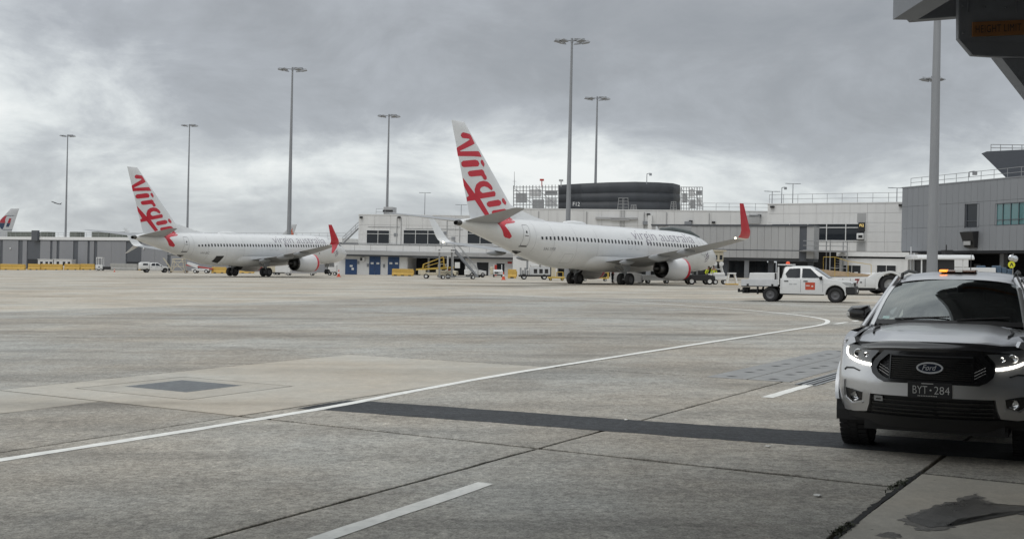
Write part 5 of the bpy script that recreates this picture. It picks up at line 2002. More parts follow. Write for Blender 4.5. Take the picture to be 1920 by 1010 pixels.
# badge: dark oval with a bright rim and script
bd = patch([ellipse(.005, .863, .106, .045, 28)], front, 'badge', mat('badge_dark', (0.012, 0.018, 0.035), 0.25, coat=0.5), gr_, .030, .02, maxlen=.08)
n_ = 28
eo, ei = ellipse(.005, .863, .112, .050, n_), ellipse(.005, .863, .097, .037, n_)
patch([[eo[k], eo[(k + 1) % n_], ei[(k + 1) % n_], ei[k]] for k in range(n_)], front, 'badge_rim', BADGEW, bd, .034, .006, maxlen=.3)
vs, fs = text_fit('Ford', .118, .046, shear=.32)
patch(None, front, 'badge_script', BADGEW, bd, .036, maxlen=.3, tris=([(.066 - a, .842 + b) for a, b in vs], fs))
# number plate
pl_ = MB().box(-.022, -.012, -.186, .186, .595, .735).build('number_plate', PLATE, ran, bevel=.004)
for txt, y0, w_ in (('BYT', .142, .122), ('284', -.038, .128)):
    vs, fs = text_fit(txt, w_, .068, offset=-.012)
    patch(None, lambda u, v, o: Vector((-.022 - o, u, v)), 'plate_characters', PLATEW, pl_, .0015, maxlen=9, tris=([(y0 - a, .635 + b) for a, b in vs], fs))
patch([ellipse(-.008, .668, .008, .008, 10)], lambda u, v, o: Vector((-.022 - o, u, v)), 'plate_dot', PLATEW, pl_, .0015, maxlen=9)
patch([[(.07, .722), (.07, .728), (-.03, .728), (-.03, .722)]], lambda u, v, o: Vector((-.022 - o, u, v)), 'plate_screw_strip', PLATEW, pl_, .0015, maxlen=9)
patch([[(.10 - k * .014, .612), (.10 - k * .014, .619), (.092 - k * .014, .619), (.092 - k * .014, .612)] for k in range(12)], lambda u, v, o: Vector((-.022 - o, u, v)), 'plate_caption', PLATEW, pl_, .0015, maxlen=9)
# headlamps
hl = [(.785, .962), (.779, 1.004), (.748, 1.030), (.60, 1.018), (.455, .990), (.523, .912), (.522, .858), (.64, .872), (.748, .914)]
for f_, q in ((1, hl), (-1, mir(hl))):
    h_ = patch([q], front, 'headlamp', LENS, ran, .006, .05, maxlen=.05)
    for y, z, r in ((.655, .955, .040), (.575, .948, .026)):
        MB().lathe([(0, .002), (-.004, r * .5), (-.012, r * .85), (-.006, r), (.02, r * 1.06)], front(y * f_, z, .008), 'x', 18).build('projector', REFL, h_, smooth=50)
    up_l = [front(y * f_, z, .012) for y, z in ((.762, 1.008), (.772, .985), (.770, .955), (.757, .928), (.735, .914))]
    MB().pipe(up_l, .0065, 8).build('running_lamp', DRL, h_, smooth=60)
    lo_l = [front(y * f_, z, .012) for y, z in ((.735, .914), (.70, .898), (.66, .884), (.60, .871), (.525, .862))]
    MB().pipe(lo_l, .012, 8).build('running_lamp', DRL, h_, smooth=60)
# bonnet


def pchip(xs, ys):
    n = len(xs)
    d = [(ys[k + 1] - ys[k]) / (xs[k + 1] - xs[k]) for k in range(n - 1)]
    m = [d[0]] + [0 if d[k - 1] * d[k] <= 0 else 2 * d[k - 1] * d[k] / (d[k - 1] + d[k]) for k in range(1, n - 1)] + [d[-1]]

    def fn(x):
        x = min(max(x, xs[0]), xs[-1])
        k = min(n - 2, max(0, int(np.searchsorted(xs, x)) - 1))
        h = xs[k + 1] - xs[k]
        t = (x - xs[k]) / h
        return ((2 * t ** 3 - 3 * t * t + 1) * ys[k] + (t ** 3 - 2 * t * t + t) * h * m[k] + (-2 * t ** 3 + 3 * t * t) * ys[k + 1] + (t ** 3 - t * t) * h * m[k + 1])
    return fn


BON_Z = pchip([0, .03, .08, .2, .45, .72, 1], [1.030, 1.056, 1.075, 1.101, 1.143, 1.176, 1.196])


def bonnet(y, s, o=0.0):
    x0 = fx(y, 1.03) + .015
    xc = 1.27 + .14 * (y / .7) ** 2
    x = x0 + (xc - x0) * s
    z = BON_Z(s)
    z -= .055 * (abs(y) / .74) ** 3.2
    k = min(1, max(0, (.56 - abs(y)) / .18))
    z += .013 * k * k * (3 - 2 * k) * min(1, s / .3) ** 1.0
    k2 = min(1, max(0, (.20 - abs(y)) / .05))
    z -= .0 * k2 * k2 * (3 - 2 * k2) * min(1, s / .2)
    return Vector((x, y, z + o))


ys = sorted(set(lin(-.735, .735, 90) + []))
mb = MB().grid(bonnet, ys, lin(0, 1, 48))
bn = mb.build('bonnet', SILVER, ran, smooth=60)
# bonnet guard strip along the leading edge
def guard(y, v, o):
    p = bonnet(y, max(0, v) * .075)
    if v < 0:
        p = Vector((fx(y, 1.0) - .002, y, p.z + v * .055))
    return p + Vector((-.55, 0, .75)).normalized() * o


mb = MB().grid(lambda y, v: guard(y, v, .012), lin(-.735, .735, 41), [-1, -.6, -.2, .0, .25, .55, .9])
mb.build('bonnet_guard', GLOSSB, ran, smooth=60, recalc=True)
for f_ in (1, -1):
    # fender tops beside the bonnet
    mb = MB().grid(lambda t, v, f=f_: Vector((interp(t, [0, 1], [fx(.76, 1.05) + .03, 1.55]), f * (.742 + .10 * v), interp(t, [0, .3, 1], [1.075, 1.105, 1.150]) - .035 * v * v)), lin(0, 1, 14), lin(0, 1, 6))
    mb.build('fender_top', SILVER, ran, smooth=60)
    vent = [bonnet(f_ * .60, .42, .010), bonnet(f_ * .63, .60, .012), bonnet(f_ * .60, .74, .012)]
    MB().pipe(vent, .010, 6).build('bonnet_scoop', MATTB, bn, smooth=50)
# windscreen, roof, pillars


def wscr(u, v, o=0.0):
    """u -1..1 across, v 0..1 up"""
    hw = .705 + (.60 - .705) * v
    y = u * hw
    x = 1.235 + .21 * u * u + (2.02 + .16 * u * u - 1.235 - .21 * u * u) * v
    z = 1.20 + .012 * (1 - u * u) + (1.575 + .055 * (1 - u * u) - 1.20 - .012 * (1 - u * u)) * v + .035 * sin(pi * v)
    return Vector((x - o * .5, y, z + o * .86))


mb = MB().grid(lambda u, v: wscr(u, v), lin(-1, 1, 25), lin(0, 1, 11))
GLS = bpy.data.materials.new('clear_windscreen')
GLS.use_nodes = True
_n = GLS.node_tree
_n.nodes.clear()
_o = N(_n, 'ShaderNodeOutputMaterial')
_m = N(_n, 'ShaderNodeMixShader')
_f = N(_n, 'ShaderNodeFresnel', i_IOR=2.7)
_t = N(_n, 'ShaderNodeBsdfTransparent')
_t.inputs['Color'].default_value = (0.42, 0.47, 0.45, 1)
_g = N(_n, 'ShaderNodeBsdfGlossy')
_g.inputs['Roughness'].default_value = 0.025
_g.inputs['Color'].default_value = (0.92, 0.97, 0.96, 1)
_n.links.new(_f.outputs[0], _m.inputs[0])
_n.links.new(_t.outputs[0], _m.inputs[1])
_n.links.new(_g.outputs[0], _m.inputs[2])
_n.links.new(_m.outputs[0], _o.inputs[0])
ws = mb.build('windscreen', GLS, ran, smooth=60)
SEATC = mat('seat_cloth', (0.07, 0.07, 0.072), 0.85)
for sd in (1, -1):
    MB().loft([[Vector((x, sd * .36 + y, z)) for y, z in ((-.25, .85), (.25, .85), (.22, 1.32), (-.22, 1.32))] for x in (2.62, 2.76)]).build('seat', SEATC, ran, bevel=.05)
    MB().box(2.68, 2.76, sd * .36 - .12, sd * .36 + .12, 1.36, 1.54).build('headrest', SEATC, ran, bevel=.04)
sw = MB()
for k in range(24):
    a_, b_ = 2 * pi * k / 24, 2 * pi * (k + 1) / 24
    sw.tube((1.98 + .09 * sin(a_), .36 + .19 * cos(a_), 1.12 + .17 * sin(a_)), (1.98 + .09 * sin(b_), .36 + .19 * cos(b_), 1.12 + .17 * sin(b_)), .016, None, 6)
sw.tube((1.98, .18, 1.12), (1.98, .54, 1.12), .018, None, 6)
sw.build('steering_wheel', MATTB, ran, smooth=60)
MB().box(1.75, 1.79, -.12, .12, 1.44, 1.50).build('rear_view_mirror', MATTB, ran, bevel=.01)
# black band at the foot, wipers, stickers
mb = MB().grid(lambda u, v: wscr(u, v, .003), lin(-1, 1, 25), [-.05, 0, .035])
mb.build('scuttle', MATTB, ran, smooth=60)
for a, b in (((.70, .02), (-.05, .075)), ((-.15, .02), (-.82, .09))):
    MB().tube(wscr(*a, .02), wscr(*b, .02), .010, .007, 6).build('wiper', MATTB, ws)
MB().grid(lambda u, v: wscr(u, v, .002), lin(.80, .90, 3), [.05, .10]).build('screen_sticker', mat('pale_sticker', (0.35, 0.5, 0.48), 0.4), ws)
for f_ in (1, -1):
    mb = MB()
    rings = []
    for v in lin(-.08, 1.0, 9):
        e = wscr(f_, v)
        rings.append([e + Vector((-.012, -f_ * .012, .004)), e + Vector((.0, f_ * .022, .012)), e + Vector((.05, f_ * .045, -.004)), e + Vector((.09, f_ * .03, -.03)), e + Vector((.03, -f_ * .015, -.03))])
    mb.loft(rings)
    mb.build('pillar', SILVER, ran, smooth=60)


def roof(u, s, o=0.0):
    x = interp(s, [0, 1], [2.02 + .16 * u * u, 3.75])
    hw = interp(s, [0, .3, 1], [.605, .62, .60])
    z = interp(s, [0, .12, .35, .7, 1], [1.632, 1.672, 1.708, 1.712, 1.68]) - .055 * abs(u) ** 3 - .03 * max(0, abs(u) - .9) * 10 * .35
    return Vector((x, u * hw, z + o))


mb = MB().grid(roof, lin(-1, 1, 25), lin(0, 1, 18))
rf = mb.build('roof', SILVER, ran, smooth=60)
for f_ in (1, -1):
    MB().pipe([roof(f_ * .93, s, h) for s, h in ((.14, .0), (.18, .045), (.5, .05), (.85, .045), (.9, 0))], .018, 8).build('roof_rail', MATTB, rf, smooth=60)
    # side of the cabin: doors' glass between belt and roof
    mb = MB().grid(lambda t, v, f=f_: Vector((interp(t, [0, 1], [1.62 + .62 * v, 3.95 - .12 * v]), f * (.845 - .26 * v), 1.135 + .50 * v + .02 * sin(pi * t))), lin(0, 1, 12), lin(0, 1, 6))
    sg_ = mb.build('side_glass', GLASSD, ran, smooth=60)
    for t in (.0, .42, .95):
        x0, x1 = 1.62 + (3.95 - 1.62) * t, 2.24 + (3.83 - 2.24) * t
        MB().tube((x0, f_ * .85, 1.12), (x1, f_ * .59, 1.64), .035, .03, 8).build('side_pillar', SILVER, ran, smooth=60)
    # mirror
    cx, cz = 1.86, 1.262
    mb = MB()
    mb.loft([[Vector((cx + dx, f_ * y, cz + z)) for y, z in yz] for dx, yz in
             ((-.085, ((.86, .02), (.90, .058), (.98, .055), (1.02, .02), (1.015, -.03), (.99, -.045), (.88, -.05), (.85, -.03))),
              (-.03, ((.815, .03), (.84, .082), (1.01, .07), (1.052, .025), (1.045, -.05), (1.01, -.07), (.85, -.095), (.825, -.06))),
              (.06, ((.81, .03), (.835, .088), (1.015, .075), (1.055, .025), (1.05, -.055), (1.01, -.075), (.85, -.10), (.82, -.065))))])
    mr = mb.build('mirror', GLOSSB, ran, smooth=50, bevel=.006)
    MB().tube((cx + .02, f_ * .74, 1.18), (cx + .02, f_ * .86, 1.20), .028, .03, 8).build('mirror_arm', MATTB, mr)
    mb = MB().loft([[Vector((cx + dx, f_ * y, cz + z)) for y, z in ((1.0, .012), (1.055, .008), (1.056, -.04), (1.01, -.03))] for dx in (-.078, .0)])
    mb.build('mirror_indicator', CLEAR, mr, bevel=.008)
# beacon bar, aerial
bc = MB().box(2.42, 2.62, -.19, .19, 1.704, 1.730).build('beacon', AMBER0, rf, bevel=.014)
MB().box(2.405, 2.60, .10, .188, 1.707, 1.733).build('beacon_lens', AMBER, bc, bevel=.014)
MB().box(2.40, 2.42, -.05, .02, 1.708, 1.732).build('beacon_reflector', REFL, bc)
MB().tube((3.4, -.05, 1.70), (3.5, -.05, 1.93), .006, .003, 6).build('roof_aerial', MATTB, rf)
# tub and rear rack, underbody
mb = MB()
mb.box(3.95, 5.28, -.80, .80, .60, 1.12)
mb.build('tub', SILVER, ran, bevel=.04)
mb = MB()
mb.box(.35, 5.1, -.62, .62, .24, .52)
mb.box(.25, .5, -.6, .6, .30, .9)
mb.box(1.3, 3.95, -.84, .84, .33, .62)
mb.build('underbody', MATTB, ran)
mb = MB()
mb.prism([(1.22, .9), (1.24, 1.16), (1.75, 1.13), (1.86, 1.06), (1.86, .9)], -.68, .68)
mb.build('dashboard', MATTB, ran, bevel=.02)
MB().box(1.6, 3.9, -.80, .80, .62, .66).build('cabin_floor', MATTB, ran)
MB().box(3.80, 3.86, -.75, .75, .66, 1.62).build('cabin_back', MATTB, ran)
for ax in (AX1, AX2):
    for sd in (1, -1):
        w_ = wheel(ran, ax, sd * .765, .378, .265, n=40)
        mb = MB()
        for k in range(6):
            a = 2 * pi * k / 6
            mb.tube((0, sd * .10, 0), (cos(a) * .2, sd * .115, sin(a) * .2), .03, .022, 6)
        mb.build('rim', GREYL, w_)
        tr_ = MB()
        for k in range(44):
            a = 2 * pi * k / 44
            M_ = Matrix.Rotation(a, 4, 'Y')
            for y0_, y1_ in ((-.125, -.045), (-.035, .035), (.045, .125)):
                o_ = (.05 if y0_ == -.035 else 0)
                tr_.box(-.019, .019, y0_, y1_, .366, .382, M=Matrix.Rotation(a + o_, 4, 'Y'))
        tag(tr_.build('tread', TYRE, w_), kind='stuff')

# ================================================================== WHITE UTES
STEELT = mat('tray_alloy', (0.58, 0.59, 0.60), 0.45, 0.25, var=0.06)
CHASS = mat('chassis_black', (0.02, 0.02, 0.021), 0.7)
WHEELG = mat('steel_wheel_grey', (0.11, 0.11, 0.115), 0.5, 0.3)
HEADL = mat('headlamp_clear', (0.48, 0.50, 0.52), 0.12, 0.6, coat=0.6)
DECALR = mat('decal_red', (0.50, 0.075, 0.035), 0.5)
FADED = mat('faded_letter_grey', (0.36, 0.37, 0.38), 0.6)


def arc(cx, cz, r, a0, a1, n=9):
    return [(cx + r * cos(R(a0 + (a1 - a0) * i / (n - 1))), cz + r * sin(R(a0 + (a1 - a0) * i / (n - 1)))) for i in range(n)]


def cab_ute(root, tray=True):
    ax1, ax2, r = .93, 4.02, .375
    # lower body of the cab: side outline with the front arch, thick across
    out = [(.16, .52), (.10, .80), (.14, .98), (.34, 1.05), (1.28, 1.15), (3.52, 1.16), (3.54, .42), (1.52, .40)] + arc(ax1, .40, .46, 0, 180)[:] + [(.44, .45)]
    o = MB().prism(out, -.90, .90).build('body', WHITE, root, smooth=40, bevel=.085, seg=4)
    # greenhouse
    g = MB()
    g.loft([[Vector((1.20, -.78, 1.13)), Vector((1.20, .78, 1.13)), Vector((3.50, .82, 1.13)), Vector((3.50, -.82, 1.13))],
            [Vector((2.02, -.60, 1.70)), Vector((2.02, .60, 1.70)), Vector((3.38, .62, 1.70)), Vector((3.38, -.62, 1.70))],
            [Vector((2.22, -.52, 1.775)), Vector((2.22, .52, 1.775)), Vector((3.25, .54, 1.775)), Vector((3.25, -.54, 1.775))]])
    cabn = g.build('cab', WHITE, root, smooth=40, bevel=.06, seg=4)

    def sidew(u, v, o, sd):
        k = (v - 1.13) / .57
        y = (.80 + .02 * (u > 2.6)) * (1 - k) + .615 * k
        return Vector((u, sd * (y + o), v + o * .3))
    for sd in (1, -1):
        f = lambda u, v, o, s=sd: sidew(u, v, o, s)
        patch([[(1.66, 1.20), (2.12, 1.64), (2.50, 1.655), (2.50, 1.20)]], f, 'side_window', GLASSD, cabn, .022, maxlen=.3)
        patch([[(2.60, 1.20), (2.60, 1.655), (3.12, 1.63), (3.30, 1.38), (3.20, 1.20)]], f, 'side_window', GLASSD, cabn, .022, maxlen=.3)
        b = lambda u, v, o, s=sd: Vector((u, s * (.90 + o), v))
        for q in ([(1.50, .50), (1.50, 1.12), (1.515, 1.12), (1.515, .50)], [(2.545, .50), (2.545, 1.13), (2.56, 1.13), (2.56, .50)], [(3.44, .60), (3.44, 1.13), (3.452, 1.13), (3.452, .60)]):
            patch([q], b, 'door_gap', SEAM, o, .002, maxlen=9)
        for x in (2.42, 3.34):
            MB().box(x - .20, x, sd * .90, sd * .93, 1.02, 1.055).build('door_handle', CHASS, o)
        m_ = MB().loft([[Vector((1.56 + dx, sd * y, z)) for y, z in ((.86, 1.10), (1.06, 1.12), (1.07, 1.27), (.88, 1.27))] for dx in (-.04, .10)])
        m_.build('mirror', CHASS, root, bevel=.03)
        MB().loft([[Vector((x, sd * y, z)) for y, z in ((.90, .78), (.90, .98), (.48, .93), (.50, .80))] for x in (.105, .20)]).build('headlamp', HEADL, o, bevel=.02)
        patch([[(.13, .80), (.20, .99), (.62, .99), (.40, .84)]], b, 'headlamp_side', HEADL, o, .004, maxlen=9)
        # dark arch lining
        mb = MB()
        ri = []
        for rr, y in ((.46, .905), (.50, .915), (.50, .88)):
            ri.append([Vector((x, sd * y, z)) for x, z in arc(ax1, .40, rr, -4, 184, 13)])
        mb.loft(ri, False, False, closed=False)
        mb.build('arch_lip', WHITE, o)
    # windscreen
    wf = lambda u, v, o: Vector((1.22 + (2.00 - 1.22) * v - o * .6, u * (.72 + (.56 - .72) * v), 1.14 + .55 * v + o * .8))
    patch([[(-1, .06), (1, .06), (.97, .94), (-.97, .94)]], wf, 'windscreen', WSCR, cabn, .028, maxlen=.4)
    MB().prism([(.02, .42), (0, .52), (.02, .76), (.14, .80), (.46, .78), (.44, .46), (.30, .40)], -.92, .92).build('front_bumper', CHASS, root, bevel=.04)
    MB().box(.085, .14, -.46, .46, .80, .97).build('grille', CHASS, o, bevel=.01)
    MB().box(-.012, .0, -.19, .19, .52, .64).build('number_plate', SIGN_W, root)
    mb = MB()
    mb.box(.5, 5.1, -.42, .42, .42, .60)
    mb.box(1.45, 3.5, -.86, .86, .36, .44)
    mb.box(.5, 1.5, -.7, .7, .4, .9)
    mb.build('chassis', CHASS, root)
    for ax in (ax1, ax2):
        for sd in (1, -1):
            w = wheel(root, ax, sd * .76, r, .24, hm=WHEELG, n=28)
    return o, cabn


hl_ = thing('work_ute', 'white work ute with alloy tray, white toolbox and red square decal', 'ute', pose(16.75, 53.2, 113, -.01))
ob, cabn = cab_ute(hl_)
# tray with drop sides, toolbox, headboard with a beacon, tow bar
mb = MB()
mb.box(3.62, 5.42, -.92, .92, .74, .82)
mb.build('tray_floor', CHASS, hl_)
for sd in (1, -1):
    t_ = MB().box(3.64, 5.42, sd * .90, sd * .935, .78, 1.10).build('tray_side', STEELT, hl_, bevel=.008)
    for x in (3.9, 5.1):
        MB().box(x - .05, x + .05, sd * .93, sd * .955, .78, .88).build('tray_latch', CHASS, t_)
MB().box(5.40, 5.43, -.90, .90, .80, 1.06).build('tailboard', STEELT, hl_)
for sd in (1, -1):
    MB().loft([[Vector((x, sd * .88, .96)), Vector((x2, sd * .88, 1.42)), Vector((x2, sd * .34, 1.42)), Vector((x, sd * .34, .96))] for x, x2 in ((3.80, 3.80), (5.08, 5.02))]).build('toolbox', WHITE, hl_, bevel=.02)
hb = MB()
for sd in (1, -1):
    hb.box(3.60, 3.67, sd * .86 - .04, sd * .86 + .04, .8, 1.78)
hb.box(3.60, 3.67, -.9, .9, 1.74, 1.80)
hb.box(3.62, 3.65, -.82, .82, .9, 1.70)
hb.build('headboard', CHASS, hl_, bevel=.01)
hb = MB()
hb.box(3.02, 3.70, -.60, .60, 1.80, 1.86)
hb.tube((3.62, .88, .85), (3.62, .88, 1.72), .045, None, 8)
hb.build('headboard_rail', WHITE, hl_)
MB().lathe([(1.86, .10), (1.90, .10), (1.97, .075), (1.99, .02)], (3.3, 0, 0), 'z', 12, cap0=True).build('beacon', mat('red_beacon', (0.45, 0.05, 0.02), 0.3, emit=(1, .12, .03), estr=.4), hl_, smooth=50)
mb = MB()
mb.tube((5.1, 0, .52), (5.75, 0, .50), .05, None, 8)
mb.box(5.35, 5.5, -.5, .5, .46, .58)
mb.tube((5.72, 0, .44), (5.72, 0, .62), .06, None, 8)
mb.box(5.2, 5.5, -.25, .25, .40, .70)
mb.build('tow_bar', CHASS, hl_)
for sd in (1, -1):
    MB().box(4.62, 4.66, sd * .60, sd * .92, .38, .74).build('mud_flap', CHASS, hl_)
    MB().loft([[Vector((x, sd * y, z)) for x, z in arc(4.02, .40, .47, 20, 160, 9)] for y in (.64, .90)], False, False, closed=False).build('mudguard', CHASS, hl_)
sdp = lambda u, v, o: Vector((u, .90 + o, v))
dc = patch([rrect(2.10, .80, .46, .36, .02)], sdp, 'door_decal', DECALR, ob, .006, maxlen=9)
patch([[(2.30, .80), (2.12, .80), (2.12, .84), (2.30, .84)], [(2.06, .79), (2.0, .84), (1.94, .80), (2.0, .75)]], sdp, 'decal_mark', SIGN_W, dc, .009, maxlen=9)
patch([[(3.10 - k * .042, .86), (3.10 - k * .042, .92), (3.072 - k * .042, .92), (3.072 - k * .042, .86)] for k in range(9) if k != 4], sdp, 'faded_lettering', FADED, ob, .004, maxlen=9)

q = gnd(318, 511)
ul = thing('canopy_ute', 'small white ute with a fibreglass canopy beneath the left airliner tail', 'ute', pose(q.x, q.y, 62, 0))
ob2, cab2 = cab_ute(ul)
mb = MB()
mb.loft([[Vector((x, sy * .84, z)) for sy, z in ((-1, .62), (-1, 1.20), (-.86, 1.88 - dz), (.86, 1.88 - dz), (1, 1.20), (1, .62))] for x, dz in ((3.56, .0), (4.9, .02), (5.25, .22))])
cn = mb.build('canopy', WHITE, ul, bevel=.05, smooth=40)
for sd in (1, -1):
    patch([[(3.85, 1.30), (3.85, 1.62), (4.7, 1.62), (4.7, 1.30)]], lambda u, v, o, s=sd: Vector((u, s * (.84 - .12 * (v - 1.2) / .68 + o), v)), 'canopy_window', GLASSD, cn, .03, maxlen=9)
MB().box(5.1, 5.2, -.8, .8, .45, .62).build('rear_bumper', YEL, ul)

# ================================================================== BIG WHITE TRACTOR
HEAVYH = mat('heavy_hub', (0.30, 0.30, 0.30), 0.5, 0.4, var=0.1)
tq = pose(26.15, 68.4, 92, .02)
tr = thing('aircraft_tractor', 'big low white tractor with a large wheel and maroon 7, behind the work ute', 'tractor', tq)
# x aft; front is at the right, so the rear deck with the number lies at the left
out = [(.2, .45), (.1, 1.25), (1.5, 1.30), (2.05, 1.32)] + [(2.98 - .72 * cos(R(a)), .62 + .72 * sin(R(a))) for a in (100, 90, 80)] + [(3.9, 1.18), (7.2, 1.10), (7.6, .95), (7.7, .42), (3.75, .40)]
out = [(.2, .45), (.1, 1.25), (1.9, 1.36), (3.9, 1.36), (4.3, 1.10), (7.2, 1.06), (7.6, .95), (7.7, .45), (3.78, .42)] + [(3.0 + .76 * cos(R(a)), .58 + .76 * sin(R(a))) for a in lin(-10, 190, 13)] + [(2.2, .42)]
bd_ = MB().prism(out, -1.5, 1.5).build('body', WHITE, tr, bevel=.04, smooth=35)
mb = MB()
ri = [[Vector((3.0 + rr * cos(R(a)), y, .58 + rr * sin(R(a)))) for a in lin(-14, 194, 17)] for rr, y in ((.77, 1.48), (.77, 1.56), (.90, 1.56), (.90, 1.48))]
mb.loft(ri, False, False, closed=False)
mb.build('wheel_arch', WHITE, bd_)
for sd in (1, -1):
    for ax in (3.0,):
        wheel(tr, ax, sd * 1.26, .62, .46, hm=HEAVYH, n=36)
    wheel(tr, 6.6, sd * .9, .40, .3, hm=HEAVYH)
MB().box(2.3, 7.5, -1.4, 1.4, .26, .44).build('underframe', CHASS, tr)
vs, fs = text_fit('7', .36, .56, shear=.25, offset=.02)
MAROON = mat('number_maroon', (0.26, 0.03, 0.03), 0.5)
patch(None, lambda u, v, o: Vector((u, 1.5 + o, v)), 'fleet_number', MAROON, bd_, .006, maxlen=9, tris=([(5.2 - a, .42 + b) for a, b in vs], fs))
for x in (4.5, 4.95, 5.4, 5.85):
    MB().box(x, x + .03, 1.495, 1.506, .5, 1.0).build('panel_gap', SEAM, bd_)
for x in (4.72, 5.3):
    MB().box(x, x + .10, 1.5, 1.53, .74, .80).build('latch', CHASS, bd_)
BUFF = mat('buff_cover', (0.42, 0.31, 0.20), 0.75, var=0.15, vscale=3, dirt=0.2)
mb = MB().prism([(4.05, 1.11), (4.05, 1.24), (5.2, 1.36), (7.9, 1.62), (8.0, 1.56), (6.9, 1.12)], -1.1, 1.2)
mb.build('sloping_cover', BUFF, tr, bevel=.02)
rl = MB()
for x, z in ((4.1, 1.85), (5.5, 2.05), (6.3, 2.3), (7.0, 2.3)):
    rl.tube((x, 1.3, 1.1), (x, 1.3, z), .016, None, 5)
rl.pipe([(4.1, 1.3, 1.85), (5.5, 1.3, 2.05), (6.3, 1.3, 2.3), (7.0, 1.3, 2.3), (7.0, 1.3, 1.3)], .016, 5)
rl.build('handrail', YEL2, tr)
# cab at the front with its roof, lamps and gear on top
mb = MB()
mb.box(-1.0, .7, -1.1, 1.1, 1.25, 2.17)
mb.build('cab', CHASS, tr)
cr_ = MB().loft([[Vector((x, sy * w, z)) for sy, z in ((-1, 2.18), (-1, 2.30), (-.8, 2.48), (.8, 2.48), (1, 2.30), (1, 2.18))] for x, w in ((1.25, 1.25), (-1.5, 1.25), (-2.3, .9))])
cro = cr_.build('cab_roof', WHITE, tr, bevel=.04, smooth=35)
MB().box(-.05, .25, .2, .75, 2.48, 2.58).build('roof_lamp', REDM, cro, bevel=.02)
mb = MB()
mb.box(-.95, -.5, .3, .9, 2.48, 2.72)
mb.box(-1.0, -.45, .3, .9, 2.73, 2.77)
mb.tube((-.72, .5, 2.72), (-.72, .5, 3.1), .035, None, 6)
mb.build('roof_equipment', CHASS, cro)
for x in (1.0, -1.5):
    MB().tube((x, 1.15, 1.3), (x, 1.15, 2.2), .045, None, 6).build('cab_post', WHITE, tr)
for k, z in enumerate((2.9, 3.3)):
    MB().tube((.75 + k * .2, -1.0, 1.3), (.75 + k * .2, -1.0, z - .3), .035, None, 6).build('exhaust_stack', STEELT, tr)

# van standing in the undercroft behind, and the crossing sign with two mirrors
vq = at(1838, 500, 92)
vn = thing('service_truck', 'white and blue service truck in the dark undercroft behind the silver ute roof', 'truck', pose(vq.x + 1, 92, 95, 0))
MB().box(0, 5.5, -1, 1, .5, 1.7).build('body', WHITE, vn, bevel=.05)
MB().box(2.2, 5.45, -1.01, 1.01, 1.72, 2.55).build('load_cover', WHITE, vn, bevel=.05)
mb = MB()
for k in range(6):
    mb.box(-1.4 + k * .42, -1.02 + k * .42, -.7, .7, 1.0, 1.6 + (k % 3) * .14)
mb.build('blue_load', mat('blue_tarp', (0.06, 0.10, 0.15), 0.6, var=0.35), vn, bevel=.08)
MB().box(-2.9, 2.2, -.9, .9, .6, .98).build('flat_bed', CHASS, vn)
for x in (-2.0, 1.2, 4.3):
    for sd in (1, -1):
        wheel(vn, x, sd * .85, .42, .28)
sq = at(1896.5, 496, 74)
sg = thing('crossing_sign', 'round yellow pedestrian crossing sign beneath two convex mirrors at the right edge', 'sign', Matrix.Translation((sq.x, 74, gz(sq.x))))
zc = sq.z - gz(sq.x)
MB().tube((.12, .05, 0), (.12, .05, zc + .75), .03, None, 8).build('post', RAIL, sg)
SIGY = mat('sign_yellow', (0.62, 0.60, 0.03), 0.5, emit=(0.8, 0.8, 0.05), estr=0.12)
dsk = MB().lathe([(-.02, .01), (-.02, .235), (.01, .235), (.012, .01)], (0, 0, zc), 'y', 28).build('disc', mat('fluoro_yellow', (0.66, 0.66, 0.03), 0.5), sg)
patch([[(-.13, -.12), (-.05, .10), (.0, .13), (.05, .10), (.13, -.12), (.07, -.12), (.02, .0), (-.02, .0), (-.07, -.12)]], lambda u, v, o: Vector((u, -.02 - o, zc + v)), 'walking_legs', BLACK, dsk, .004, maxlen=9)
for dx, dz in ((-.02, .46), (.22, .40)):
    MB().lathe([(-.10, .002), (-.09, .10), (-.05, .19), (-.01, .215), (.04, .20)], (dx, 0, zc + dz), 'y', 20).build('convex_mirror', mat('mirror_face', (0.6, 0.61, 0.62), 0.08, 1.0), sg, smooth=60)

# ================================================================== BARRIERS, CONES, SMALL OBJECTS
def barrier_mb(L, h, w):
    return MB().prism([(-w / 2, 0), (w / 2, 0), (w / 2, h * .28), (w * .28, h * .42), (w * .22, h), (-w * .22, h), (-w * .28, h * .42), (-w / 2, h * .28)], 0, L, axis='y') if False else \
        MB().loft([[Vector((x, a, b)) for a, b in ((-w / 2, 0), (w / 2, 0), (w / 2, h * .28), (w * .28, h * .42), (w * .22, h), (-w * .22, h), (-w * .28, h * .42), (-w / 2, h * .28))] for x in (0, L)])


def barrier(px0, px1, py, h_px, label, name='water_barrier', m=None, group='yellow water barriers on the apron', slots=2):
    a = gnd(px0, py)
    Y = a.y
    b = at(px1, py, Y)
    L = (b - a).length
    h = h_px * Y / F_PX
    x = Vector((b.x - a.x, b.y - a.y, 0)).normalized()
    M = Matrix(((x.x, -x.y, 0, a.x), (x.y, x.x, 0, a.y), (0, 0, 1, a.z), (0, 0, 0, 1)))
    t = thing(name, label, 'barrier', M, group)
    barrier_mb(L, h, h * .62).build('body', m or YEL, t, bevel=h * .04)
    for k in range(slots):
        u = L * (k + .5) / slots
        MB().box(u - .22, u + .22, -h * .315, h * .315, .0, h * .16).build('fork_slot', BLACK, t)
    MB().box(L - .02, L + .10, -h * .12, h * .12, h * .2, h * .8).build('end_lug', m or YEL, t)
    return t


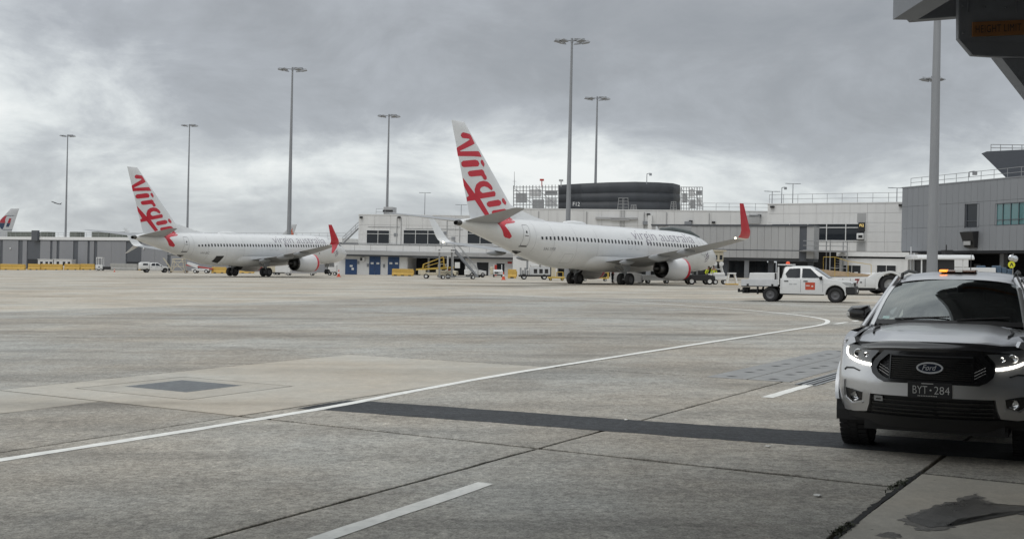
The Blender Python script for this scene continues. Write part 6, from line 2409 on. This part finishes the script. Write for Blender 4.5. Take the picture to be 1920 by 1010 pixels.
for x0, x1, lb in ((-46, 0, 'yellow barrier cut by the left picture edge'), (1, 47, 'leftmost yellow barrier wholly in view, before the grey pier'), (53, 76, 'short yellow barrier left of the white cabins'),
                   (77, 117, 'yellow barrier in front of the left white cabin'), (121, 150, 'yellow barrier in front of the right white cabin'), (151, 177, 'yellow barrier beside the white tug frame')):
    barrier(x0, x1, 505.8, 11.5, lb)
barrier(397, 424, 512, 12, 'yellow barrier between the belt loader and the left airliner main wheels')
barrier(449, 476, 512, 9, 'yellow barrier seen between the left airliner main wheels')
barrier(735, 775, 517, 13.5, 'yellow barrier in front of the blue doors', slots=3)
barrier(952, 968, 521.5, 17, 'stubby dirty yellow block barrier between the tug and the power unit', slots=1)
barrier(207, 258, 506.5, 13, 'grey concrete blast wall right of the white tug frame', 'concrete_barrier', CBLOCK, None, 0)
barrier(250, 262, 506.3, 10, 'dull red barrier between the concrete wall and the canopy ute', 'red_barrier', CREDB, None, 0)


def cone(px, py, h_px, label):
    p = gnd(px, py)
    h = h_px * p.y / F_PX
    t = thing('traffic_cone', label, 'cone', Matrix.Translation(p), 'orange traffic cones on the apron')
    MB().box(-h * .3, h * .3, -h * .3, h * .3, 0, h * .08).build('base', ORANGE, t, bevel=h * .02)
    MB().lathe([(h * .08, h * .21), (h * .45, h * .135), (h * .451, h * .14), (h * .68, h * .09), (h * .681, h * .085), (h, h * .035)], (0, 0, 0), 'z', 14, cap1=True).build('body', ORANGE, t, smooth=40)
    MB().lathe([(h * .45, h * .142), (h * .68, h * .096)], (0, 0, 0), 'z', 14).build('reflective_band', SIGN_W, t, smooth=40)


cone(635, 519, 14, 'orange cone standing before the left airliner nose')
cone(944, 524.5, 15, 'orange cone between the passenger stair and the stubby yellow block')
cone(214.5, 509.5, 6, 'small orange cone in front of the concrete blast wall')

# two white site cabins behind the barriers
for x0, x1, lb in ((71, 99, 'left white site cabin behind the yellow barriers'), (101, 134, 'right white site cabin behind the yellow barriers')):
    f = Fr(tuple(at(x0, 497, 262)[:2]), tuple(at(x1, 497, 262)[:2]))
    t = thing('site_cabin', lb, 'cabin', None, 'white site cabins')
    zt_, zb_ = f.uz(x0 + 5, 486.5)[1], gz(-110) - .2
    f.part('wall', WALL2, t, 0, f.L, zb_, zt_, -2.5, 0)
    f.part('roof', TRIM, t, -.1, f.L + .1, zt_, zt_ + .12, -2.6, .1)
    for q in (.15, .5, .78):
        f.part('window', WINB, t, f.L * q, f.L * q + .62, zt_ - 1.35, zt_ - .45, .003, .03)

# ================================================================== GROUND EQUIPMENT
def at_ground(px, py):
    p = gnd(px, py)
    return p


def simple_thing(name, label, cat, px, py, th, group=None):
    p = gnd(px, py)
    return thing(name, label, cat, pose(p.x, p.y, th), group), p.y / F_PX


def wheels(t, xs, half, r, w=.18, hm=None):
    for x in xs:
        for sd in (1, -1):
            wheel(t, x, sd * half, r, w, hm=hm or TRIM, n=18)


# belt loader right of the yellow barrier (front to the left)
bl, k = simple_thing('belt_loader', 'cream and yellow belt loader with raised frame by the passenger stair', 'belt loader', 785, 522, 270)
mb = MB()
mb.box(.3, 4.1, -.8, .8, .42, .75)
mb.box(.0, .9, -.7, .7, .5, 1.05)
mb.box(2.6, 4.1, -.85, .85, .75, 1.0)
mb.build('chassis', CREAM, bl, bevel=.04)
wheels(bl, (.95, 3.6), .75, .30)
mb = MB().prism([(-.2, 1.05), (-.2, 1.25), (4.2, 1.35), (4.2, 1.15)], -.45, .45)
mb.build('belt', CHASS, bl)
mb = MB()
for sd in (1, -1):
    mb.prism([(-.3, 1.0), (-.3, 1.2), (4.3, 1.5), (4.3, 1.25)], sd * .5 - .05, sd * .5 + .05)
mb.build('belt_frame', YEL2, bl)
mb = MB()
for sd in (1, -1):
    mb.pipe([(.5, sd * .62, 1.25), (.6, sd * .62, 1.72), (3.0, sd * .62, 2.62), (3.1, sd * .62, 1.4)], .05, 6)
    mb.tube((.8, sd * .62, 1.45), (3.0, sd * .62, 2.1), .035, None, 5)
mb.build('side_guard', YEL2, bl)
mb = MB()
for sd in (1, -1):
    mb.pipe([(3.55, sd * .72, 1.0), (3.55, sd * .72, 2.7), (4.15, sd * .72, 2.7), (4.2, sd * .72, 1.0)], .05, 6)
mb.box(3.5, 4.2, -.75, .75, 2.68, 2.76)
mb.build('roll_frame', TRIM, bl)
MB().box(3.45, 3.9, -.4, .4, 1.0, 1.45).build('seat', REDM, bl, bevel=.05)

# passenger stair with its high platform at the left
ps_, k = simple_thing('passenger_stair', 'grey towable passenger stair with platform, left of the nearest airliner tail', 'stair', 897, 523, 82)
stp = MB()
z1 = 3.55
n = 15
for i in range(n):
    t = i / (n - 1)
    x = .15 + 2.75 * t
    stp.box(x - .06, x + .16, -.55, .55, .35 + (z1 - .35) * t - .03, .35 + (z1 - .35) * t + .03)
stp.build('tread_flight', GREYL, ps_)
mb = MB()
for sd in (1, -1):
    mb.prism([(.0, .25), (.15, .18), (3.1, z1 - .15), (3.0, z1 + .08), (2.8, z1 + .05)], sd * .6 - .03, sd * .6 + .03)
mb.build('stringer', GREYP, ps_)
mb = MB()
mb.box(2.9, 4.9, -.7, .7, z1 - .05, z1 + .08)
mb.box(2.9, 5.6, -.75, .75, z1 - .35, z1 - .22)
mb.build('platform', TRIM, ps_)
mb = MB()
for sd in (1, -1):
    mb.tube((.1, sd * .6, 1.2), (2.9, sd * .6, z1 + 1.0), .035, None, 6)
    mb.tube((.1, sd * .6, .3), (.1, sd * .6, 1.2), .03, None, 6)
    mb.pipe([(2.9, sd * .65, z1), (2.9, sd * .65, z1 + 1.0), (3.2, sd * .65, z1 + 1.3), (4.3, sd * .65, z1 + 1.3), (4.5, sd * .65, z1 + .1)], .04, 6)
    for x in (1.0, 1.9):
        zz = .35 + (z1 - .35) * (x - .15) / 2.75
        mb.tube((x, sd * .6, zz), (x, sd * .6, zz + .9), .025, None, 5)
mb.build('handrail', RAIL, ps_)
mb = MB()
for x in (3.2, 4.7):
    for sd in (1, -1):
        mb.tube((x, sd * .6, .3), (x, sd * .6, z1), .06, None, 6)
    mb.tube((x, -.6, .9), (x, .6, 2.4), .03, None, 5)
mb.box(.2, 4.9, -.65, .65, .22, .34)
mb.build('support_frame', RAIL, ps_)
wheels(ps_, (.7, 4.3), .7, .24)
MB().box(2.3, 2.9, .62, .66, 1.3, 2.0).build('notice', SIGN_W, ps_)


def tug(px, py, th, label, m=None):
    t, k = simple_thing('baggage_tug', label, 'tug', px, py, th, 'baggage tugs by the terminal')
    mb = MB().prism([(0, .35), (0, .85), (.9, 1.0), (1.5, 1.0), (1.5, .62), (2.2, .62), (2.2, 1.05), (2.7, 1.05), (2.7, .35)], -.65, .65)
    mb.build('body', m or WHITE, t, bevel=.05)
    MB().box(.0, .12, -.5, .5, .45, .75).build('grille', CHASS, t)
    MB().box(1.75, 2.2, -.4, .4, .63, .95).build('seat', CHASS, t, bevel=.04)
    mb = MB()
    for sd in (1, -1):
        mb.pipe([(1.3, sd * .55, 1.0), (1.45, sd * .55, 1.75), (2.4, sd * .55, 1.75), (2.45, sd * .55, 1.0)], .035, 6)
    mb.build('cab_frame', m or WHITE, t)
    wheels(t, (.55, 2.2), .58, .33, .2, HUB)
    return t


tug(908, 520, 62, 'white baggage tug behind the foot of the passenger stair')
tug(934, 519.5, 178, 'white baggage tug seen end on, right of the garage opening')
tug(857, 520.5, 100, 'cream baggage tug between the belt loader and the passenger stair', CREAM)
# red and yellow standing machine
rm, k = simple_thing('fire_hose_post', 'red upright hose post between the two garage openings', 'hose post', 925, 517, 180)
MB().box(-.3, .3, -.55, -.15, 0, 1.7).build('cabinet', REDM, rm, bevel=.04)
MB().box(-.25, .25, .0, .5, .2, 1.4).build('hose_reel', CREAM, rm, bevel=.1)
MB().lathe([(-.1, .02), (-.1, .3), (.1, .3), (.1, .02)], (0, .25, 1.0), 'x', 14).build('reel_rim', REDM, rm)

# power unit with two white hoods
gp_, k = simple_thing('ground_power_unit', 'grey ground power unit with two white hoods beneath the nearest airliner belly', 'power unit', 1034, 524, 88)
MB().box(.1, 3.9, -.8, .8, .35, .55).build('chassis', CHASS, gp_)
g0 = MB().box(.2, 2.6, -.8, .8, .55, 1.45).build('cabinet', STEELT, gp_, bevel=.04)
for x in (.45, 1.1, 1.75):
    MB().box(x, x + .4, .8, .83, .75, 1.25).build('louvre', CHASS, g0)
MB().box(.3, 1.25, -.75, .75, 1.47, 1.78).build('hood', WHITE, gp_, bevel=.05)
MB().box(1.5, 2.5, -.75, .75, 1.47, 1.78).build('hood', WHITE, gp_, bevel=.05)
mb = MB()
for k2 in range(4):
    mb.box(2.75 + k2 * .28, 2.92 + k2 * .28, -.6, .6, .56, 1.1 + .3 * (k2 % 2))
mb.tube((2.9, .3, 1.2), (2.9, .3, 2.2), .12, None, 8)
mb.build('engine', GEAR, gp_)
wheels(gp_, (.9, 3.3), .72, .33)

# yellow hose cart and cream chest
hc, k = simple_thing('hose_cart', 'low yellow hose cart left of the nearest airliner main wheels', 'cart', 1059, 526, 90)
MB().box(0, 1.9, -.5, .5, .25, .42).build('deck', YEL2, hc, bevel=.03)
MB().box(1.05, 1.5, -.35, .35, .43, 1.9).build('cabinet', CREAM, hc, bevel=.04)
mb = MB()
for y in (.4, -.4):
    mb.pipe([(.2, y, .4), (.2, y, .95), (.9, y, .95), (.9, y, .4)], .035, 6)
mb.build('handle', YEL2, hc)
wheels(hc, (.3, 1.6), .45, .16, .1, YEL2)

# yellow pallet frame behind the left engine
yf, k = simple_thing('pallet_dolly', 'yellow pallet dolly with crates behind the nearest airliner main wheels', 'dolly', 1141, 527, 90)
mb = MB()
mb.box(0, 3.0, -.7, .7, .28, .42)
for x in (0.05, 1.5, 2.9):
    for y in (-.65, .65):
        mb.tube((x, y, .4), (x, y, 1.35), .05, None, 6)
for z in (.9, 1.32):
    mb.box(0, 3.0, -.68, -.62, z, z + .06)
    mb.box(0, 3.0, .62, .68, z, z + .06)
mb.build('frame', YEL2, yf)
for x, h_, m_ in ((.3, .5, CHASS), (1.0, .35, CREAM), (1.8, .45, CHASS), (2.4, .3, BUFF)):
    MB().box(x, x + .5, -.5, .5, .43, .43 + h_).build('crate', m_, yf)
wheels(yf, (.4, 2.6), .6, .15, .1)

# dark tug just behind the main wheels
dt, k = simple_thing('dark_tug', 'low black tractor tucked behind the nearest airliner main wheels', 'tug', 1211, 530, 88)
MB().prism([(0, .35), (.05, .72), (.5, .9), (1.2, .95), (1.25, .85), (2.6, .88), (2.6, .35)], -.75, .75).build('body', CHASS, dt, bevel=.06)
MB().box(.3, 2.4, .75, .76, .72, .76).build('side_stripe', CREAM, dt)
MB().box(1.3, 1.8, -.5, .5, .9, 1.25).build('seat', REDM, dt, bevel=.05)
MB().box(.05, .10, .2, .45, .66, .80).build('headlamp', TRIM, dt)
wheels(dt, (.6, 2.1), .66, .34, .22, CHASS)

# white low ramp trailer behind the near engine
wr, k = simple_thing('white_trailer', 'long low white trailer with dark end behind the nearest airliner engine', 'trailer', 1264, 531, 90)
MB().prism([(0, .35), (0, .55), (.4, .8), (3.2, .85), (3.2, .3), (.3, .3)], -.8, .8).build('body', WHITE, wr, bevel=.05)
MB().box(-.12, .02, -.5, .5, .35, .62).build('end_buffer', CHASS, wr)
wheels(wr, (.8, 2.6), .6, .2, .15)
MB().prism([(3.3, .1), (3.3, .95), (6.2, 1.5), (6.2, .1)], -.8, .8).build('side_sheet', WALL2, wr)

# pushback tractor by the nose with two people beside it
pb, k = simple_thing('pushback_tractor', 'flat black pushback tractor with white wheels under the nearest airliner nose', 'tractor', 1338, 533.5, 88)
MB().prism([(0, .38), (.05, .80), (.6, .92), (2.7, .92), (2.9, .84), (2.95, .38)], -.85, .85).build('body', CHASS, pb, bevel=.05)
MB().box(.25, .65, .5, .80, .92, 1.02).build('lamp', SIGN_W, pb)
MB().box(2.2, 2.5, .3, .80, .92, 1.0).build('lamp', SIGN_W, pb)
MB().box(1.0, 1.4, -.4, .4, .92, 1.3).build('seat', BLACK, pb, bevel=.04)
MB().box(2.88, 3.0, -.6, .6, .45, .7).build('rear_lamp', REDM, pb)
wheels(pb, (.55, 2.2), .80, .33, .22, SIGN_W)
wc, k = simple_thing('white_cart', 'small white flat cart right of the black pushback tractor', 'cart', 1364, 533, 92)
MB().box(0, 1.5, -.6, .6, .42, .78).build('body', WHITE, wc, bevel=.05)
MB().box(.3, 1.3, -.5, .5, .79, 1.1).build('load', WALL2, wc, bevel=.1)
wheels(wc, (.3, 1.2), .52, .24, .14)
wt, k = simple_thing('nose_stand', 'white framed stand with an orange foot between the white cart and white ute', 'stand', 1381, 534, 92)
mb = MB()
for x in (0, .9):
    for y in (-.4, .4):
        mb.tube((x + (.2 if x == 0 else -.2), y * .6, 1.05), (x, y, .1), .06, None, 6)
mb.box(.1, .8, -.4, .4, 1.0, 1.12)
mb.build('frame', TRIM, wt)
MB().box(-.1, 1.0, -.5, .5, .02, .12).build('foot', YEL, wt)

# ---- under the left airliner
ms_, k = simple_thing('maintenance_stand', 'cream framed maintenance stand right of the canopy ute', 'stand', 350, 511.5, 90)
s = 1.0
mb = MB()
for x in (.2, 2.6):
    for y in (-.6, .6):
        mb.tube((x, y, .2), (x * .7 + .4, y, 2.4), .06, None, 6)
for z in (.25, 1.1, 1.9, 2.4):
    mb.tube((.3, .6, z), (2.4, .6, z), .05, None, 5)
    mb.tube((.3, -.6, z), (2.4, -.6, z), .05, None, 5)
mb.tube((.3, .6, .3), (2.3, .6, 2.3), .05, None, 5)
mb.tube((2.5, .6, .3), (.6, .6, 2.3), .05, None, 5)
mb.build('frame', CREAM, ms_)
MB().box(.5, 2.2, -.6, .6, 2.4, 2.5).build('platform', CREAM, ms_)
mb = MB().tube((2.6, 0, .6), (4.0, 0, 2.6), .05, None, 5).tube((2.6, .5, .6), (4.0, .5, 2.6), .05, None, 5)
mb.build('ladder_rail', CREAM, ms_)
MB().box(-.2, 3.2, -.5, .5, .15, .3).build('base', BUFF, ms_)
wheels(ms_, (.1, 2.9), .5, .2, .12)
b2, k = simple_thing('belt_loader', 'low white and red belt loader below the left airliner rear fuselage', 'belt loader', 396, 512, 90)
MB().box(.2, 3.2, -.7, .7, .4, .75).build('chassis', WHITE, b2, bevel=.04)
MB().prism([(-.4, .62), (-.4, .80), (4.2, 1.5), (4.2, 1.3)], -.5, .5).build('belt', REDM, b2)
MB().prism([(2.2, .80), (2.2, 1.35), (4.0, 1.9), (4.0, 1.5)], -.55, .55).build('cover', WHITE, b2)
wheels(b2, (.7, 2.6), .65, .32, .2)
for px, py, L_, h_, lb, m_ in ((520, 515, 2.2, 1.7, 'cream container trolley behind the left airliner main wheels', CREAM), (545, 515.5, 2.2, 1.9, 'pale container trolley left of the left airliner engine', WALL2)):
    t, k = simple_thing('container_trolley', lb, 'trolley', px, py, 90, 'container trolleys under the left airliner')
    MB().prism([(0, .4), (-.3 if m_ is WALL2 else 0, h_), (L_, h_), (L_, .4)], -.7, .7).build('container', m_, t, bevel=.04)
    MB().box(-.1, L_ + .1, -.7, .7, .25, .38).build('frame', CHASS, t)
    wheels(t, (.3, L_ - .3), .6, .18, .12)
t, k = simple_thing('low_dolly', 'low empty dolly under the left airliner engine', 'dolly', 592, 516.5, 90)
MB().box(0, 4.4, -.7, .7, .30, .46).build('deck', GREYL, t, bevel=.02)
wheels(t, (.5, 3.9), .6, .22, .14)
t, k = simple_thing('tow_head', 'small white tow head beside the left airliner nose wheels', 'cart', 632, 516, 90)
MB().box(0, 1.4, -.5, .5, .5, 1.6).build('body', WALL2, t, bevel=.1)
wheels(t, (.3, 1.1), .45, .25, .14)
# white framed tug at the far left
t, k = simple_thing('frame_tug', 'white tug with a tall square roll frame at the far left', 'tug', 194, 507.3, 90)
MB().box(0, 1.5, -.6, .6, .3, 1.25).build('body', WHITE, t, bevel=.06)
for y in (-.55, .55):
    MB().pipe([(.15, y, 1.2), (.15, y, 2.75), (1.3, y, 2.75), (1.3, y, 1.2)], .07, 6).build('roll_frame', WHITE, t)
MB().box(.1, 1.35, -.6, .6, 2.75, 2.85).build('roof', WHITE, t)
MB().box(.5, .9, .6, .63, .6, .95).build('vent', GREYP, t)
MB().box(-1.4, -.1, -.5, .5, .3, .85).build('hitch_box', CHASS, t)
wheels(t, (.3, 1.2), .55, .26, .16)

# ================================================================== DISTANT AIRCRAFT
OFFW = mat('distant_aircraft_grey', (0.50, 0.51, 0.52), 0.5)
NAVY = mat('emblem_navy', (0.03, 0.05, 0.10), 0.5)
EMR = mat('emblem_red', (0.36, 0.03, 0.045), 0.5)


def far_tail(px_te, py_top, py_ref, Y, label, s=1.0):
    """an airliner facing left; its fin tip trailing edge seen at (px_te, py_top)"""
    p = at(px_te, py_top, Y)
    zs_ = s
    M = Matrix.Translation((p.x - 39.05 * s * 1.0, Y, p.z - 12.71 * s)) @ Matrix.Scale(s, 4)
    t = thing('distant_airliner', label, 'airliner', M, 'distant airliners showing only their tails')
    build_airliner(t, livery=False)
    return t


ml = far_tail(36, 391, 0, 330, 'grey tail fin with a red and navy crescent emblem at the left edge', 1.75)
side_l = lambda u, v, o: (lambda q: Vector((q.x, -abs(q.y) - o, q.z)))(fin_pt(u, v, 0))


def em(pts, m, nm, par):
    return patch([[EMAP(*p) for p in pts]], side_l, nm, m, par, .03, maxlen=.6)


EMAP = lambda x, z: (35.75 + (x - 33.2) / 3.8 * 2.2, 9.0 + (z - 5.62) / 5.0 * 2.5)
fin_m = [c for c in ml.children if c.name.startswith('fin')][0]
em([(33.2, 8.0), (33.5, 8.9), (34.1, 9.8), (34.9, 10.5), (35.5, 10.6), (35.1, 9.9), (34.9, 9.0), (34.95, 8.0)], EMR, 'emblem_red_half', fin_m)
em([(33.2, 7.92), (34.9, 7.92), (34.7, 7.2), (34.5, 6.5), (34.2, 5.75), (33.7, 6.1), (33.3, 6.9)], NAVY, 'emblem_navy_half', fin_m)
em([(35.6, 8.0), (36.1, 9.6), (36.7, 9.6), (36.4, 8.0)], EMR, 'emblem_red_bar', fin_m)
em([(35.5, 7.92), (36.4, 7.92), (36.0, 6.7), (35.2, 6.7)], NAVY, 'emblem_navy_bar', fin_m)
em([(35.5, 10.62), (37.6, 10.62), (37.5, 10.5), (35.5, 10.45)], NAVY, 'emblem_line', fin_m)
em([(34.3, 5.75), (37.0, 5.75), (36.9, 5.62), (34.3, 5.62)], NAVY, 'emblem_line', fin_m)
dl = far_tail(557, 420.5, 0, 300, 'small grey tail fin with an orange star behind the left airliner fuselage', 1.0)
EMAP = lambda x, z: (36.3 + (x - 34.2) / 2.7 * 1.9, 9.1 + (z - 5.5) / 4.5 * 2.6)
fin_d = [c for c in dl.children if c.name.startswith('fin')][0]
em([(34.2, 6.6), (35.1, 8.3), (35.3, 9.0), (35.9, 8.9), (36.5, 10.0), (36.3, 8.7), (36.9, 7.2), (36.3, 6.2), (36.2, 5.6), (34.4, 5.5)], mat('star_orange', (0.55, 0.13, 0.06), 0.5), 'orange_star', fin_d)
for o_ in list(ml.children_recursive) + list(dl.children_recursive):
    if o_.type == 'MESH' and len(o_.data.materials) and o_.data.materials[0] in (ACW,):
        o_.data.materials[0] = OFFW
# a departing airliner far away in the sky
fp_ = at(105, 381, 2600)
ft = thing('flying_airliner', 'tiny airliner climbing away in the sky above the grey pier', 'airliner',
           Matrix.Translation(fp_) @ Matrix.Rotation(R(8), 4, 'Z') @ Matrix.Rotation(R(20), 4, 'Y') @ Matrix.Scale(.62, 4) @ Matrix.Translation((-19, 0, -3)))
build_airliner(ft, livery=False)
FARG = mat('far_silhouette_grey', (0.16, 0.17, 0.185), 0.7)
for o_ in ft.children_recursive:
    if o_.type == 'MESH':
        for k_ in range(len(o_.data.materials)):
            o_.data.materials[k_] = FARG
for o_ in list(ft.children_recursive):
    if 'gear' in o_.name or 'wheel' in o_.name:
        bpy.data.objects.remove(o_)

# ================================================================== PEOPLE
SKIN = mat('skin', (0.32, 0.19, 0.13), 0.6)
HIVIS = mat('hivis_yellow', (0.52, 0.60, 0.03), 0.6, var=0.1)
REDV = mat('red_vest', (0.48, 0.03, 0.03), 0.65)
NAVYC = mat('navy_trousers', (0.018, 0.022, 0.035), 0.8)
HAIR = mat('dark_hair', (0.02, 0.015, 0.012), 0.7)


def skin_obj(name, verts, edges, m, parent, sub=2):
    me = bpy.data.meshes.new(name)
    me.from_pydata([v[0] for v in verts], edges, [])
    o = bpy.data.objects.new(name, me)
    C.objects.link(o)
    o.parent = parent
    me.materials.append(m)
    md = o.modifiers.new('skin', 'SKIN')
    md.use_smooth_shade = True
    for i, v in enumerate(verts):
        sv = me.skin_vertices[0].data[i]
        sv.radius = v[1] if isinstance(v[1], tuple) else (v[1], v[1])
        sv.use_root = (i == 0)
    sb = o.modifiers.new('sub', 'SUBSURF')
    sb.levels = sb.render_levels = sub
    return o


def person(px, py, th, label, vest, cap, bend=0.0, scale=1.0, Y=None):
    """x is back, y right, z up; standing figure with slightly bent arms and a stride"""
    p = gnd(px, py)
    if Y:
        p = at(px, py, Y)
        p.z = gz(p.x)
    t = thing('person', label, 'person', pose(p.x, p.y, th) @ Matrix.Scale(scale, 4), 'ramp workers')
    lean = -bend
    H = lambda x, y, z: Vector((x + lean * max(0, z - .95), y, z - .25 * bend * max(0, z - .95)))
    v = [(H(0, 0, .98), (.13, .15)), (H(.0, 0, 1.18), (.11, .14)), (H(0, 0, 1.40), (.11, .17)), (H(0, 0, 1.50), (.055, .06)), (H(-.01, 0, 1.57), (.07, .065)), (H(-.02, 0, 1.66), (.10, .08)), (H(-.01, 0, 1.75), (.07, .06))]
    e = [(0, 1), (1, 2), (2, 3), (3, 4), (4, 5), (5, 6)]
    for sd in (1, -1):
        b = len(v)
        f = .10 * sd
        v += [(H(0, sd * .20, 1.40), .06), (H(.03, sd * .26, 1.14), .045), (H(-.10 - .08 * bend, sd * .25, .92), .035), (H(-.15 - .1 * bend, sd * .23, .84), (.04, .025)),
              (H(0, sd * .09, .88), .085), (Vector((-f * .6, sd * .11, .50)), .06), (Vector((f * .6, sd * .11, .10)), .045), (Vector((f * .6 - .14, sd * .12, .05)), (.04, .045))]
        e += [(2, b), (b, b + 1), (b + 1, b + 2), (b + 2, b + 3), (0, b + 4), (b + 4, b + 5), (b + 5, b + 6), (b + 6, b + 7)]
    skin_obj('body', v, e, SKIN, t)
    grow = lambda r, k: (r[0] + k, r[1] + k) if isinstance(r, tuple) else r + k
    # jacket over trunk and upper arms
    jv = [(v[0][0], grow(v[0][1], .02)), (v[1][0], grow(v[1][1], .025)), (v[2][0], grow(v[2][1], .02))]
    je = [(0, 1), (1, 2)]
    for b in (7, 15):
        k = len(jv)
        jv += [(v[b][0], .085), (v[b + 1][0], .065), (v[b + 2][0], .05)]
        je += [(2, k), (k, k + 1), (k + 1, k + 2)]
    skin_obj('jacket', jv, je, vest, t)
    tv = [(v[0][0] + Vector((0, 0, -.04)), (.14, .165))]
    te = []
    for b in (7, 15):
        k = len(tv)
        tv += [(v[b + 4][0], .10), (v[b + 5][0], .075), (v[b + 6][0], .062)]
        te += [(0, k), (k, k + 1), (k + 1, k + 2)]
    skin_obj('trousers', tv, te, NAVYC, t)
    hd = v[5][0]
    MB().lathe([(.0, .112), (.05, .108), (.10, .075), (.125, .01)], hd + Vector((0, 0, .02)), 'z', 16).build('cap', cap, t, smooth=60)
    for sd in (1, -1):
        MB().lathe([(-.012, .002), (-.006, .012), (.01, .014)], hd + Vector((-.095, sd * .035, .0)), 'x', 8).build('eye', HAIR, t)
    MB().loft([[hd + Vector((x, y, z)) for y, z in ((-.014, -.04), (.014, -.04), (.006, .01), (-.006, .01))] for x in (-.085, -.122)]).build('nose', SKIN, t)
    return t


person(1148.5, 531, 95, 'worker in a red vest and yellow cap beside the nearest airliner main wheels', REDV, YEL2, .15)
person(1323, 527, 120, 'worker in bright hi-vis jacket bending behind the black pushback tractor', HIVIS, HAIR, .45, Y=108)
person(1338.5, 527, 200, 'worker in hi-vis jacket standing right of the bending worker', HIVIS, HAIR, .1, Y=108)
